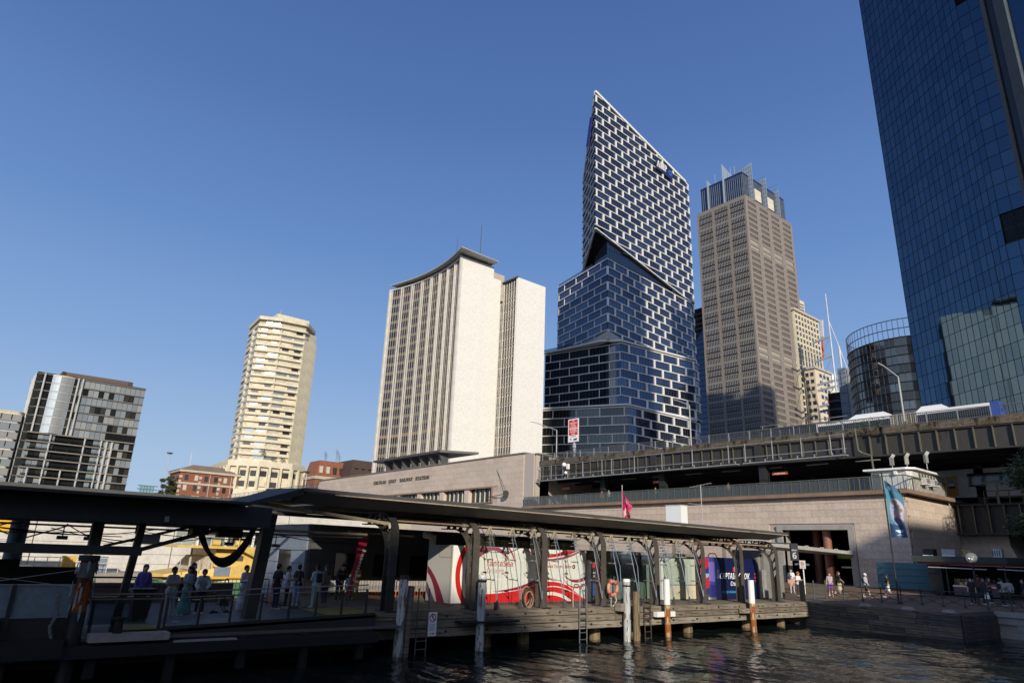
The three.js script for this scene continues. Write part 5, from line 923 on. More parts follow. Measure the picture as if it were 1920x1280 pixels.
// ticket booths
{
  const t = thing('red_wave_kiosk', 'white ticket kiosk printed with red and maroon waves', 'ticket kiosk', [-27.6, 0, -23]);
  part('body', G().box(-28.6, -26.56, .05, 2.62, -27.4, -18.6), M.lightGrey, t);
  part('plinth', G().box(-28.6, -26.53, .02, .1, -27.42, -18.55), M.greyDark, t);
  const m = canvasMat(1400, 396, (x, w, h) => {
    x.fillStyle = '#f1eee6'; x.fillRect(0, 0, w, h);
    const band = (c, f) => { x.fillStyle = c; x.beginPath(); f(); x.closePath(); x.fill(); };
    const arc = (c, cx, cy, r0, r1, dx) => band(c, () => { x.ellipse(cx, cy, r0, r0 * 1.02, 0, 0, 7); x.ellipse(cx + dx, cy, r1, r1 * 1.02, 0, 7, 0, true); });
    x.save(); x.beginPath(); x.rect(0, 0, 330, h); x.clip();
    arc('#c4201c', 330, 200, 300, 268, 10); arc('#f1eee6', 352, 200, 268, 240, 0);
    arc('#5a1432', 372, 205, 252, 196, 22);
    x.restore();
    band('#9b4a62', () => { x.moveTo(230, 0); x.quadraticCurveTo(180, 60, 172, 160); x.lineTo(186, 170); x.quadraticCurveTo(220, 60, 360, 24); x.quadraticCurveTo(450, 20, 540, 100); x.quadraticCurveTo(500, 20, 430, 0); });
    band('#b03a46', () => { x.moveTo(540, 0); x.quadraticCurveTo(590, 40, 600, 120); x.quadraticCurveTo(575, 50, 520, 0); });
    band('#9a2648', () => { x.moveTo(380, 318); x.quadraticCurveTo(640, 300, 800, 236); x.quadraticCurveTo(930, 200, 1040, 232); x.quadraticCurveTo(930, 222, 830, 262); x.quadraticCurveTo(640, 326, 380, 318); });
    band('#e0272b', () => { x.moveTo(150, 396); x.lineTo(150, 336); x.quadraticCurveTo(540, 346, 800, 276); x.quadraticCurveTo(960, 214, 1180, 276); x.quadraticCurveTo(1300, 340, 1400, 392); x.lineTo(1400, 396); });
    band('#f1eee6', () => { x.moveTo(800, 396); x.quadraticCurveTo(900, 300, 1060, 330); x.quadraticCurveTo(1180, 350, 1230, 396); x.lineTo(1190, 396); x.quadraticCurveTo(1060, 340, 950, 350); x.quadraticCurveTo(880, 360, 850, 396); });
    band('#f1eee6', () => { x.moveTo(930, 286); x.quadraticCurveTo(1100, 250, 1380, 380); x.quadraticCurveTo(1100, 262, 930, 292); });
    band('#9a2648', () => { x.moveTo(1140, 180); x.quadraticCurveTo(1210, 270, 1396, 200); x.lineTo(1396, 232); x.quadraticCurveTo(1210, 290, 1140, 180); });
    band('#d3232c', () => { x.moveTo(1120, 200); x.quadraticCurveTo(1200, 330, 1396, 256); x.lineTo(1396, 276); x.quadraticCurveTo(1190, 340, 1120, 200); });
    band('#d3232c', () => { x.moveTo(700, 0); x.quadraticCurveTo(820, 50, 940, 44); x.quadraticCurveTo(1060, 34, 1140, 0); x.lineTo(1300, 0); x.quadraticCurveTo(1080, 60, 930, 62); x.quadraticCurveTo(800, 58, 690, 0); });
    band('#9b4a62', () => { x.moveTo(900, 74); x.quadraticCurveTo(1130, 70, 1310, 0); x.lineTo(1350, 0); x.quadraticCurveTo(1130, 96, 900, 86); });
    x.fillStyle = '#c96a6c'; x.font = 'bold 62px sans-serif'; x.fillText('fantaSea', 318, 138); x.font = '46px sans-serif'; x.fillText('Cruising', 320, 186);
    x.fillStyle = '#b8323c'; x.font = 'bold 34px sans-serif'; x.fillText('Book Tickets Here', 930, 140); x.fillStyle = '#5a1432'; x.beginPath(); x.arc(1252, 128, 17, 0, 7); x.fill(); x.fillStyle = '#fff'; x.beginPath(); x.moveTo(1247, 119); x.lineTo(1259, 128); x.lineTo(1247, 137); x.fill();
    x.strokeStyle = 'rgba(70,60,60,.5)'; x.lineWidth = 2; for (const a of [200, 470, 700, 930, 1170]) { x.beginPath(); x.moveTo(a, 0); x.lineTo(a, h); x.stroke(); }
  }, .45);
  panel('printed_wall', [-26.54, .1, -18.62], [0, 0, -1], 8.76, 2.5, m, t);
  panel('end_wall', [-28.55, .1, -18.58], [1, 0, 0], 2, 2.5, canvasMat(256, 320, (x, w, h) => { x.fillStyle = '#b9b6ae'; x.fillRect(0, 0, w, h); x.fillStyle = '#7d1f38'; x.beginPath(); x.moveTo(0, 120); x.quadraticCurveTo(120, 190, 200, 320); x.lineTo(120, 320); x.quadraticCurveTo(70, 200, 0, 160); x.fill(); x.fillStyle = '#5e4a55'; x.beginPath(); x.moveTo(0, 210); x.lineTo(100, 320); x.lineTo(40, 320); x.lineTo(0, 270); x.fill(); x.strokeStyle = '#6b6963'; x.lineWidth = 3; x.strokeRect(120, 8, 128, 60); x.beginPath(); x.moveTo(246, 0); x.lineTo(246, h); x.stroke(); }), t);
  
  [['left', -20.9, 2.62], ['right', -24.6, 2.62]].forEach(([l, z, y]) => {
    const a = thing('outdoor_unit', 'boxy beige air conditioning unit with round fan on the kiosk roof, ' + l + ' one', 'air conditioner', [-27.2, y, z]);
    part('case', G().box(-27.4, -27, y, y + .62, z - .5, z + .5), M.cream, a); part('fan_ring', G().rod([-27, y + .32, z + .12], [-26.97, y + .32, z + .12], .24, 16), M.greyPaint, a); part('fan_hub', G().rod([-26.97, y + .32, z + .12], [-26.95, y + .32, z + .12], .09, 10), M.greyDark, a);
  });
  const p = thing('vent_elbow', 'beige duct elbow above the left end of the red wave kiosk', 'duct', [-28, 2.62, -18.4]); part('duct', G().rod([-28, 2.6, -18.4], [-28, 3.05, -18.4], .16, 10).rod([-28, 3.0, -18.3], [-28, 3.05, -17.9], .16, 10), M.cream, p); part('pipe', G().rod([-28.1, 2.95, -17.4], [-28, 3.0, -14], .05, 6), M.tanSteel, p);
}
{
  const t = thing('glass_shop', 'grey green shop booth with pale cabinet doors behind the glass screen', 'shop booth', [-28, 0, -33]);
  part('rear_wall', G().box(-30.2, -30, 0, 2.6, -37.6, -28.2), M.greyDark, t); part('roof', G().box(-30.2, -26.6, 2.55, 2.7, -37.6, -30.5), M.greyPaint, t);
  for (let k = 0; k < 4; k++) part('cabinet_door', G().box(-27, -26.9, .9, 2.5, -34.4 - k * .82 - .79, -34.4 - k * .82), mat([.50, .56, .47], .4), t);
  for (let k = 0; k < 4; k++) part('lower_door', G().box(-27, -26.9, .06, .86, -34.4 - k * .82 - .79, -34.4 - k * .82), M.cream, t);
  part('white_return', G().box(-28, -26.85, .05, 2.5, -34.4, -34.2), M.whiteClean, t); part('counter', G().box(-28.2, -27.6, .05, 1, -33.6, -31), M.greyPaint, t);
  for (let k = 0; k < 3; k++) slab('front_pane', [-26.9, 1.3, -31.2 - k * 1.1], Math.PI / 2, 1.05, 2.4, .02, M.glassGreen, t);
  const p = thing('poster_stand', 'narrow upright poster panel in red and navy beside the kiosk wall', 'poster', [-26.5, 0, -28.2]);
  panel('poster', [-26.6, .25, -27.75], [.25, 0, -1], .95, 1.75, canvasMat(128, 256, (x, w, h) => { x.fillStyle = '#33262c'; x.fillRect(0, 0, w, h); x.fillStyle = '#c22a44'; x.fillRect(0, 0, w, 34); x.fillStyle = '#ddd'; x.font = 'bold 20px sans-serif'; x.textAlign = 'center'; ['DINING', 'BY DAY'].forEach((s, i) => x.fillText(s, w / 2, 78 + i * 26)); x.fillStyle = '#314a8a'; x.fillRect(12, 150, 50, 90); x.fillStyle = '#a33a5a'; x.fillRect(66, 150, 50, 90); }), p);
  part('stand', G().box(-26.75, -26.55, 0, .25, -28.4, -27.7), M.greyDark, p);
  const q = thing('white_post_panel', 'narrow white upright panel at the right end of the red wave kiosk', 'panel', [-26.6, 0, -27.6]); part('board', G().box(-26.7, -26.5, .05, 2.15, -27.75, -27.5), M.whiteClean, q);
  const f = thing('shop_plant', 'leafy plant with a pale flower inside the glass shop', 'plant', [-27.4, 0, -29.6]); part('pot', G().lathe([[0, .05], [.2, .05], [.26, .45], [0, .45]], -27.4, -29.6, 12), M.greyDark, f);
  const g = G(); for (let i = 0; i < 130; i++) { const a = rr(0, 6.28), q = rr(.05, .4), y = rr(.5, 2.0); g.tri([-27.4, y, -29.6], [-27.4 + q * Math.cos(a), y + rr(-.1, .3), -29.6 + q * Math.sin(a)], [-27.4 + q * Math.cos(a + .35), y + rr(-.1, .25), -29.6 + q * Math.sin(a + .35)]); } part('foliage', g, M.leaf, f); part('flower', new THREE.SphereGeometry(.13, 10, 8).translate(.25, 1.75, .2), M.cream, f);
  const bn = thing('striped_banner', 'red and blue striped display banner between the shop and blue booth', 'banner', [-26.4, 0, -37.9]);
  panel('print', [-26.4, .4, -37.5], [.1, 0, -1], .8, 2.1, canvasMat(96, 256, (x, w, h) => { x.fillStyle = '#2c2f6e'; x.fillRect(0, 0, w, h); x.fillStyle = '#c21f2c'; x.beginPath(); x.moveTo(0, 0); x.lineTo(w, 0); x.lineTo(w, 60); x.lineTo(0, 110); x.fill(); x.fillStyle = '#8fb0c8'; x.fillRect(0, 110, w, 34); x.fillStyle = '#c21f2c'; x.beginPath(); x.moveTo(0, 170); x.lineTo(w, 130); x.lineTo(w, 210); x.lineTo(0, 240); x.fill(); }), bn); part('frame', G().box(-26.45, -26.38, .05, .4, -38.3, -37.5), M.greyDark, bn);
}
{
  const t = thing('blue_cruise_booth', 'dark blue cruise booth with rounded purple left end and white lettering', 'ticket booth', [-27.6, 0, -41]);
  part('body', G().box(-28.4, -26.52, .06, 2.6, -44.2, -38.9), mat([.012, .02, .075], .5), t);
  const d = canvasMat(640, 300, (x, w, h) => {
    x.fillStyle = '#16204e'; x.fillRect(0, 0, w, h); x.fillStyle = '#fff'; x.textAlign = 'center'; x.font = 'italic bold 62px sans-serif'; x.fillText('CAPTAIN COOK', 290, 158); x.font = 'italic bold 46px sans-serif'; x.fillText('Cruises', 300, 208);
    x.fillStyle = '#42b4e0'; x.font = 'italic bold 25px sans-serif'; x.fillText("Sydney's Harbour Cruises", 240, 262); x.fillStyle = '#d9202c'; x.fillRect(268, 70, 22, 34); x.fillStyle = '#fff'; x.fillRect(292, 64, 8, 40); x.strokeStyle = '#4a5488'; x.lineWidth = 2; x.beginPath(); x.moveTo(0, 148); x.lineTo(w, 148); x.stroke(); for (let k = 0; k < 3; k++) { x.fillStyle = '#c23a44'; x.fillRect(600, 110 + k * 26, 34, 16); }
    x.strokeStyle = '#8890b0'; x.strokeRect(36, 96, 18, 56);
  }, .4);
  panel('printed_wall', [-26.5, .1, -39.2], [0, 0, -1], 4.95, 2.5, d, t);
  const g = new THREE.CylinderGeometry(.62, .62, 2.5, 28, 1).translate(.75, 1.35, 2.35);
  part('rounded_end', g, canvasMat(256, 256, (x, w, h) => { x.fillStyle = '#3d3f8e'; x.fillRect(0, 0, w, h); x.fillStyle = '#6c63b0'; x.beginPath(); x.ellipse(60, 90, 70, 60, .3, 0, 7); x.fill(); x.fillStyle = '#8a86c8'; x.beginPath(); x.ellipse(150, 70, 50, 34, -.4, 0, 7); x.fill(); x.fillStyle = '#292c70'; x.fillRect(0, 170, w, 86); }, .35), t);
  part('rounded_base', new THREE.CylinderGeometry(.64, .64, .14, 28).translate(.75, .12, 2.35), M.stainless, t);
  part('handrail_loop', G().tube([[-26.2, 2.6, -38.1], [-26.2, 2.82, -38.3], [-26.2, 2.82, -38.9], [-26.2, 2.6, -39.1]], .03, 7), M.trussRust, t);
  const c = thing('grey_cabin', 'tall grey steel cabin with open louvred door at the right end of the wharf', 'cabin', [-27, 0, -45]);
  part('wall', G().box(-28.6, -26.4, .05, 3.1, -47.5, -45), M.greyPaint, c); part('wall', G().box(-28.6, -26.6, .05, 3.1, -44.9, -44.6), M.greyPaint, c); part('roof', G().box(-28.6, -26.4, 3.1, 3.2, -47.5, -44.6), M.greyPaint, c);
  for (let k = 0; k < 7; k++) part('door_bar', G().rod([-26.35 + k * .02, .1, -44.2 - k * .1], [-26.35 + k * .02, 1.9, -44.2 - k * .1], .025, 6), M.lightGrey, c);
  const w = thing('white_notice_board', 'small white upright notice board near the picket fence', 'notice board', [-25.4, 0, -44.4]); part('board', G().box(-25.45, -25.35, .05, .95, -44.7, -44.1), M.whiteClean, w);
}
// mooring and fender piles
function pile(name, label, x, z, y1, r, m, cap, lean = [0, 0]) {
  const t = thing(name, label, 'pile', [x, -1.5, z]);
  part('shaft', G().rod([x, -4.5, z], [x + lean[0], y1, z + lean[1]], r, 14, r * .94), m, t, .6);
  if (cap) part('cap', G().rod([x + lean[0], y1, z + lean[1]], [x + lean[0], y1 + .14, z + lean[1]], r * 1.02, 14, r * .9), cap, t, .6);
  return t;
}
{
  let t = pile('painted_timber_pile', 'old timber fender pile with peeling white paint by the left wharf frame', -23.5, -14.15, 1.25, .18, M.peel, M.blackSteel, [0, -.12]);
  part('brace_timber', G().rod([-23.55, -4, -14.5], [-23.5, 1, -14.62], .13, 9), M.timber, t);
  t = pile('white_capped_pile', 'white painted round pile with black band in front of the kiosk wall', -23.5, -18.05, 1.3, .18, M.peel, M.whiteClean); part('band', G().rod([-23.5, 1.16, -18.05], [-23.5, 1.25, -18.05], .192, 14), M.black, t);
  part('iron_strap', G().box(-24, -23.28, -.42, -.34, -20, -17), M.blackSteel, t);
  t = pile('white_capped_pile', 'white painted round pile with black band beside the bare timber pile', -23.55, -27.2, 1.2, .19, M.peel, M.whiteClean); part('band', G().rod([-23.55, .98, -27.2], [-23.55, 1.05, -27.2], .202, 14), M.black, t);
  t = pile('bare_timber_pile', 'bare split timber pile with orange heartwood next to the white pile', -23.4, -27.72, .75, .18, M.pileWood, null); part('top_block', G().box(-23.8, -23.4, -.15, .2, -26.9, -26.6), M.timberC, t);
  t = pile('rusting_steel_pile', 'white steel pile rusting orange at its base, left of the last two frames', -23.4, -30.2, 1.33, .165, M.rustpile, null); part('painted_top', G().rod([-23.4, .1, -30.2], [-23.4, 1.35, -30.2], .17, 16), M.whiteClean, t, .6); part('rubbing_board', G().box(-23.75, -23.5, -.5, -.25, -31, -29.5), M.whiteClean, t);
  t = pile('rusting_steel_pile', 'white steel pile rusting orange in front of the blue booth', -23.4, -38.25, 1.33, .18, M.rustpile, null); part('painted_top', G().rod([-23.4, .05, -38.25], [-23.4, 1.35, -38.25], .185, 16), M.whiteClean, t, .6); part('rubbing_board', G().box(-23.75, -23.5, -.5, -.25, -39.1, -37.4), M.timberC, t);
  t = thing('rusted_pontoon_pile', 'thick rusted pile wrapped in torn white sheeting at far left', 'pile', [-23, -1.5, -3.55]);
  part('shaft', G().rod([-23, .35, -3.55], [-23, 1.72, -3.55], .2, 16), M.rust, t, .6); part('lower_shaft', G().rod([-23, -4.5, -3.55], [-23, .35, -3.55], .21, 16), M.blackSteel, t, .6); part('top_ring', G().rod([-23, 1.7, -3.55], [-23, 1.85, -3.55], .27, 16), M.blackSteel, t, .6);
  const g = G(); for (let k = 0; k < 46; k++) { const a = rr(0, 6.28), y = rr(.1, 1.65), h = rr(.06, .3), w = rr(.12, .35), r = .215 + rnd() * .05, P = (f, yy, q) => [-23 + (r + q) * Math.cos(f), yy, -3.55 + (r + q) * Math.sin(f)]; if (y < .8 && a > 3.6 && a < 5.6 && rnd() < .6) continue; g.quad(P(a, y, 0), P(a + w, y + .05, .02), P(a + w, y + h, .01), P(a, y + h, 0)); g.tri(P(a, y, 0), P(a + w, y + .05, .02), P(a + w * .6, y - h * .5, .05)); } stuff(part('torn_sheeting', g, mat([.34, .36, .37], .8, 0, { side: THREE.DoubleSide, map: T.stain }), t));
  part('black_collar', G().rod([-23, 1.25, -3.55], [-23, 1.65, -3.55], .213, 16), M.greyDark, t, .6);
  const c = G(); for (let k = 0; k < 26; k++) { const y = .85 - k * .055; c.cbox(-22.85, y, -3.0 + .18 * Math.sin(k * .5) * .25, .06, .07, .06, k); } part('chain', c, mat([.14, .14, .14], .6), t);
}
// ladders
function ladder(label, x, z, y0, y1, m, n, hoop) {
  const t = thing('wharf_ladder', label, 'ladder', [x, y0, z]);
  for (const s of [-.24, .24]) { const pts = hoop ? [[x, y0, z + s], [x, y1 + .75, z + s], [x - .1, y1 + .95, z + s], [x - .35, y1 + .95, z + s], [x - .45, y1 + .7, z + s], [x - .45, .02, z + s]] : [[x, y0, z + s], [x, y1, z + s]]; part('stile', G().tube(pts, .028, 7), m, t); }
  for (let k = 0; k < n; k++) part('rung', G().bar([x, y0 + .12 + k * .29, z - .24], [x, y0 + .12 + k * .29, z + .24], .05, .035), m, t);
}
ladder('bright steel ladder with hooped handrails near the kiosk end', -23.72, -24.3, -1.75, .1, M.stainless, 7, true);
ladder('brown steel ladder between the white pile and rusting pile', -23.72, -29.0, -1.6, 1.0, M.trussRust, 7, false);
ladder('dark rusty ladder beside the no diving sign at the shaded end', -23.72, -15.36, -2, .9, M.rail, 6, false);
{
  const t = thing('no_diving_sign', 'white warning sign with red crossed circle and arrow on the wharf edge', 'sign', [-23.7, -.9, -16.1]);
  part('board', G().box(-23.76, -23.73, -.86, .02, -16.05, -15.65), M.whiteClean, t);
  panel('sign_face', [-23.72, -.85, -15.66], [0, 0, -1], .38, .86, canvasMat(128, 288, (x, w, h) => { x.fillStyle = '#e4e4e2'; x.fillRect(0, 0, w, h); x.strokeStyle = '#a3202c'; x.lineWidth = 11; x.beginPath(); x.arc(64, 68, 46, 0, 7); x.stroke(); x.beginPath(); x.moveTo(34, 34); x.lineTo(98, 102); x.stroke(); x.fillStyle = '#222'; x.fillRect(56, 40, 12, 34); x.beginPath(); x.arc(62, 34, 9, 0, 7); x.fill(); x.fillRect(70, 78, 24, 14); x.fillStyle = '#8a8a90'; for (let k = 0; k < 7; k++) x.fillRect(14, 140 + k * 13, 100 - (k * 17) % 30, 5); x.fillStyle = '#a3202c'; x.fillRect(28, 254, 46, 9); x.beginPath(); x.moveTo(74, 244); x.lineTo(102, 259); x.lineTo(74, 274); x.fill(); }), t);
  const r = thing('life_ring', 'orange and white life ring hung on a post under the canopy', 'life ring', [-24.05, .6, -26.6]);
  const tor = new THREE.TorusGeometry(.32, .085, 12, 30); tor.rotateY(Math.PI / 2); tor.translate(.12, .28, 0); part('ring', tor, mat([.62, .34, .24], .6, 0, { map: T.stain }), r);
  for (let k = 0; k < 4; k++) { const a = k * Math.PI / 2 + .6; const b = new THREE.TorusGeometry(.32, .09, 10, 6, .35); b.rotateZ(a); b.rotateY(Math.PI / 2); b.translate(.12, .28, 0); part('band', b, M.red, r); }
  part('post', G().rod([-24.05, 0, -26.6], [-24.05, 1.3, -26.6], .04, 8), M.galv, r); part('rope', G().tube([[-23.95, .55, -26.8], [-23.92, .3, -26.85], [-23.9, .15, -26.7], [-23.95, .02, -26.6]], .02, 6), M.cream, r);
  const h = thing('hose_reel', 'rope and hose coil hanging on a stand before the red waves', 'hose reel', [-24.5, 0, -21.4]);
  for (let k = 0; k < 7; k++) { const q = new THREE.TorusGeometry(.3 + (k % 3) * .05, .028, 7, 22); q.scale(.8, 1.15, 1); q.rotateY(Math.PI / 2); q.translate(.05 * k - .1, .5 - .02 * k, .03 * (k % 4) - .05); part('coil', q, k % 2 ? M.trussRust : mat([.35, .2, .14], .8), h); }
  part('stand', G().rod([-24.6, 0, -21.4], [-24.6, .95, -21.4], .04, 7).box(-24.75, -24.3, 0, .06, -21.65, -21.15), M.greyDark, h);
  const b = thing('small_bollard', 'short dark bollard on the wharf edge right of the white pile', 'bollard', [-24.1, 0, -18.9]); part('post', G().rod([-24.1, 0, -19.3], [-24.1, .32, -19.3], .08, 12), M.blackSteel, b);
}
// ---------- pontoon, gangway and low roof at the left
{
  const t = thing('pontoon', 'dark floating pontoon with pale concrete kerbs at left', 'pontoon', [-29, -1.5, -3]);
  part('hull', G().box(-36, -22.95, -1.05, -.42, -12.8, 14), M.black, t); part('float', G().box(-35, -24.2, -2.2, -1.05, -12, 14), M.black, t); for (let k = 0; k < 9; k++) part('fender_post', G().box(-22.95, -22.75, -1.35 - .2 * (k % 2), -.46, 4 - k * 2.05, 4.26 - k * 2.05), M.blackSteel, t); part('floor', G().box(-36, -23, -.42, -.35, -14, 14), mat([.15, .13, .115], .85, 0, { map: T.grain }), t);
  for (const [a, b] of [[3, -1.75], [-3.9, -5.95]]) part('kerb', G().box(-23.1, -22.6, -.42, -.22, b, a), M.concrete, t);
  part('fender_beam', G().box(-22.9, -22.5, -.8, -.5, -12.8, 10), M.blackSteel, t); part('fender_beam', G().box(-22.8, -22.55, -.62, -.46, -7.9, -6.1), M.concrete, t); part('tie_block', G().box(-22.9, -22.4, -.75, -.3, -3.3, -1.9), M.blackSteel, t);
  part('ramp_floor', G().hexa([[-23.2, -.3, -5.9], [-27, -.3, -5.9], [-27, -.05, -13], [-23.2, -.05, -13], [-23.2, -.22, -5.9], [-27, -.22, -5.9], [-27, .02, -13], [-23.2, .02, -13]]), M.greyDark, t);
  part('ramp_side', G().hexa([[-23.2, -.62, -5.9], [-23.35, -.62, -5.9], [-23.35, -.36, -13], [-23.2, -.36, -13], [-23.2, -.12, -5.9], [-23.35, -.12, -5.9], [-23.35, .1, -13], [-23.2, .1, -13]]), M.darkSteel, t);
  part('yellow_plate', G().hexa([[-23.4, -.22, -4.8], [-26.2, -.3, -5], [-26.2, -.3, -7], [-23.4, -.2, -5.9], [-23.4, -.19, -4.8], [-26.2, -.27, -5], [-26.2, -.27, -7], [-23.4, -.17, -5.9]]), mat([.35, .27, .04], .8, 0, { map: T.grain }), t);
  part('yellow_plate', G().box(-26.4, -23.6, -.02, .03, -13.4, -11.6), mat([.35, .27, .04], .8, 0, { map: T.grain }), t);
  for (const z of [-1.7, -4.6]) { const b = thing('mooring_bollard', z > -3 ? 'squat black mooring bollard on the left pontoon kerb' : 'squat black mooring bollard right of the rusted pile', 'bollard', [-22.9, -.3, z]); part('post', G().lathe([[0, -.36], [.13, -.36], [.11, .1], [.17, .14], [.17, .2], [0, .22]], -22.85, z, 14), M.black, b); }
  const r = thing('gangway_balustrade', 'glass balustrade with steel handrails along the sloping gangway', 'balustrade', [-23.25, 0, -9]);
  const za = -5.9, zb = -12.6, yb = z => lerp(-.02, .2, (za - z) / (za - zb)), n = 7;
  for (let k = 0; k <= n; k++) { const z = lerp(za, zb, k / n); part('post', G().box(-23.3, -23.22, yb(z) - .3, yb(z) + .72, z - .03, z + .03), M.darkSteel, r); if (k < n) { const z2 = lerp(za, zb, (k + 1) / n); part('pane', G().hexa([[-23.26, yb(z) + .02, z - .06], [-23.24, yb(z) + .02, z - .06], [-23.24, yb(z2) + .02, z2 + .06], [-23.26, yb(z2) + .02, z2 + .06], [-23.26, yb(z) + .62, z - .06], [-23.24, yb(z) + .62, z - .06], [-23.24, yb(z2) + .62, z2 + .06], [-23.26, yb(z2) + .62, z2 + .06]]), M.glass, r); } }
  part('handrail', G().rod([-23.2, yb(za) + .86, za], [-23.2, yb(zb) + .86, zb], .022, 7).rod([-23.2, yb(za) + .7, za], [-23.2, yb(zb) + .7, zb], .018, 7), M.stainless, r);
  const l = thing('pontoon_glass_screen', 'low dark glass screen along the pontoon edge at far left', 'glass screen', [-23.2, 0, -1]);
  for (let k = 0; k < 4; k++) { slab('pane', [-23.2, .62, 2.4 - k * 1.75], Math.PI / 2, 1.68, .8, .03, mat([.22, .28, .32], .25, 0, { map: T.stain }), l); part('post', G().box(-23.28, -23.12, -.35, 1.05, 3.27 - k * 1.75 - .05, 3.27 - k * 1.75 + .05), M.darkSteel, l); }
  part('top_rail', G().box(-23.24, -23.16, 1.03, 1.06, -3.4, 3.4), M.galv, l); part('kick_plate', G().box(-23.22, -23.18, -.35, .2, -3.4, 3.4), M.darkSteel, l);
  slab('pane', [-23.2, .35, -4.6], Math.PI / 2, 1.5, .75, .02, M.glassSmoke, l); part('handrail', G().rod([-23.2, .8, -3.7], [-23.2, .8, -5.8], .022, 7).rod([-23.2, .66, -3.7], [-23.2, .66, -5.8], .018, 7), M.stainless, l); for (const z of [-3.95, -5.75]) part('post', G().box(-23.28, -23.2, -.4, .72, z - .04, z + .04), M.darkSteel, l);
  const c = thing('gangway_roof', 'low dark flat roof with deep fascia over the pontoon at left', 'canopy', [-29, 2.6, -2]);
  part('fascia', G().hexa([[-23, 2.62, 8], [-26.6, 2.62, 8], [-26.6, 2.85, -8.6], [-23, 2.85, -8.6], [-23, 3.3, 8], [-26.6, 3.3, 8], [-26.6, 3.5, -8.6], [-23, 3.5, -8.6]]), M.roofDark, c);
  part('eave', G().hexa([[-22.3, 3.36, 8], [-27, 3.36, 8], [-27, 3.52, -7.6], [-22.3, 3.52, -7.6], [-22.3, 3.42, 8], [-27, 3.42, 8], [-27, 3.6, -7.6], [-22.3, 3.6, -7.6]]), M.roofDark, c);
  part('tie_beam', G().box(-23.2, -22.9, 1.87, 2.12, -4.85, 8), M.darkSteel, c);
  part('column', G().bar([-24, -.35, -4.7], [-24, 2.8, -4.95], .2, .2), M.darkSteel, c); part('column', G().bar([-25, -.35, -9], [-25, 3.4, -9.3], .4, .4), M.darkSteel, c); part('column', G().box(-24.2, -23.9, 1.9, 2.8, -3.9, -3.6), M.darkSteel, c);
  part('brace', G().bar([-23.9, 2.0, -4.9], [-23.9, 2.85, -7.5], .12, .12), M.darkSteel, c); part('brace', G().bar([-24, 2.1, -4], [-24, 2.85, -6.6], .07, .08), M.darkSteel, c); part('hanging_box', G().box(-24.2, -23.9, 2.2, 2.5, -5.5, -5), M.greyPaint, c);
  part('bulkhead_lamp', G().cbox(-22.9, 2.95, -5.35, .12, .16, .12), M.galv, c); for (const z of [-2, -5, -6.6, -7.9]) part('pipe_hanger', G().rod([-25, 2.5, z], [-25, 2.9, z], .03, 5), M.galv, c); part('pipe', G().rod([-25.4, 2.75, 6], [-25.4, 2.85, -13.5], .05, 7).rod([-25.8, 2.62, 6], [-25.8, 2.72, -13.5], .035, 6), M.tanSteel, c);
  for (const [k, z] of [[0, 2.0], [1, -.6], [2, -2.4]]) part('roof_truss_bar', G().bar([-30, 2.75, z + 1.4], [-30, 2.2, z], .05, .05).bar([-30, 2.2, z], [-30, 2.75, z - 1.4], .05, .05), M.olive, c);
  const hc = thing('overhead_cables', 'thin sagging cables and conduits under the pontoon roof', 'cable', [-25, 2.6, -2]); const sag = (a, b, d) => [...Array(9)].map((_, i) => [lerp(a[0], b[0], i / 8), lerp(a[1], b[1], i / 8) - d * 4 * (i / 8) * (1 - i / 8), lerp(a[2], b[2], i / 8)]);
  [[[-24, 2.62, 1], [-25, 2.55, -4], .18], [[-25, 2.7, 0], [-27, 2.4, -5], .1], [[-26, 2.6, -1], [-26.5, 2.7, -6], .25], [[-24.5, 2.7, -3], [-24.6, 2.2, -4.4], .1], [[-28, 2.6, -3], [-27, 2.5, -8], .3], [[-30, 2.65, -6], [-30, 2.7, -12], .2], [[-25.2, 2.75, -9.4], [-25.4, 2.6, -13], .15]].forEach(([a, b, d]) => part('cable', G().tube(sag(a, b, d), .016, 5), M.black, hc)); for (const [x, z] of [[-26.5, -3.2], [-27.5, -4.1], [-26, -8.3], [-27, -10.4]]) part('hanging_lamp', G().rod([x, 2.7, z], [x, 2.35, z], .02, 5).cbox(x, 2.3, z, .14, .12, .3), M.greyPaint, hc);
  const h = thing('hanging_hoses', 'thick black hoses hanging in loops under the low roof', 'hose', [-23.8, 1.7, -7.3]);
  for (let k = 0; k < 3; k++) { const p = []; for (let i = 0; i <= 18; i++) { const f = i / 18, z = lerp(-6.55 - k * .1, -8.35 - k * .08, f); p.push([-23.9 - k * .12, 2.85 - (1.05 + k * .1) * Math.pow(Math.sin(f * Math.PI), .75), z]); } part('hose', G().tube(p, .06, 8), M.black, h); }
  part('hose_clamp', G().box(-24.2, -23.8, 2.55, 2.85, -6.9, -6.4), M.blackSteel, h); part('junction_box', G().box(-24.4, -24.1, 2.5, 2.78, -8.1, -7.3), M.blackSteel, h);
  const d = thing('black_hoarding', 'large black sheeted hoarding panel at far left behind the glass screen', 'hoarding', [-26, -.35, -1]); part('sheet', G().box(-26.1, -26, 0, 1.62, -2.2, 4).box(-26.1, -26, 0, 1.42, -3.9, -2.2), M.black, d);
  const y = thing('steel_pontoon_pile', 'round blue grey steel pile behind the dark beam at far left', 'pile', [-27, -1.5, -2.05]); part('shaft', G().rod([-27, -4, -2.05], [-27, 3, -2.05], .25, 18), M.blueGrey, y, .6);
  const w = thing('mooring_wires', 'thin pale mooring wires crossing in front of the black hoarding', 'wire', [-22.9, .8, -1.5]); part('wire', G().rod([-22.9, .55, 2], [-22.95, 1.45, -3.3], .008, 5).rod([-22.9, 1.6, 1], [-22.95, 1.0, -3.3], .006, 5), M.lightGrey, w);
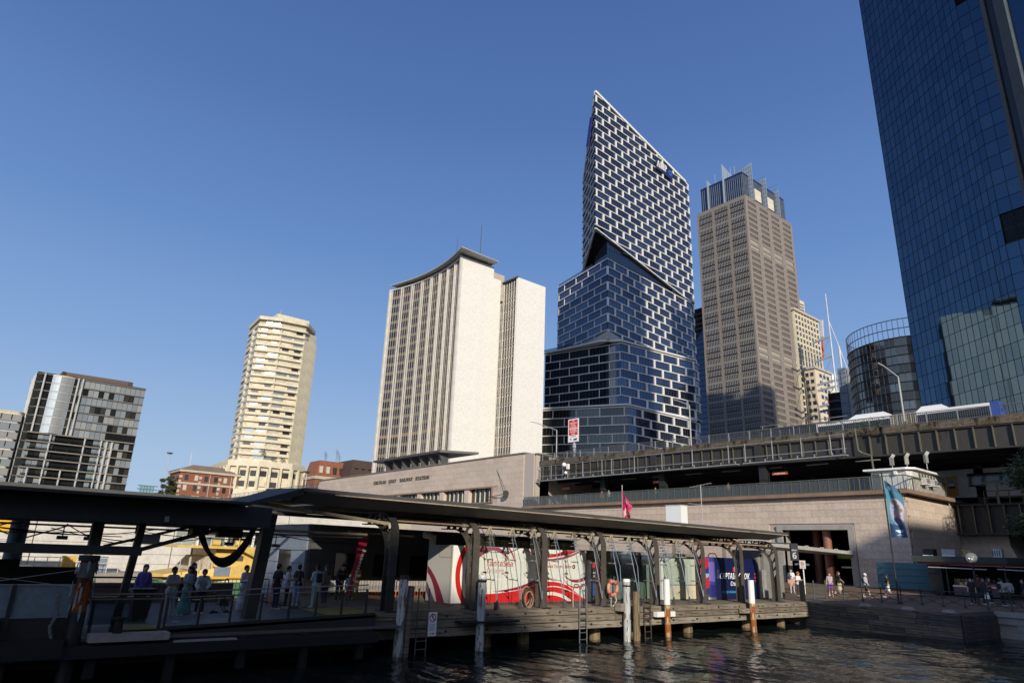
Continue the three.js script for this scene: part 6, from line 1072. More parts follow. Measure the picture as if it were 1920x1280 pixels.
  const bn = thing('wheelie_bin', 'dark wheelie bin under the low roof', 'bin', [-27, -.35, -6.1]); part('body', G().hexa([[-27.2, -.3, -5.75], [-26.75, -.3, -5.75], [-26.75, -.3, -6.2], [-27.2, -.3, -6.2], [-27.3, .65, -5.65], [-26.7, .65, -5.65], [-26.7, .65, -6.3], [-27.3, .65, -6.3]]), mat([.05, .025, .02], .6), bn); part('lid', G().box(-27.33, -26.65, .65, .73, -6.35, -5.6), M.blackSteel, bn); for (const z of [-5.8, -6.15]) part('wheel', G().rod([-27.3, -.25, z], [-27.3, -.25, z + .06], .1, 10), M.black, bn);
  const f = thing('feather_banner', 'magenta feather banner with white lettering on the gangway', 'banner', [-27.5, -.2, -14.3]);
  panel('sail', [-26.9, .35, -13.6], [-.25, 0, -1], 1.0, 2.75, (() => { const m = canvasMat(160, 440, (x, w, h) => { x.clearRect(0, 0, w, h); x.fillStyle = '#a01238'; x.beginPath(); x.moveTo(6, h); x.lineTo(70, 50); x.quadraticCurveTo(90, 4, 124, 4); x.quadraticCurveTo(158, 10, 152, 60); x.lineTo(28, h); x.fill(); x.save(); x.translate(70, 300); x.rotate(-1.3); x.fillStyle = '#e8d8dc'; x.font = 'bold 40px sans-serif'; x.fillText('Sightseeing', -40, 14); x.restore(); x.fillStyle = '#d8a0b0'; x.font = '15px sans-serif'; x.fillText('fantasea', 84, 62); }); m.alphaTest = .5; m.side = THREE.DoubleSide; return m; })(), f);
  part('pole', G().tube([[-26.9, -.3, -13.6], [-27.02, .6, -13.78], [-27.15, 2.4, -14.18], [-27.2, 3.0, -14.4]], .018, 6), M.greyDark, f); part('base', G().box(-27.2, -26.6, -.33, -.25, -13.9, -13.3), M.black, f);
}
{ // dark ticket hall over the wharf, crowd barriers
  const t = thing('ticket_hall', 'dark grey panelled ticket hall with shuttered windows behind the queue', 'building', [-35, 0, -20]);
  part('core', G().box(-38.4, -33, .8, 3.4, -33, -14.4), M.greyDark, t);
  for (let r = 0; r < 3; r++) for (let k = 0; k < 7; k++) slab('cladding_panel', [-32.97, 1.2 + r * .88, -15.65 - k * 2.42], Math.PI / 2, 2.38, .84, .1, M.greyDark, t);
  for (let r = 0; r < 6; r++) for (let k = 0; k < 3; k++) { if (k === 1 && r > 1 && r < 4) continue; slab('cladding_panel', [-33.95 - k * 1.8, -.05 + r * .62, -14.35], 0, 1.76, .59, .1, M.blueGrey, t); } slab('window', [-35.75, 1.5, -14.38], 0, 1.7, 1.15, .06, M.gDark[2], t);
  for (const z of [-16.6, -18.8, -21, -23.2]) slab('window', [-32.9, 1.5, z], Math.PI / 2, 1.5, 1.1, .06, M.gDark[2], t); part('lower_column', G().box(-38.3, -33.1, -.3, .8, -15.4, -14.4), M.greyPaint, t);
  [[-32.6, -11.5, M.trussRust], [-32.4, -13.6, M.orange], [-32.2, -15.7, M.greyDark], [-32.2, -17.9, M.orange], [-32.2, -20.1, M.orange], [-31.8, -9.4, M.trussRust], [-31.5, -7.3, M.greyDark]].forEach(([x, z, m], i) => {
    const b = thing('crowd_barrier', `${m === M.orange ? 'orange' : m === M.greyDark ? 'dark' : 'rust brown'} steel crowd barrier behind the queue, ${['third', 'fourth', 'fifth', 'sixth', 'rightmost', 'second', 'leftmost'][i]} in the row`, 'crowd barrier', [x, -.1, z], 'crowd barriers behind the queue');
    part('frame', G().tube([[x, -.3, z + 1], [x, .75, z + 1], [x, .8, z + .95], [x, .8, z - .95], [x, .75, z - 1], [x, -.3, z - 1]], .024, 7).rod([x, -.05, z + 1], [x, -.05, z - 1], .02, 6), m, b); const g = G(); for (let k = 1; k < 12; k++) g.rod([x, -.05, z + 1 - k / 6], [x, .8, z + 1 - k / 6], .01, 5); part('bars', g, m, b);
  });
  const p = thing('dark_deck_rail', 'dark horizontal rail along the far pontoon edge before the yellow ferry', 'railing', [-35, 0, -5]); part('rail', G().rod([-35, .72, 6], [-35, .72, -10.4], .04, 7).rod([-35, .35, 6], [-35, .35, -10.4], .03, 7), M.blackSteel, p); for (let z = 5; z > -10; z -= 2.4) { part('post', G().rod([-35, -.35, z], [-35, .72, z], .04, 7), M.blackSteel, p); part('infill_panel', G().box(-35.04, -35, -.35, .5, z - 2.3, z - .1), mat([.075, .045, .04], .8, 0, { map: T.grain }), p); }
  const ly = thing('tyre_fender', 'big dark tyre fender hung on the far pontoon rail', 'tyre', [-34.8, .3, -9.6]); const tg = new THREE.TorusGeometry(.42, .13, 10, 24); tg.rotateY(Math.PI / 2); part('tyre', tg, M.black, ly);
}
{ // ferries and terminal beyond
  const t = thing('yellow_ferry', 'yellow and green ferry with raked bow moored beyond the pontoon', 'ferry', [-62, -1.5, -30]);
  const hull = (y0, y1, m, nm, d = 0) => part(nm, G().prism([[-58 + d, -19], [-59.5, -14.4 - d * .5], [-62, -13.8 - d * .5], [-64.5, -14.4], [-66, -19], [-66, -27], [-58 + d, -27]], y0, y1), m, t);
  hull(-2, -.62, M.green, 'lower_hull'); hull(-.62, -.45, M.cream, 'rubbing_strip', .06);
  part('bulwark', G().prism([[-57.95, -19], [-59.4, -14.4], [-62, -13.6], [-64.6, -14.4], [-66.05, -19], [-66.05, -27], [-57.95, -27]], -.45, [.55, -.1, -.1, -.1, .55, .95, .95]), M.yellow, t);
  part('stripe', G().box(-58, -57.9, -.45, -.2, -27, -17), M.yellowDeep, t); part('hull_door', G().box(-58, -57.9, -.2, .52, -18.9, -17.7), M.blueGrey, t);
  part('cabin', G().box(-65, -58.6, .5, 1.85, -27, -17.8), M.yellow, t); part('cabin_window', G().box(-58.62, -58.52, 1.0, 1.4, -20, -19.3), M.greyDark, t);
  part('cabin_front', G().hexa([[-65, .2, -16.4], [-59, .2, -16.4], [-59, .2, -18], [-65, .2, -18], [-65, 1.3, -17.3], [-59, 1.3, -17.3], [-59, 1.3, -18], [-65, 1.3, -18]]), M.creamDark, t);
  part('deck_roof', G().box(-66, -57.8, 1.9, 2.1, -27, -14.6), M.yellow, t); part('visor', G().hexa([[-66, 1.3, -20.8], [-57.8, 1.3, -20.8], [-57.8, 1.3, -27], [-66, 1.3, -27], [-66, 1.9, -19.4], [-57.8, 1.9, -19.4], [-57.8, 1.9, -27], [-66, 1.9, -27]]), M.yellow, t);
  part('upper_glass', G().box(-65, -58.8, 2.1, 3.3, -27, -16.2), M.gPale[2], t); for (let k = 0; k < 5; k++) part('upper_mullion', G().box(-58.8, -58.7, 2.1, 3.3, -16.4 - k * 2.2, -16.2 - k * 2.2), M.whiteClean, t); part('upper_window', G().box(-58.78, -58.72, 2.3, 3.1, -25, -19), M.gDark[2], t); part('top_roof', G().box(-66, -58, 3.3, 3.5, -27, -15.5), M.white, t);
  const r = G(); for (let k = 0; k < 6; k++) r.rod([-58.2, 2.1, -15 - k * 1.1], [-58.2, 2.8, -15 - k * 1.1], .03, 5); r.rod([-58.2, 2.8, -15], [-58.2, 2.8, -21], .03, 5); for (let k = 0; k < 5; k++) r.rod([-58.4, .1, -15.2 - k * .7], [-58.4, 1, -15.2 - k * .7], .025, 5); part('rails', r, M.white, t);
  for (const z of [-17.4, -19.2]) part('life_raft', G().rod([-58.6, 2.35, z], [-58.6, 2.35, z - .6], .25, 12), M.yellow, t, .6); part('mast', G().rod([-59.5, 0, -16.2], [-59.5, 3.6, -16.2], .09, 7), M.creamDark, t);
  const w = thing('white_terminal_building', 'long sunlit white clad terminal building behind the ferries', 'building', [-78, 0, -20]);
  part('core', G().box(-90, -75.2, -1.5, 6.5, -46, 3), M.creamDark, w); for (let r = 0; r < 9; r++) for (let k = 0; k < 4; k++) slab('cladding_board', [-75.1, -1.2 + r * .9, -2.6 - k * 11.6 + 1.5], Math.PI / 2, 11.5, .87, .14, M.whiteFin, w); part('roof', G().box(-91, -74.4, 6.5, 6.8, -46, 3.5), M.greyDark, w);
  part('quay', G().box(-76, -70, -2, -.5, -46, 12), M.concrete, w);
  const o = thing('orange_roofed_ferry', 'ferry with bright orange yellow upper deck at far left', 'ferry', [-64, -1.5, 1]);
  part('hull', G().prism([[-58.5, 14], [-58.5, -4.4], [-60, -6.2], [-66, -6.2], [-66, 14]], -2, .2), M.green, o); part('deck_house', G().box(-65, -59.2, .2, 1.7, -4.5, 14), M.white, o); part('upper_deck', G().box(-66, -58.6, 2.5, 4.1, -4.6, 14), M.yellowDeep, o); part('deck_slab', G().box(-66, -58.4, 1.7, 1.9, -5, 14), M.whiteClean, o);
  const pg = G(); for (let z = -4.4; z < 12; z += 1.2) pg.rod([-58.6, .2, z], [-58.6, 2.5, z], .05, 6); for (const y of [.6, .9, 1.2]) pg.rod([-58.5, y, -5], [-58.5, y, 12], .025, 5); part('deck_rails', pg, M.white, o);
  const hd = thing('dark_wharf_roof', 'dark rear roof edge with small truss beyond the pontoon roof', 'canopy', [-40, 3, -2]); part('roof', G().box(-42, -38.6, 3.9, 4.3, -13, 16), M.roofDark, hd); for (const z of [-6, 0, 6]) part('post', G().rod([-39, -1.5, z], [-39, 3.9, z], .12, 9), M.tanSteel, hd); const bz = G(); for (let z = -12; z < 14; z += 2.2) bz.bar([-39, 3.9, z], [-39, 3.4, z + 1.1], .05, .05).bar([-39, 3.4, z + 1.1], [-39, 3.9, z + 2.2], .05, .05); part('truss', bz, M.tanSteel, hd);
  const sr = thing('quay_railing', 'white tubular railings and bright gear along the far quay', 'railing', [-70, -.5, -6]); const gq = G(); for (let z = 3; z > -14; z -= .9) gq.rod([-70.2, -.5, z], [-70.2, .7, z], .035, 5); for (const y of [-.1, .3, .7]) gq.rod([-70.2, y, 4], [-70.2, y, -14], .03, 5); part('rails', gq, M.white, sr);
  [[-72, -9.6, M.yellowDeep, 'yellow'], [-72, -12, M.blueGrey, 'grey'], [-72.4, -5.5, M.creamDark, 'cream'], [-71.8, -1.8, M.greyPaint, 'dark']].forEach(([x, z, m, c]) => { const b = thing('equipment_box', c + ' equipment box standing on the far quay before the white building', 'equipment box', [x, -.5, z]); part('case', G().box(x - .4, x + .4, -.5, .7, z - .5, z + .5), m, b); part('lid', G().box(x - .45, x + .45, .7, .8, z - .55, z + .55), m, b); });
}
// ---------- promenade by the station entrance
{
  const c = thing('covered_walkway', 'grey flat covered walkway from the wharf to the station entrance', 'canopy', [-32, 3.7, -58]);
  part('roof', G().hexa([[-31.2, 3.85, -47.5], [-35, 3.85, -47.5], [-35, 3.45, -71], [-31.2, 3.45, -71], [-31.2, 4.15, -47.5], [-35, 4.15, -47.5], [-35, 3.75, -71], [-31.2, 3.75, -71]]), M.lightGrey, c);
  part('end_box', G().box(-33, -29.5, 3.5, 3.95, -47.4, -45.6), M.ledge, c); for (let k = 0; k < 8; k++) part('roof_batten', G().box(-31.3, -31.1, 4.12 - k * .05, 4.2 - k * .05, -49.5 - k * 2.8, -49.2 - k * 2.8), M.cream, c);
  [[-34.4, -71.2, 'in the station entrance under the awning'], [-37.2, -74.5, 'deeper inside the dark station entrance']].forEach(([x, z, l]) => { const t = thing('entrance_column', 'round rust brown column ' + l, 'column', [x, .5, z]); part('shaft', G().rod([x, .4, z], [x, 8.6, z], .42, 20), M.column, t, .6); part('base', G().rod([x, .4, z], [x, .62, z], .5, 20), M.column, t, .6); });
  const s = thing('wharf_number_sign', 'dark hanging wharf sign with a white number 6', 'sign', [-26.8, 2.65, -50]);
  part('board', G().box(-27, -26.5, 2.62, 3.85, -50.1, -50), M.greyDark, s); part('hanger', G().rod([-27, 3.85, -50.05], [-30, 3.9, -50.05], .05, 6), M.greyDark, s);
  part('side_board', G().box(-27.12, -27, 2.62, 3.85, -50.6, -50), M.darkSteel, s);
  text3('lettering', '6', font, .46, .02, [-26.94, 2.75, -50], [1, 0, 0], M.whiteClean, s); text3('lettering', 'Wharf', font, .1, .02, [-26.95, 3.32, -50], [1, 0, 0], M.whiteClean, s);
  const p = thing('parking_sign', 'white no parking sign on a white pole near the picket fence', 'sign', [-28.8, .1, -55]); part('pole', G().rod([-28.8, .1, -55], [-28.8, 2.6, -55], .05, 8), M.whiteClean, p); part('board', G().box(-29.05, -28.55, 2.05, 2.68, -54.95, -54.92), M.whiteClean, p);
  panel('sign_face', [-29.03, 2.07, -54.91], [1, 0, 0], .46, .58, canvasMat(96, 120, (x, w, h) => { x.fillStyle = '#f2efe8'; x.fillRect(0, 0, w, h); x.strokeStyle = '#c02030'; x.lineWidth = 8; x.beginPath(); x.arc(48, 44, 26, 0, 7); x.moveTo(30, 26); x.lineTo(66, 62); x.stroke(); x.fillStyle = '#222'; x.font = 'bold 36px sans-serif'; x.fillText('P', 36, 58); x.fillStyle = '#c02030'; x.fillRect(18, 92, 60, 8); }), p);
  const e = thing('entrance_signs', 'small green and white station signs hanging inside the dark entrance', 'sign', [-34, 3, -72]); part('green_board', G().box(-33.9, -32.4, 3.1, 3.5, -72.1, -72), mat([.30, .36, .06], .5), e); part('white_board', G().box(-33.6, -32.2, 2.2, 2.35, -72.1, -72), M.whiteClean, e); part('white_board', G().box(-38, -37, 2.3, 2.5, -72.1, -72), M.whiteClean, e); part('blue_board', G().box(-38.6, -38.1, 2.3, 2.5, -72.1, -72), M.blueGrey, e);
  const h = thing('teal_hoarding', 'teal blue panelled hoarding against the station wall', 'hoarding', [-25.7, .55, -67]); for (let k = 0; k < 4; k++) slab('board', [-25.7, .9 + k * .56, -67], 0, 4.7, .53, .1, M.teal, h); part('frame', G().box(-28.1, -23.3, .58, 2.85, -67.2, -67.06), M.greyDark, h);
  // kiosk
  const k = thing('food_kiosk', 'dark roofed food kiosk with red trim and glass counter at right', 'kiosk', [-19, .5, -65]);
  part('roof', G().prism([[-23.5, -63], [-16.8, -63], [-15.2, -64.2], [-15.2, -68], [-23.5, -68]], 2.95, 3.42), mat([.06, .07, .065], .7, 0, { map: T.grain }), k); part('red_trim', G().prism([[-23.2, -63.2], [-16.9, -63.2], [-15.5, -64.3], [-15.5, -67.8], [-23.2, -67.8]], 2.8, 2.95), mat([.25, .03, .025], .6), k);
  part('back_wall', G().box(-22.4, -12, .5, 2.75, -68, -67.6), M.black, k); part('counter', G().box(-20.9, -17.4, .5, 1.25, -64.5, -63.6), M.greyDark, k); part('counter_stripe', G().box(-20.9, -17.4, 1.02, 1.1, -63.6, -63.57), M.red, k); part('display_glass', G().box(-20.8, -17.5, 1.25, 1.75, -64.3, -63.7), M.glass, k); part('white_shelf', G().box(-20.9, -17.4, 1.14, 1.24, -63.58, -63.5), M.whiteClean, k);
  part('side_wall', G().box(-22.6, -21.6, .5, 2.75, -67.6, -63.6), M.blackSteel, k); part('awning_bar', G().bar([-22.3, 2.55, -62.9], [-18.2, 2.5, -62.9], .07), M.lightGrey, k); part('awning_bar', G().bar([-17.5, 2.55, -62.9], [-12, 2.4, -62.9], .07), M.lightGrey, k);
  for (let i = 0; i < 9; i++) part('shelf_item', G().cbox(-20.4 + i * .36, 1.36 + (i % 3) * .05, -64, .22, .2, .25, i), [M.yellowDeep, M.cream, M.red, M.whiteClean][i % 4], k);
  for (const x of [-21.2, -17.2, -15.6]) part('post', G().rod([x, .5, -63.5], [x, 2.8, -63.5], .06, 8), M.darkSteel, k);
  [['black slatted', -22.4, .75, M.blackSteel], ['pale green', -20.9, .95, M.lightGrey]].forEach(([l, x, w, m]) => { const a = thing('roof_unit', l + ' rooftop unit on the kiosk roof', 'roof unit', [x, 3.42, -64]); part('case', G().box(x - w / 2, x + w / 2, 3.42, 3.98, -64.5, -63.6), m, a); part('base_rail', G().box(x - w / 2, x + w / 2, 3.42, 3.5, -63.6, -63.5), M.whiteClean, a); });
  const n = thing('kiosk_letters', 'golden standing letters 3S on the kiosk roof', 'letters', [-19.6, 3.42, -63.8]); text3('lettering', '3S', font, .5, .12, [-20, 3.44, -63.8], [1, 0, 0], mat([.5, .36, .08], .5), n); const v = thing('vent_stack', 'small white louvred vent unit on the right of the kiosk roof', 'vent', [-17.6, 3.42, -64]); part('case', G().box(-17.9, -17.3, 3.42, 4.05, -64.4, -63.9), M.white, v); for (let i = 0; i < 4; i++) part('slot', G().box(-17.92 + .15 * i, -17.86 + .15 * i, 3.55, 3.95, -63.9, -63.88), M.greyDark, v);
  const l = thing('globe_lamp', 'street lamp with clear round glass globe in front of the kiosk', 'street lamp', [-17.3, .2, -57]); part('pole', G().rod([-17.3, .15, -57], [-17.3, 2.85, -57], .06, 10), M.darkSteel, l); part('collar', G().lathe([[0, 2.8], [.13, 2.85], [.1, 2.95], [0, 2.95]], -17.3, -57, 12), M.darkSteel, l); part('globe', new THREE.SphereGeometry(.36, 24, 16).translate(0, 3.05, 0), mat([.9, .92, .9], .08, 0, { transmission: .85, thickness: 0, ior: 1.45 }), l); part('bulb', new THREE.SphereGeometry(.09, 10, 8).translate(0, 2.95, 0), M.whiteClean, l);
}
function wavyFlag(name, parent, o, w, h, amp, m, slant, n2 = 16) {
  const g = new THREE.PlaneGeometry(w, h, 14, 24), p = g.attributes.position;
  for (let i = 0; i < p.count; i++) { const u = p.getX(i) / w + .5, v = p.getY(i) / h + .5; p.setXYZ(i, u * w * (1 - .34 * v - .1 * Math.sin(v * 5 + .6)), (v - .5) * h - slant * u * v, amp * u * Math.sin(u * 7 + v * 5) + amp * .5 * u * Math.sin(v * 11 - u * 4)); }
  g.computeVertexNormals(); const q = origin(parent), s = new THREE.Mesh(g, m); m.side = THREE.DoubleSide; s.name = name; s.position.set(o[0] - q[0], o[1] - q[1], o[2] - q[2]); s.castShadow = s.receiveShadow = true; parent.add(s); return s;
}
{
  const f = thing('banner_flag', 'tall teal blue printed banner flag on a leaning dark pole by the sea wall', 'flag', [-20.6, 0, -52]); part('pole', G().rod([-20.55, 0, -51.9], [-20.62, 9, -52], .055, 9), M.darkSteel, f); part('base', G().rod([-20.55, 0, -51.9], [-20.55, .12, -51.9], .14, 12), M.darkSteel, f);
  const m = canvasMat(200, 640, (x, w, h) => { x.fillStyle = '#3f7488'; x.fillRect(0, 0, w, h); x.fillStyle = '#35607a'; x.fillRect(0, 0, w, 70); x.fillStyle = '#cfe4ea'; x.beginPath(); x.arc(62, 66, 24, 0, 7); x.fill(); x.fillStyle = '#5fa3b2'; x.fillRect(0, 90, 50, 400); x.fillStyle = '#a9aabf'; x.beginPath(); x.ellipse(120, 330, 92, 170, 0, 0, 7); x.fill(); x.fillStyle = '#84695e'; for (let k = 0; k < 3; k++) { x.beginPath(); x.ellipse(90 + k * 30, 220 + k * 40, 46, 30, -.5, 0, 7); x.fill(); } x.fillStyle = '#a88478'; x.beginPath(); x.ellipse(120, 350, 62, 42, .3, 0, 7); x.fill(); x.fillStyle = '#6c8ba0'; x.beginPath(); x.ellipse(100, 300, 50, 18, .2, 0, 7); x.fill(); x.fillStyle = '#5d5c74'; x.beginPath(); x.ellipse(130, 440, 70, 46, .2, 0, 7); x.fill(); x.fillStyle = '#2a4d74'; x.beginPath(); x.moveTo(0, 480); x.quadraticCurveTo(120, 520, w, 440); x.lineTo(w, h); x.lineTo(0, h); x.fill(); x.strokeStyle = '#d8e6ee'; x.lineWidth = 5; for (let k = 0; k < 7; k++) { x.beginPath(); x.ellipse(104 + (k - 3) * 8, 566, 7, 16, (k - 3) * .32, 0, 7); x.stroke(); } x.fillStyle = '#d8e6ee'; x.font = 'bold 15px sans-serif'; x.fillText('NSW', 86, 604); x.fillRect(70, 612, 66, 4); }, .7);
  wavyFlag('flag_cloth', f, [-20.5, 6.4, -51.95], 1.25, 4.0, .2, m, .75);
  const pk = thing('pink_flag', 'crumpled magenta flag with white circle above the wharf canopy', 'flag', [-31, 4.5, -35.5]); part('pole', G().rod([-31, 4.4, -35.5], [-31, 7.1, -35.5], .03, 7), M.lightGrey, pk);
  wavyFlag('flag_cloth', pk, [-30.97, 5.75, -35.48], .85, 1.9, .12, canvasMat(128, 256, (x, w, h) => { x.fillStyle = '#b3174c'; x.fillRect(0, 0, w, h); x.fillStyle = '#e6cfd6'; x.beginPath(); x.arc(60, 62, 24, 0, 7); x.fill(); x.fillStyle = '#e8b8a8'; for (let k = 0; k < 5; k++) { x.beginPath(); x.moveTo(10, 250 - k * 20); x.lineTo(40 + k * 16, 130 + k * 12); x.lineTo(54 + k * 16, 150 + k * 14); x.lineTo(26, 256 - k * 14); x.fill(); } }), .8);
  const wb = thing('white_roof_box', 'plain white box standing on the wharf canopy roof', 'roof unit', [-27.6, 4.5, -37]); part('case', G().box(-28.3, -27.1, 4.4, 5.72, -37.4, -36.7), M.whiteClean, wb); part('cap', G().box(-28.33, -27.07, 5.72, 5.76, -37.43, -36.67), M.white, wb);
  const a = thing('roof_aerial', 'thin television aerial on the wharf canopy roof', 'aerial', [-26, 4.4, -36.5]); part('mast', G().rod([-26, 4.4, -37.4], [-26, 7, -37.4], .03, 6), M.lightGrey, a); const ag = G(); ag.rod([-26.8, 6.9, -37.4], [-25.2, 7.1, -37.4], .015, 5); for (let k = 0; k < 6; k++) ag.rod([-26.7 + k * .28, 6.92 + k * .03, -37.6], [-26.7 + k * .28, 6.92 + k * .03, -37.2], .01, 4); ag.rod([-27, 5.9, -37.4], [-25, 5.6, -37.4], .015, 5); part('elements', ag, M.lightGrey, a);
  // iron railing on the promenade
  const r = thing('iron_promenade_railing', 'dark green cast iron railing with crossed braces along the promenade edge', 'railing', [-20, 0, -53]);
  const P = []; for (let k = 0; k < 12; k++) P.push([-25.6 + k * 1.25, -52 - k * .12]);
  const fin = P.map(([x, z]) => { part('post', G().lathe([[.09, 0], [.09, .12], [.045, .2], [.04, .95], [.07, 1.0], [.035, 1.06], [.05, 1.12], [0, 1.3]], x, z, 10), mat([.03, .045, .035], .5), r, .6); });
  for (let k = 0; k < P.length - 1; k++) { const [a, b] = [P[k], P[k + 1]], g = G(); g.rod([a[0], .98, a[1]], [b[0], .98, b[1]], .035, 6).rod([a[0], .62, a[1]], [b[0], .62, b[1]], .028, 6).rod([a[0], .1, a[1]], [b[0], .62, b[1]], .022, 5).rod([a[0], .62, a[1]], [b[0], .1, b[1]], .022, 5); const mx = (a[0] + b[0]) / 2, mz = (a[1] + b[1]) / 2, ring = []; for (let i = 0; i <= 14; i++) ring.push([mx + .12 * Math.cos(i / 7 * Math.PI), .36 + .12 * Math.sin(i / 7 * Math.PI), mz]); g.tube(ring, .015, 5); part('rail_panel', g, mat([.03, .045, .035], .5), r); }
  const pf = thing('picket_fence', 'green curved top picket fence at the end of the wharf', 'fence', [-25, 0, -49.5]);
  const gp = mat([.07, .085, .065], .55); for (const z of [-46.6, -49.2, -51.8]) part('post', G().lathe([[.05, 0], [.05, 1.15], [.07, 1.2], [0, 1.35]], -24.7 - (-46.6 - z) * .16, z, 9), gp, pf); for (let k = 0; k < 26; k++) { const z = -46.75 - k * .2, x = -24.7 - (-46.6 - z) * .16, h = .78 + .2 * Math.sin(((k % 13) / 12) * Math.PI); part('picket', G().rod([x, .1, z], [x, h, z], .016, 5), gp, pf); } part('rail', G().rod([-24.7, .12, -46.6], [-25.53, .12, -51.8], .02, 6).tube([...Array(15)].map((_, k) => [-24.7 - k * .0594, .8 + .2 * Math.sin(((k % 7.001) / 7) * Math.PI), -46.6 - k * .371]), .02, 6), gp, pf);
  const ps = thing('gate_post', 'black square post at the end of the wharf by the picket fence', 'post', [-24.4, 0, -46.1]); part('shaft', G().box(-24.5, -24.25, -.9, 1.25, -46.25, -46), M.blackSteel, ps);
}
// ---------- people
const skinM = [mat([.52, .33, .24], .6), mat([.38, .23, .15], .6), mat([.2, .11, .07], .6)], hairM = [mat([.015, .012, .01], .6), mat([.06, .035, .02], .6), mat([.16, .12, .09], .6)];
const poses = {
  stand: { el: [[-.24, 1.16, -.02], [.24, 1.16, -.02]], wr: [[-.25, .9, .06], [.25, .9, .06]], kn: [[-.1, .5, .02], [.1, .5, .02]], an: [[-.11, .08, -.02], [.12, .08, -.02]] },
  phone: { el: [[-.23, 1.15, .02], [.23, 1.15, .02]], wr: [[-.1, 1.18, .28], [.1, 1.2, .28]], kn: [[-.1, .5, .02], [.1, .5, .02]], an: [[-.1, .08, -.02], [.12, .08, .02]] },
  walk: { el: [[-.22, 1.16, .06], [.22, 1.16, -.12]], wr: [[-.18, .98, .26], [.22, .96, -.06]], kn: [[-.09, .52, .2], [.09, .49, -.08]], an: [[-.09, .08, .3], [.09, .14, -.36]] },
  hip: { el: [[-.34, 1.16, -.06], [.24, 1.16, -.02]], wr: [[-.17, 1.0, .04], [.2, 1.0, .22]], kn: [[-.11, .5, .02], [.1, .5, .04]], an: [[-.14, .08, -.02], [.12, .08, .02]] },
  lean: { lean: .38, el: [[-.24, 1.1, .28], [.24, 1.1, .28]], wr: [[-.16, .98, .5], [.16, .98, .5]], kn: [[-.1, .5, .04], [.1, .5, .04]], an: [[-.11, .08, -.04], [.12, .08, -.04]] },
  sit: { sit: 1, el: [[-.25, .78, .08], [.25, .78, .08]], wr: [[-.14, .62, .34], [.14, .62, .34]], kn: [[-.12, .5, .44], [.12, .5, .44]], an: [[-.12, .08, .46], [.12, .08, .46]] },
};
const bodyCache = {};
function bones(pn) {
  const p = poses[pn], L = p.lean || 0, d = p.sit ? -.44 : 0, sh = (x, y, z) => { const h = y - .95; return [x, .95 + d + h * Math.cos(L) - z * Math.sin(L), z * Math.cos(L) + h * Math.sin(L)]; };
  const b = [], add = (t, a, c, r1, r2) => b.push([t, a, c, r1, r2]);
  const adj = q => p.sit ? q : q;
  add('torso', sh(0, .97, 0), sh(0, 1.14, .0), .125, .115); add('torso', sh(-.05, 1.14, .01), sh(-.08, 1.36, .0), .105, .095); add('torso', sh(.05, 1.14, .01), sh(.08, 1.36, 0), .105, .095); add('torso', sh(-.13, 1.41, -.01), sh(.13, 1.41, -.01), .07, .07);
  add('neck', sh(0, 1.42, 0), sh(0, 1.56, .02), .052, .05); add('head', sh(0, 1.6, .02), sh(0, 1.66, .01), .085, .09); add('head', sh(0, 1.56, .05), sh(0, 1.575, .06), .055, .05); add('head', sh(0, 1.615, .105), sh(0, 1.59, .122), .014, .018); for (const s of [-1, 1]) add('head', sh(s * .09, 1.6, .005), sh(s * .092, 1.63, 0), .016, .018);
  for (const s of [0, 1]) { const x = s ? 1 : -1; add('uarm', sh(x * .17, 1.4, 0), p.el[s], .052, .042); add('farm', p.el[s], p.wr[s], .041, .029); const a = V(...p.el[s]), w = V(...p.wr[s]), dr = w.clone().sub(a).normalize(), h = w.clone().addScaledVector(dr, .05); add('farm', p.wr[s], h.toArray(), .03, .034); const hip = sh(x * .09, .93, 0); add('hip', hip, hip, .11, .11); add('thigh', hip, p.kn[s], .088, .058); add('shin', p.kn[s], p.an[s], .056, .038); add('foot', [p.an[s][0], .055, p.an[s][2] - .03], [p.an[s][0] + x * .02, .045, p.an[s][2] + .15], .045, .036); }
  return { b, sh, p };
}
function skinned(list, grow, res = 50, k = .022) {
  const mc = new MarchingCubes(res, M.black, false, false, 60000), n = res, h = n / 2, f = mc.field, H = [.68, 1.0, .68], c = [0, .9, .06];
  const B = list.map(([, a, e, r1, r2]) => { const d = [e[0] - a[0], e[1] - a[1], e[2] - a[2]]; return [a, d, Math.max(1e-6, d[0] * d[0] + d[1] * d[1] + d[2] * d[2]), r1 + grow, r2 + grow]; });
  for (let z = 0; z < n; z++) for (let y = 0; y < n; y++) for (let x = 0; x < n; x++) {
    const px = (x - h) / h * H[0] + c[0], py = (y - h) / h * H[1] + c[1], pz = (z - h) / h * H[2] + c[2]; let s = 1e3;
    for (const [a, d, dd, r1, r2] of B) { const ax = px - a[0], ay = py - a[1], az = pz - a[2]; let t = (ax * d[0] + ay * d[1] + az * d[2]) / dd; t = t < 0 ? 0 : t > 1 ? 1 : t; const ex = ax - d[0] * t, ey = ay - d[1] * t, ez = az - d[2] * t, q = Math.sqrt(ex * ex + ey * ey + ez * ez) - (r1 + (r2 - r1) * t); const w = Math.max(k - Math.abs(s - q), 0) / k; s = Math.min(s, q) - w * w * k * .25; }
    f[z * n * n + y * n + x] = -s;
  }
  mc.isolation = 0; mc.update();
  const P = new Float32Array(mc.count * 3); for (let i = 0; i < mc.count; i++) for (let j = 0; j < 3; j++) P[i * 3 + j] = mc.positionArray[i * 3 + j] * H[j] + c[j];
  let g = new THREE.BufferGeometry(); g.setAttribute('position', new THREE.BufferAttribute(P, 3)); g = mergeVertices(g, 1e-4); g.computeVertexNormals(); return g;
}
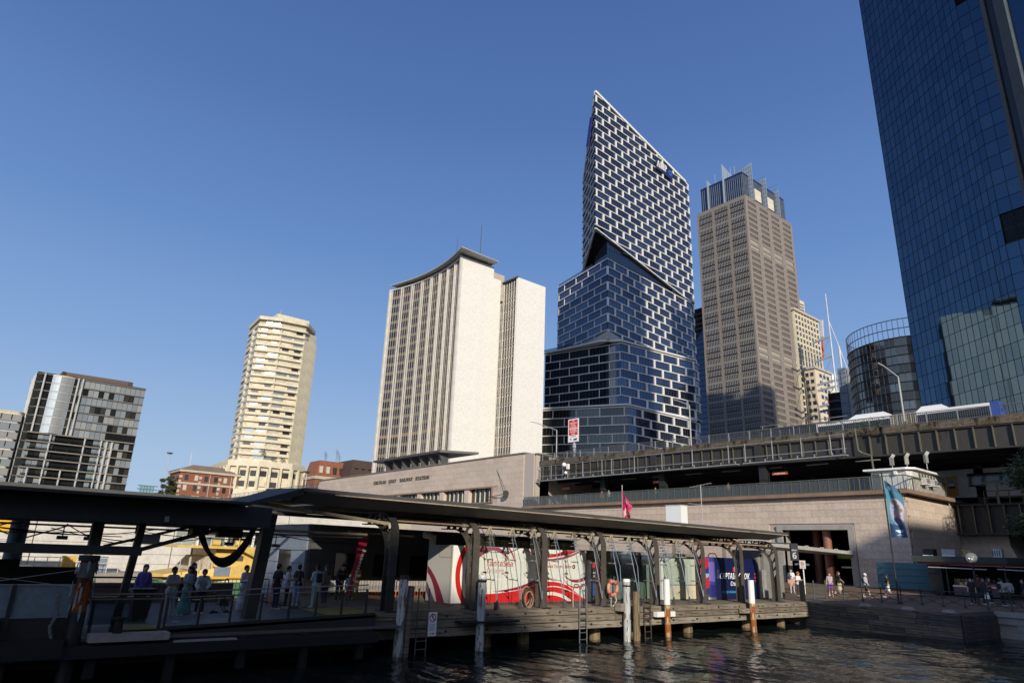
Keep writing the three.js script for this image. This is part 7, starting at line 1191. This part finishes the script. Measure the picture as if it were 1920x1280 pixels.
function geoFor(pn, what) {
  const key = pn + what; if (bodyCache[key]) return bodyCache[key];
  const { b, sh, p } = bones(pn), of = (...t) => b.filter(q => t.includes(q[0]));
  let g;
  if (what === 'body') {
    g = skinned(b, 0).toNonIndexed(); const fg = G();                   // five separate fingers on each hand
    for (const s of [0, 1]) { const a = V(...p.el[s]), w = V(...p.wr[s]), d = w.clone().sub(a).normalize(), side = V().crossVectors(d, V(0, 0, 1)).normalize(), q = w.clone().addScaledVector(d, .075); for (let i = 0; i < 4; i++) { const o = q.clone().addScaledVector(side, (i - 1.5) * .017), m = o.clone().addScaledVector(d, .036), e = m.clone().addScaledVector(d, [.03, .036, .033, .024][i]).add(V(0, -.004, .018)); fg.rod(o.toArray(), m.toArray(), .0095, 6).rod(m.toArray(), e.toArray(), .009, 6, .007); } const o = w.clone().addScaledVector(d, .03).addScaledVector(side, .026); fg.rod(o.toArray(), o.clone().addScaledVector(d, .035).addScaledVector(side, .026).toArray(), .011, 6, .008); }
    const e = fg.geo(); e.deleteAttribute('uv'); for (const k of Object.keys(g.attributes)) if (!['position', 'normal'].includes(k)) g.deleteAttribute(k); g = mergeGeometries([g, e]);
  }
  else if (what === 'tee') g = skinned([...of('torso', 'hip'), ...of('uarm').map(q => ['u', q[1], [0, 1, 2].map(i => lerp(q[1][i], q[2][i], .75)), q[3] + .004, q[4] + .012])], .016, 50);
  else if (what === 'shirt') g = skinned([...of('torso', 'hip', 'uarm'), ...of('farm').filter((_, i) => i % 2 === 0)], .016, 50);
  else if (what === 'trousers') g = skinned([...of('hip', 'thigh', 'shin'), ['w', sh(-.05, .96, 0), sh(.05, .96, 0), .115, .115]], .014, 50);
  else if (what === 'shorts') g = skinned([...of('hip'), ['w', sh(-.05, .96, 0), sh(.05, .96, 0), .115, .115], ...of('thigh').map(q => ['t', q[1], [0, 1, 2].map(i => lerp(q[1][i], q[2][i], .85)), q[3] + .006, q[4] + .03])], .014, 50);
  else if (what === 'skirt') g = skinned([['s', sh(0, 1.0, 0), [0, .25, 0], .12, .22], ['s', [-.1, .3, .03], [-.13, .16, .02], .16, .15], ['s', [.1, .3, .03], [.13, .16, .02], .16, .15]], .01, 50, .05);
  else if (what === 'hair') g = skinned([['h', sh(0, 1.645, -.025), sh(0, 1.67, -.01), .093, .098]], .006, 50);
  else if (what === 'longhair') g = skinned([['h', sh(0, 1.645, -.025), sh(0, 1.67, -.01), .093, .098], ['h', sh(0, 1.62, -.07), sh(0, 1.36, -.11), .075, .07]], .008, 50);
  else if (what === 'shoes') g = skinned(of('foot'), .016, 50);
  else if (what === 'hat') g = skinned([['h', sh(0, 1.68, 0), sh(0, 1.69, 0), .1, .1], ['h', sh(-.05, 1.68, .1), sh(.05, 1.68, .1), .03, .03]], .012, 50);
  else if (what === 'bag') g = skinned([['g', sh(-.06, 1.12, -.19), sh(-.06, 1.34, -.18), .075, .07], ['g', sh(.06, 1.12, -.19), sh(.06, 1.34, -.18), .075, .07]], .01, 50, .05);
  return bodyCache[key] = g;
}
const clothes = {}; const cloth = c => clothes[c.join()] ||= mat(c, .85, 0, { map: T.grain });
function person(label, x, y, z, face, pose, o = {}) {
  const t = thing('person', label, 'person', [x, y, z]), s = o.size || 1, put = (n, what, m) => { const q = new THREE.Mesh(geoFor(pose, what), m); q.name = n; q.scale.setScalar(s); q.castShadow = q.receiveShadow = true; t.add(q); };
  put('body', 'body', skinM[o.skin || 0]); put(o.tee === false ? 'shirt' : 'shirt', o.tee === false ? 'shirt' : 'tee', cloth(o.top)); put(o.leg === 'skirt' ? 'skirt' : o.leg === 'shorts' ? 'shorts' : 'trousers', o.leg || 'trousers', cloth(o.bottom));
  put('hair', o.long ? 'longhair' : 'hair', hairM[o.hair || 0]); put('shoes', 'shoes', cloth(o.shoe || [.6, .6, .6])); if (o.hat) put('hat', 'hat', cloth(o.hat)); if (o.bag) put('backpack', 'bag', cloth(o.bag));
  t.rotation.y = face; return t;
}
{
  const W = [.86, .86, .87], K = [.02, .02, .025], N = [.03, .04, .09], D = [.06, .06, .065], fl = -.35;
  // the queue on the pontoon, left to right
  person('woman in purple top and long dark hair by the wheelie bin', -29.5, fl, -6.5, 1.6, 'stand', { top: [.16, .12, .4], bottom: D, long: 1, tee: false, size: 1.02 });
  person('person in white tee and pale trousers holding a bag at the yellow plate', -27.4, fl + .03, -7, 1.9, 'phone', { top: W, bottom: [.55, .58, .62], skin: 1 });
  person('woman in long teal patterned skirt next to the white tee', -28, fl + .05, -7.7, .4, 'phone', { top: [.3, .4, .42], bottom: [.1, .28, .29], leg: 'skirt', long: 1 });
  person('tall dark haired person in brown behind the teal skirt', -30.5, fl, -8.5, 2.4, 'stand', { top: [.12, .07, .05], bottom: K, hair: 0, size: 1.06 });
  person('person in pale jacket bending over a pushchair', -28.6, fl + .05, -8.4, 1.3, 'lean', { top: [.75, .82, .82], bottom: K, tee: false, size: .96 });
  person('woman in long white dress looking at her phone', -28.6, fl + .1, -10, 2.1, 'phone', { top: [.82, .84, .86], bottom: [.82, .84, .86], leg: 'skirt', tee: false });
  person('person in black standing right behind the white dress', -28.9, fl + .1, -10.5, .2, 'stand', { top: K, bottom: N, tee: false, size: 1.03 });
  person('broad man in black tee and jeans with hands on hips', -28.8, fl + .12, -11.4, 3.4, 'hip', { top: K, bottom: N, size: 1.03 });
  person('person in white shirt and dark skirt beside the man in black', -29.2, fl + .14, -12, 2.8, 'phone', { top: [.8, .78, .82], bottom: K, size: .97 });
  person('teenager in dark tee and pale blue jeans', -30.2, fl + .16, -12.9, 3.6, 'stand', { top: K, bottom: [.22, .3, .4], size: .98 });
  person('person in mint green outfit with dark backpack and folded arms', -28.5, fl + .18, -13, -1.5, 'phone', { top: [.5, .74, .74], bottom: [.54, .7, .7], tee: false, bag: N });
  person('long haired person in blue jeans behind the mint outfit', -28.9, fl + .2, -13.6, -1.1, 'stand', { top: [.22, .2, .2], bottom: N, long: 1, hair: 1 });
  person('child in pale blue shirt beside the feather banner', -29.8, fl + .24, -15.2, 1.2, 'stand', { top: [.32, .45, .6], bottom: D, size: .74 });
  person('person in mustard top taking a picture by the first frame', -30.6, fl + .25, -15.9, 1.5, 'phone', { top: [.36, .26, .06], bottom: [.32, .25, .1], tee: false });
  person('stooped person in dark clothes behind the feather banner', -30.6, fl + .22, -15.1, 1.5, 'lean', { top: K, bottom: D, tee: false });
  person('person in grey shirt on the far quay by the white building', -71, -.5, -10.6, 2.2, 'stand', { top: [.3, .28, .25], bottom: D });
  // promenade
  const gy = z => groundY(z);
  person('man in white cap and grey jacket striding along the promenade', -24.8, gy(-56.9), -56.9, 1.5, 'walk', { top: [.5, .5, .53], bottom: [.06, .065, .075], leg: 'shorts', hat: W, tee: false, bag: [.15, .13, .2] });
  person('man in black tee and white shorts walking left by the hoarding', -23.5, gy(-57.7), -57.7, -1.5, 'walk', { top: K, bottom: W, leg: 'shorts', skin: 1, shoe: W });
  person('person with purple jacket tied at the waist by the brown column', -27, gy(-55.6), -55.6, .3, 'stand', { top: [.62, .5, .52], bottom: [.2, .06, .3], leg: 'shorts', skin: 0, bag: [.55, .4, .42] });
  person('woman in long cream skirt walking beside the brown column', -27.6, gy(-58.4), -58.4, 2.2, 'walk', { top: K, bottom: [.6, .52, .36], leg: 'skirt', long: 1, hair: 1 });
  person('person in pale hat leaning on the fence by the last frame', -28.6, .05, -50.2, 2.4, 'lean', { top: [.5, .35, .3], bottom: [.5, .3, .25], hat: [.6, .55, .45], skin: 1 });
  person('bare shouldered person sitting behind the picket fence', -30.2, .1, -55.5, .6, 'sit', { top: [.6, .36, .28], bottom: [.5, .48, .45] });
  person('tall person in white top standing behind the picket fence', -30.6, .12, -56.3, .4, 'stand', { top: W, bottom: N, size: 1.06 });
  person('person in white tee with orange cap near the parking sign', -27.3, .05, -51.2, 1.4, 'phone', { top: W, bottom: D, hat: [.6, .12, .03] });
  [['man in dark jacket, leftmost of the crowd before the kiosk', -17.6, -57, K], ['person in black with a white paper bag before the kiosk', -17, -57.4, D], ['person in grey tee with dark backpack at far right', -15.9, -57.3, [.45, .46, .46]], ['person in pale shirt next to the grey tee at far right', -15.6, -57.9, [.5, .5, .52]], ['tall person in black at the right frame edge', -14.8, -58, K], ['person in blue jeans at the right frame edge', -14.3, -58.6, [.1, .1, .12]], ['person in brown coat under the globe lamp', -17.1, -59, [.12, .07, .05]], ['person in dark red jumper at the kiosk counter', -18.6, -61.8, [.15, .03, .03]]].forEach(([l, x, z, c], i) => person(l, x, gy(z), z, i * 1.3, ['stand', 'hip', 'phone', 'stand'][i % 4], { top: c, bottom: i === 5 ? [.1, .16, .28] : K, tee: i % 2 === 0, bag: i === 2 ? K : null, skin: i % 2, size: 1 + (i % 3) * .02 }));
  [['man in white shirt at the platform railing by the dark column', -64.6, W], ['person with red bag at the platform railing', -66.6, [.5, .05, .06]], ['person in tan coat waiting on the platform', -56.5, [.3, .24, .18]], ['person in pale top waiting nearest the station corner', -74, [.55, .5, .42]], ['person in orange top waiting on the right of the platform', -45.6, [.5, .2, .08]]].forEach(([l, x, c], i) => person(l, x, 9.6, -71.2 - (i % 2) * .7, i * 1.1, i % 2 ? 'stand' : 'phone', { top: c, bottom: K, size: 1 }));
  const pc = thing('pushchair', 'dark folding pushchair beside the bending person', 'pushchair', [-28.1, fl, -9.1]); part('frame', G().rod([-28.1, -.2, -9.3], [-28.1, .5, -8.8], .02, 6).rod([-28.5, -.2, -9.3], [-28.5, .5, -8.8], .02, 6).rod([-28.1, .5, -8.8], [-28.5, .5, -8.8], .02, 6), M.greyDark, pc); part('seat', G().hexa([[-28.1, 0, -9.3], [-28.5, 0, -9.3], [-28.5, .05, -8.95], [-28.1, .05, -8.95], [-28.1, .1, -9.35], [-28.5, .1, -9.35], [-28.5, .45, -9.05], [-28.1, .45, -9.05]]), M.blackSteel, pc); for (const [x, z] of [[-28.1, -9.4], [-28.5, -9.4], [-28.1, -8.9], [-28.5, -8.9]]) part('wheel', G().rod([x - .02, -.25, z], [x + .02, -.25, z], .1, 12), M.black, pc);
  const wb = thing('paper_bag', 'white paper bag carried by the crowd before the kiosk', 'bag', [-16.8, .6, -57.1]); part('bag', G().hexa([[-16.9, .55, -57], [-16.6, .55, -57], [-16.6, .55, -57.15], [-16.9, .55, -57.15], [-16.87, .95, -57.05], [-16.65, .95, -57.05], [-16.65, .95, -57.1], [-16.87, .95, -57.1]]), M.whiteClean, wb);
}
// ---------- things outside the frame whose shadows and reflections the photograph shows
tree('fig tree overhanging the right edge in front of the rail bridge', -11.2, -61, .5, 11, 5, 9000, M.leaf, .33);
tree('second fig tree behind the first at the right edge', -3, -71, .5, 16, 6.5, 9000, M.leaf, .33);
{
  const blk = (name, label, p, h) => { const t = thing(name, label, 'building', [p[0][0], .55, p[0][1]]); part('wall', G().prism(p, .5, h), M.creamDark, t); const c = p.reduce((s, q) => [s[0] + q[0] / p.length, s[1] + q[1] / p.length], [0, 0]), g = G(); for (let k = 0; k < Math.floor(h / 3.6); k++) for (let i = 0; i < p.length; i++) { const a = p[i], b = p[(i + 1) % p.length], ry = Math.atan2(-(b[1] - a[1]), b[0] - a[0]); g.cbox((a[0] + b[0]) / 2, 2.5 + k * 3.6, (a[1] + b[1]) / 2, Math.hypot(b[0] - a[0], b[1] - a[1]) - 2, 1.8, .2, ry); } stuff(part('window_strips', g, M.gDark[0], t)); };
  blk('quay_hotel', 'tall hotel block on the west bank outside the frame to the north', [[80, 59.3], [140, 40], [158, 97], [80, 120]], 52);
  blk('quay_office', 'office block on the west bank outside the frame behind the camera', [[80, -2], [130, -2], [130, -60], [80, -60]], 51.6);
  blk('shade_tower', 'tall unseen tower added west of the frame for its shade, the northern of three', [[140, 17.7], [180, 41.8], [180, -11.9], [140, -36]], 272);  // unseen towers added for shade; skewed plans and gap leave a sunlit band
  blk('shade_tower', 'tall unseen tower added west of the frame for its shade, the middle of three', [[140, -58], [180, -33.9], [180, -70], [140, -95]], 265);
  blk('shade_tower', 'tall unseen tower added west of the frame for its shade, the southern of three', [[140, -127], [180, -103], [180, -140], [140, -165]], 248);
  const f = thing('docked_ferry', 'ferry docked at the next wharf just outside the right edge', 'ferry', [2, -1.5, -40]); part('hull', G().prism([[-2.5, -32.5], [6, -32.5], [6, -54], [3, -56], [0, -56], [-2.5, -54]], -2, 1.2), M.green, f); part('cabin', G().prism([[-2.4, -32.6], [5.8, -32.6], [5.8, -53], [-2.4, -53]], 1.2, 4.2), M.yellow, f); part('upper_cabin', G().prism([[-2.4, -32.7], [5.8, -32.7], [5.8, -52.5], [-2.4, -52.5]], 4.3, 9), M.cream, f); part('roof', G().prism([[-2.6, -32.6], [6, -32.6], [6, -53], [-2.6, -53]], 9, 9.2), M.greyDark, f);
}
// ---------- final
scene.traverse(o => { if (o.isMesh) { o.castShadow = true; o.receiveShadow = true; } });
renderer.setSize(1024, 682);
renderer.render(scene, camera);
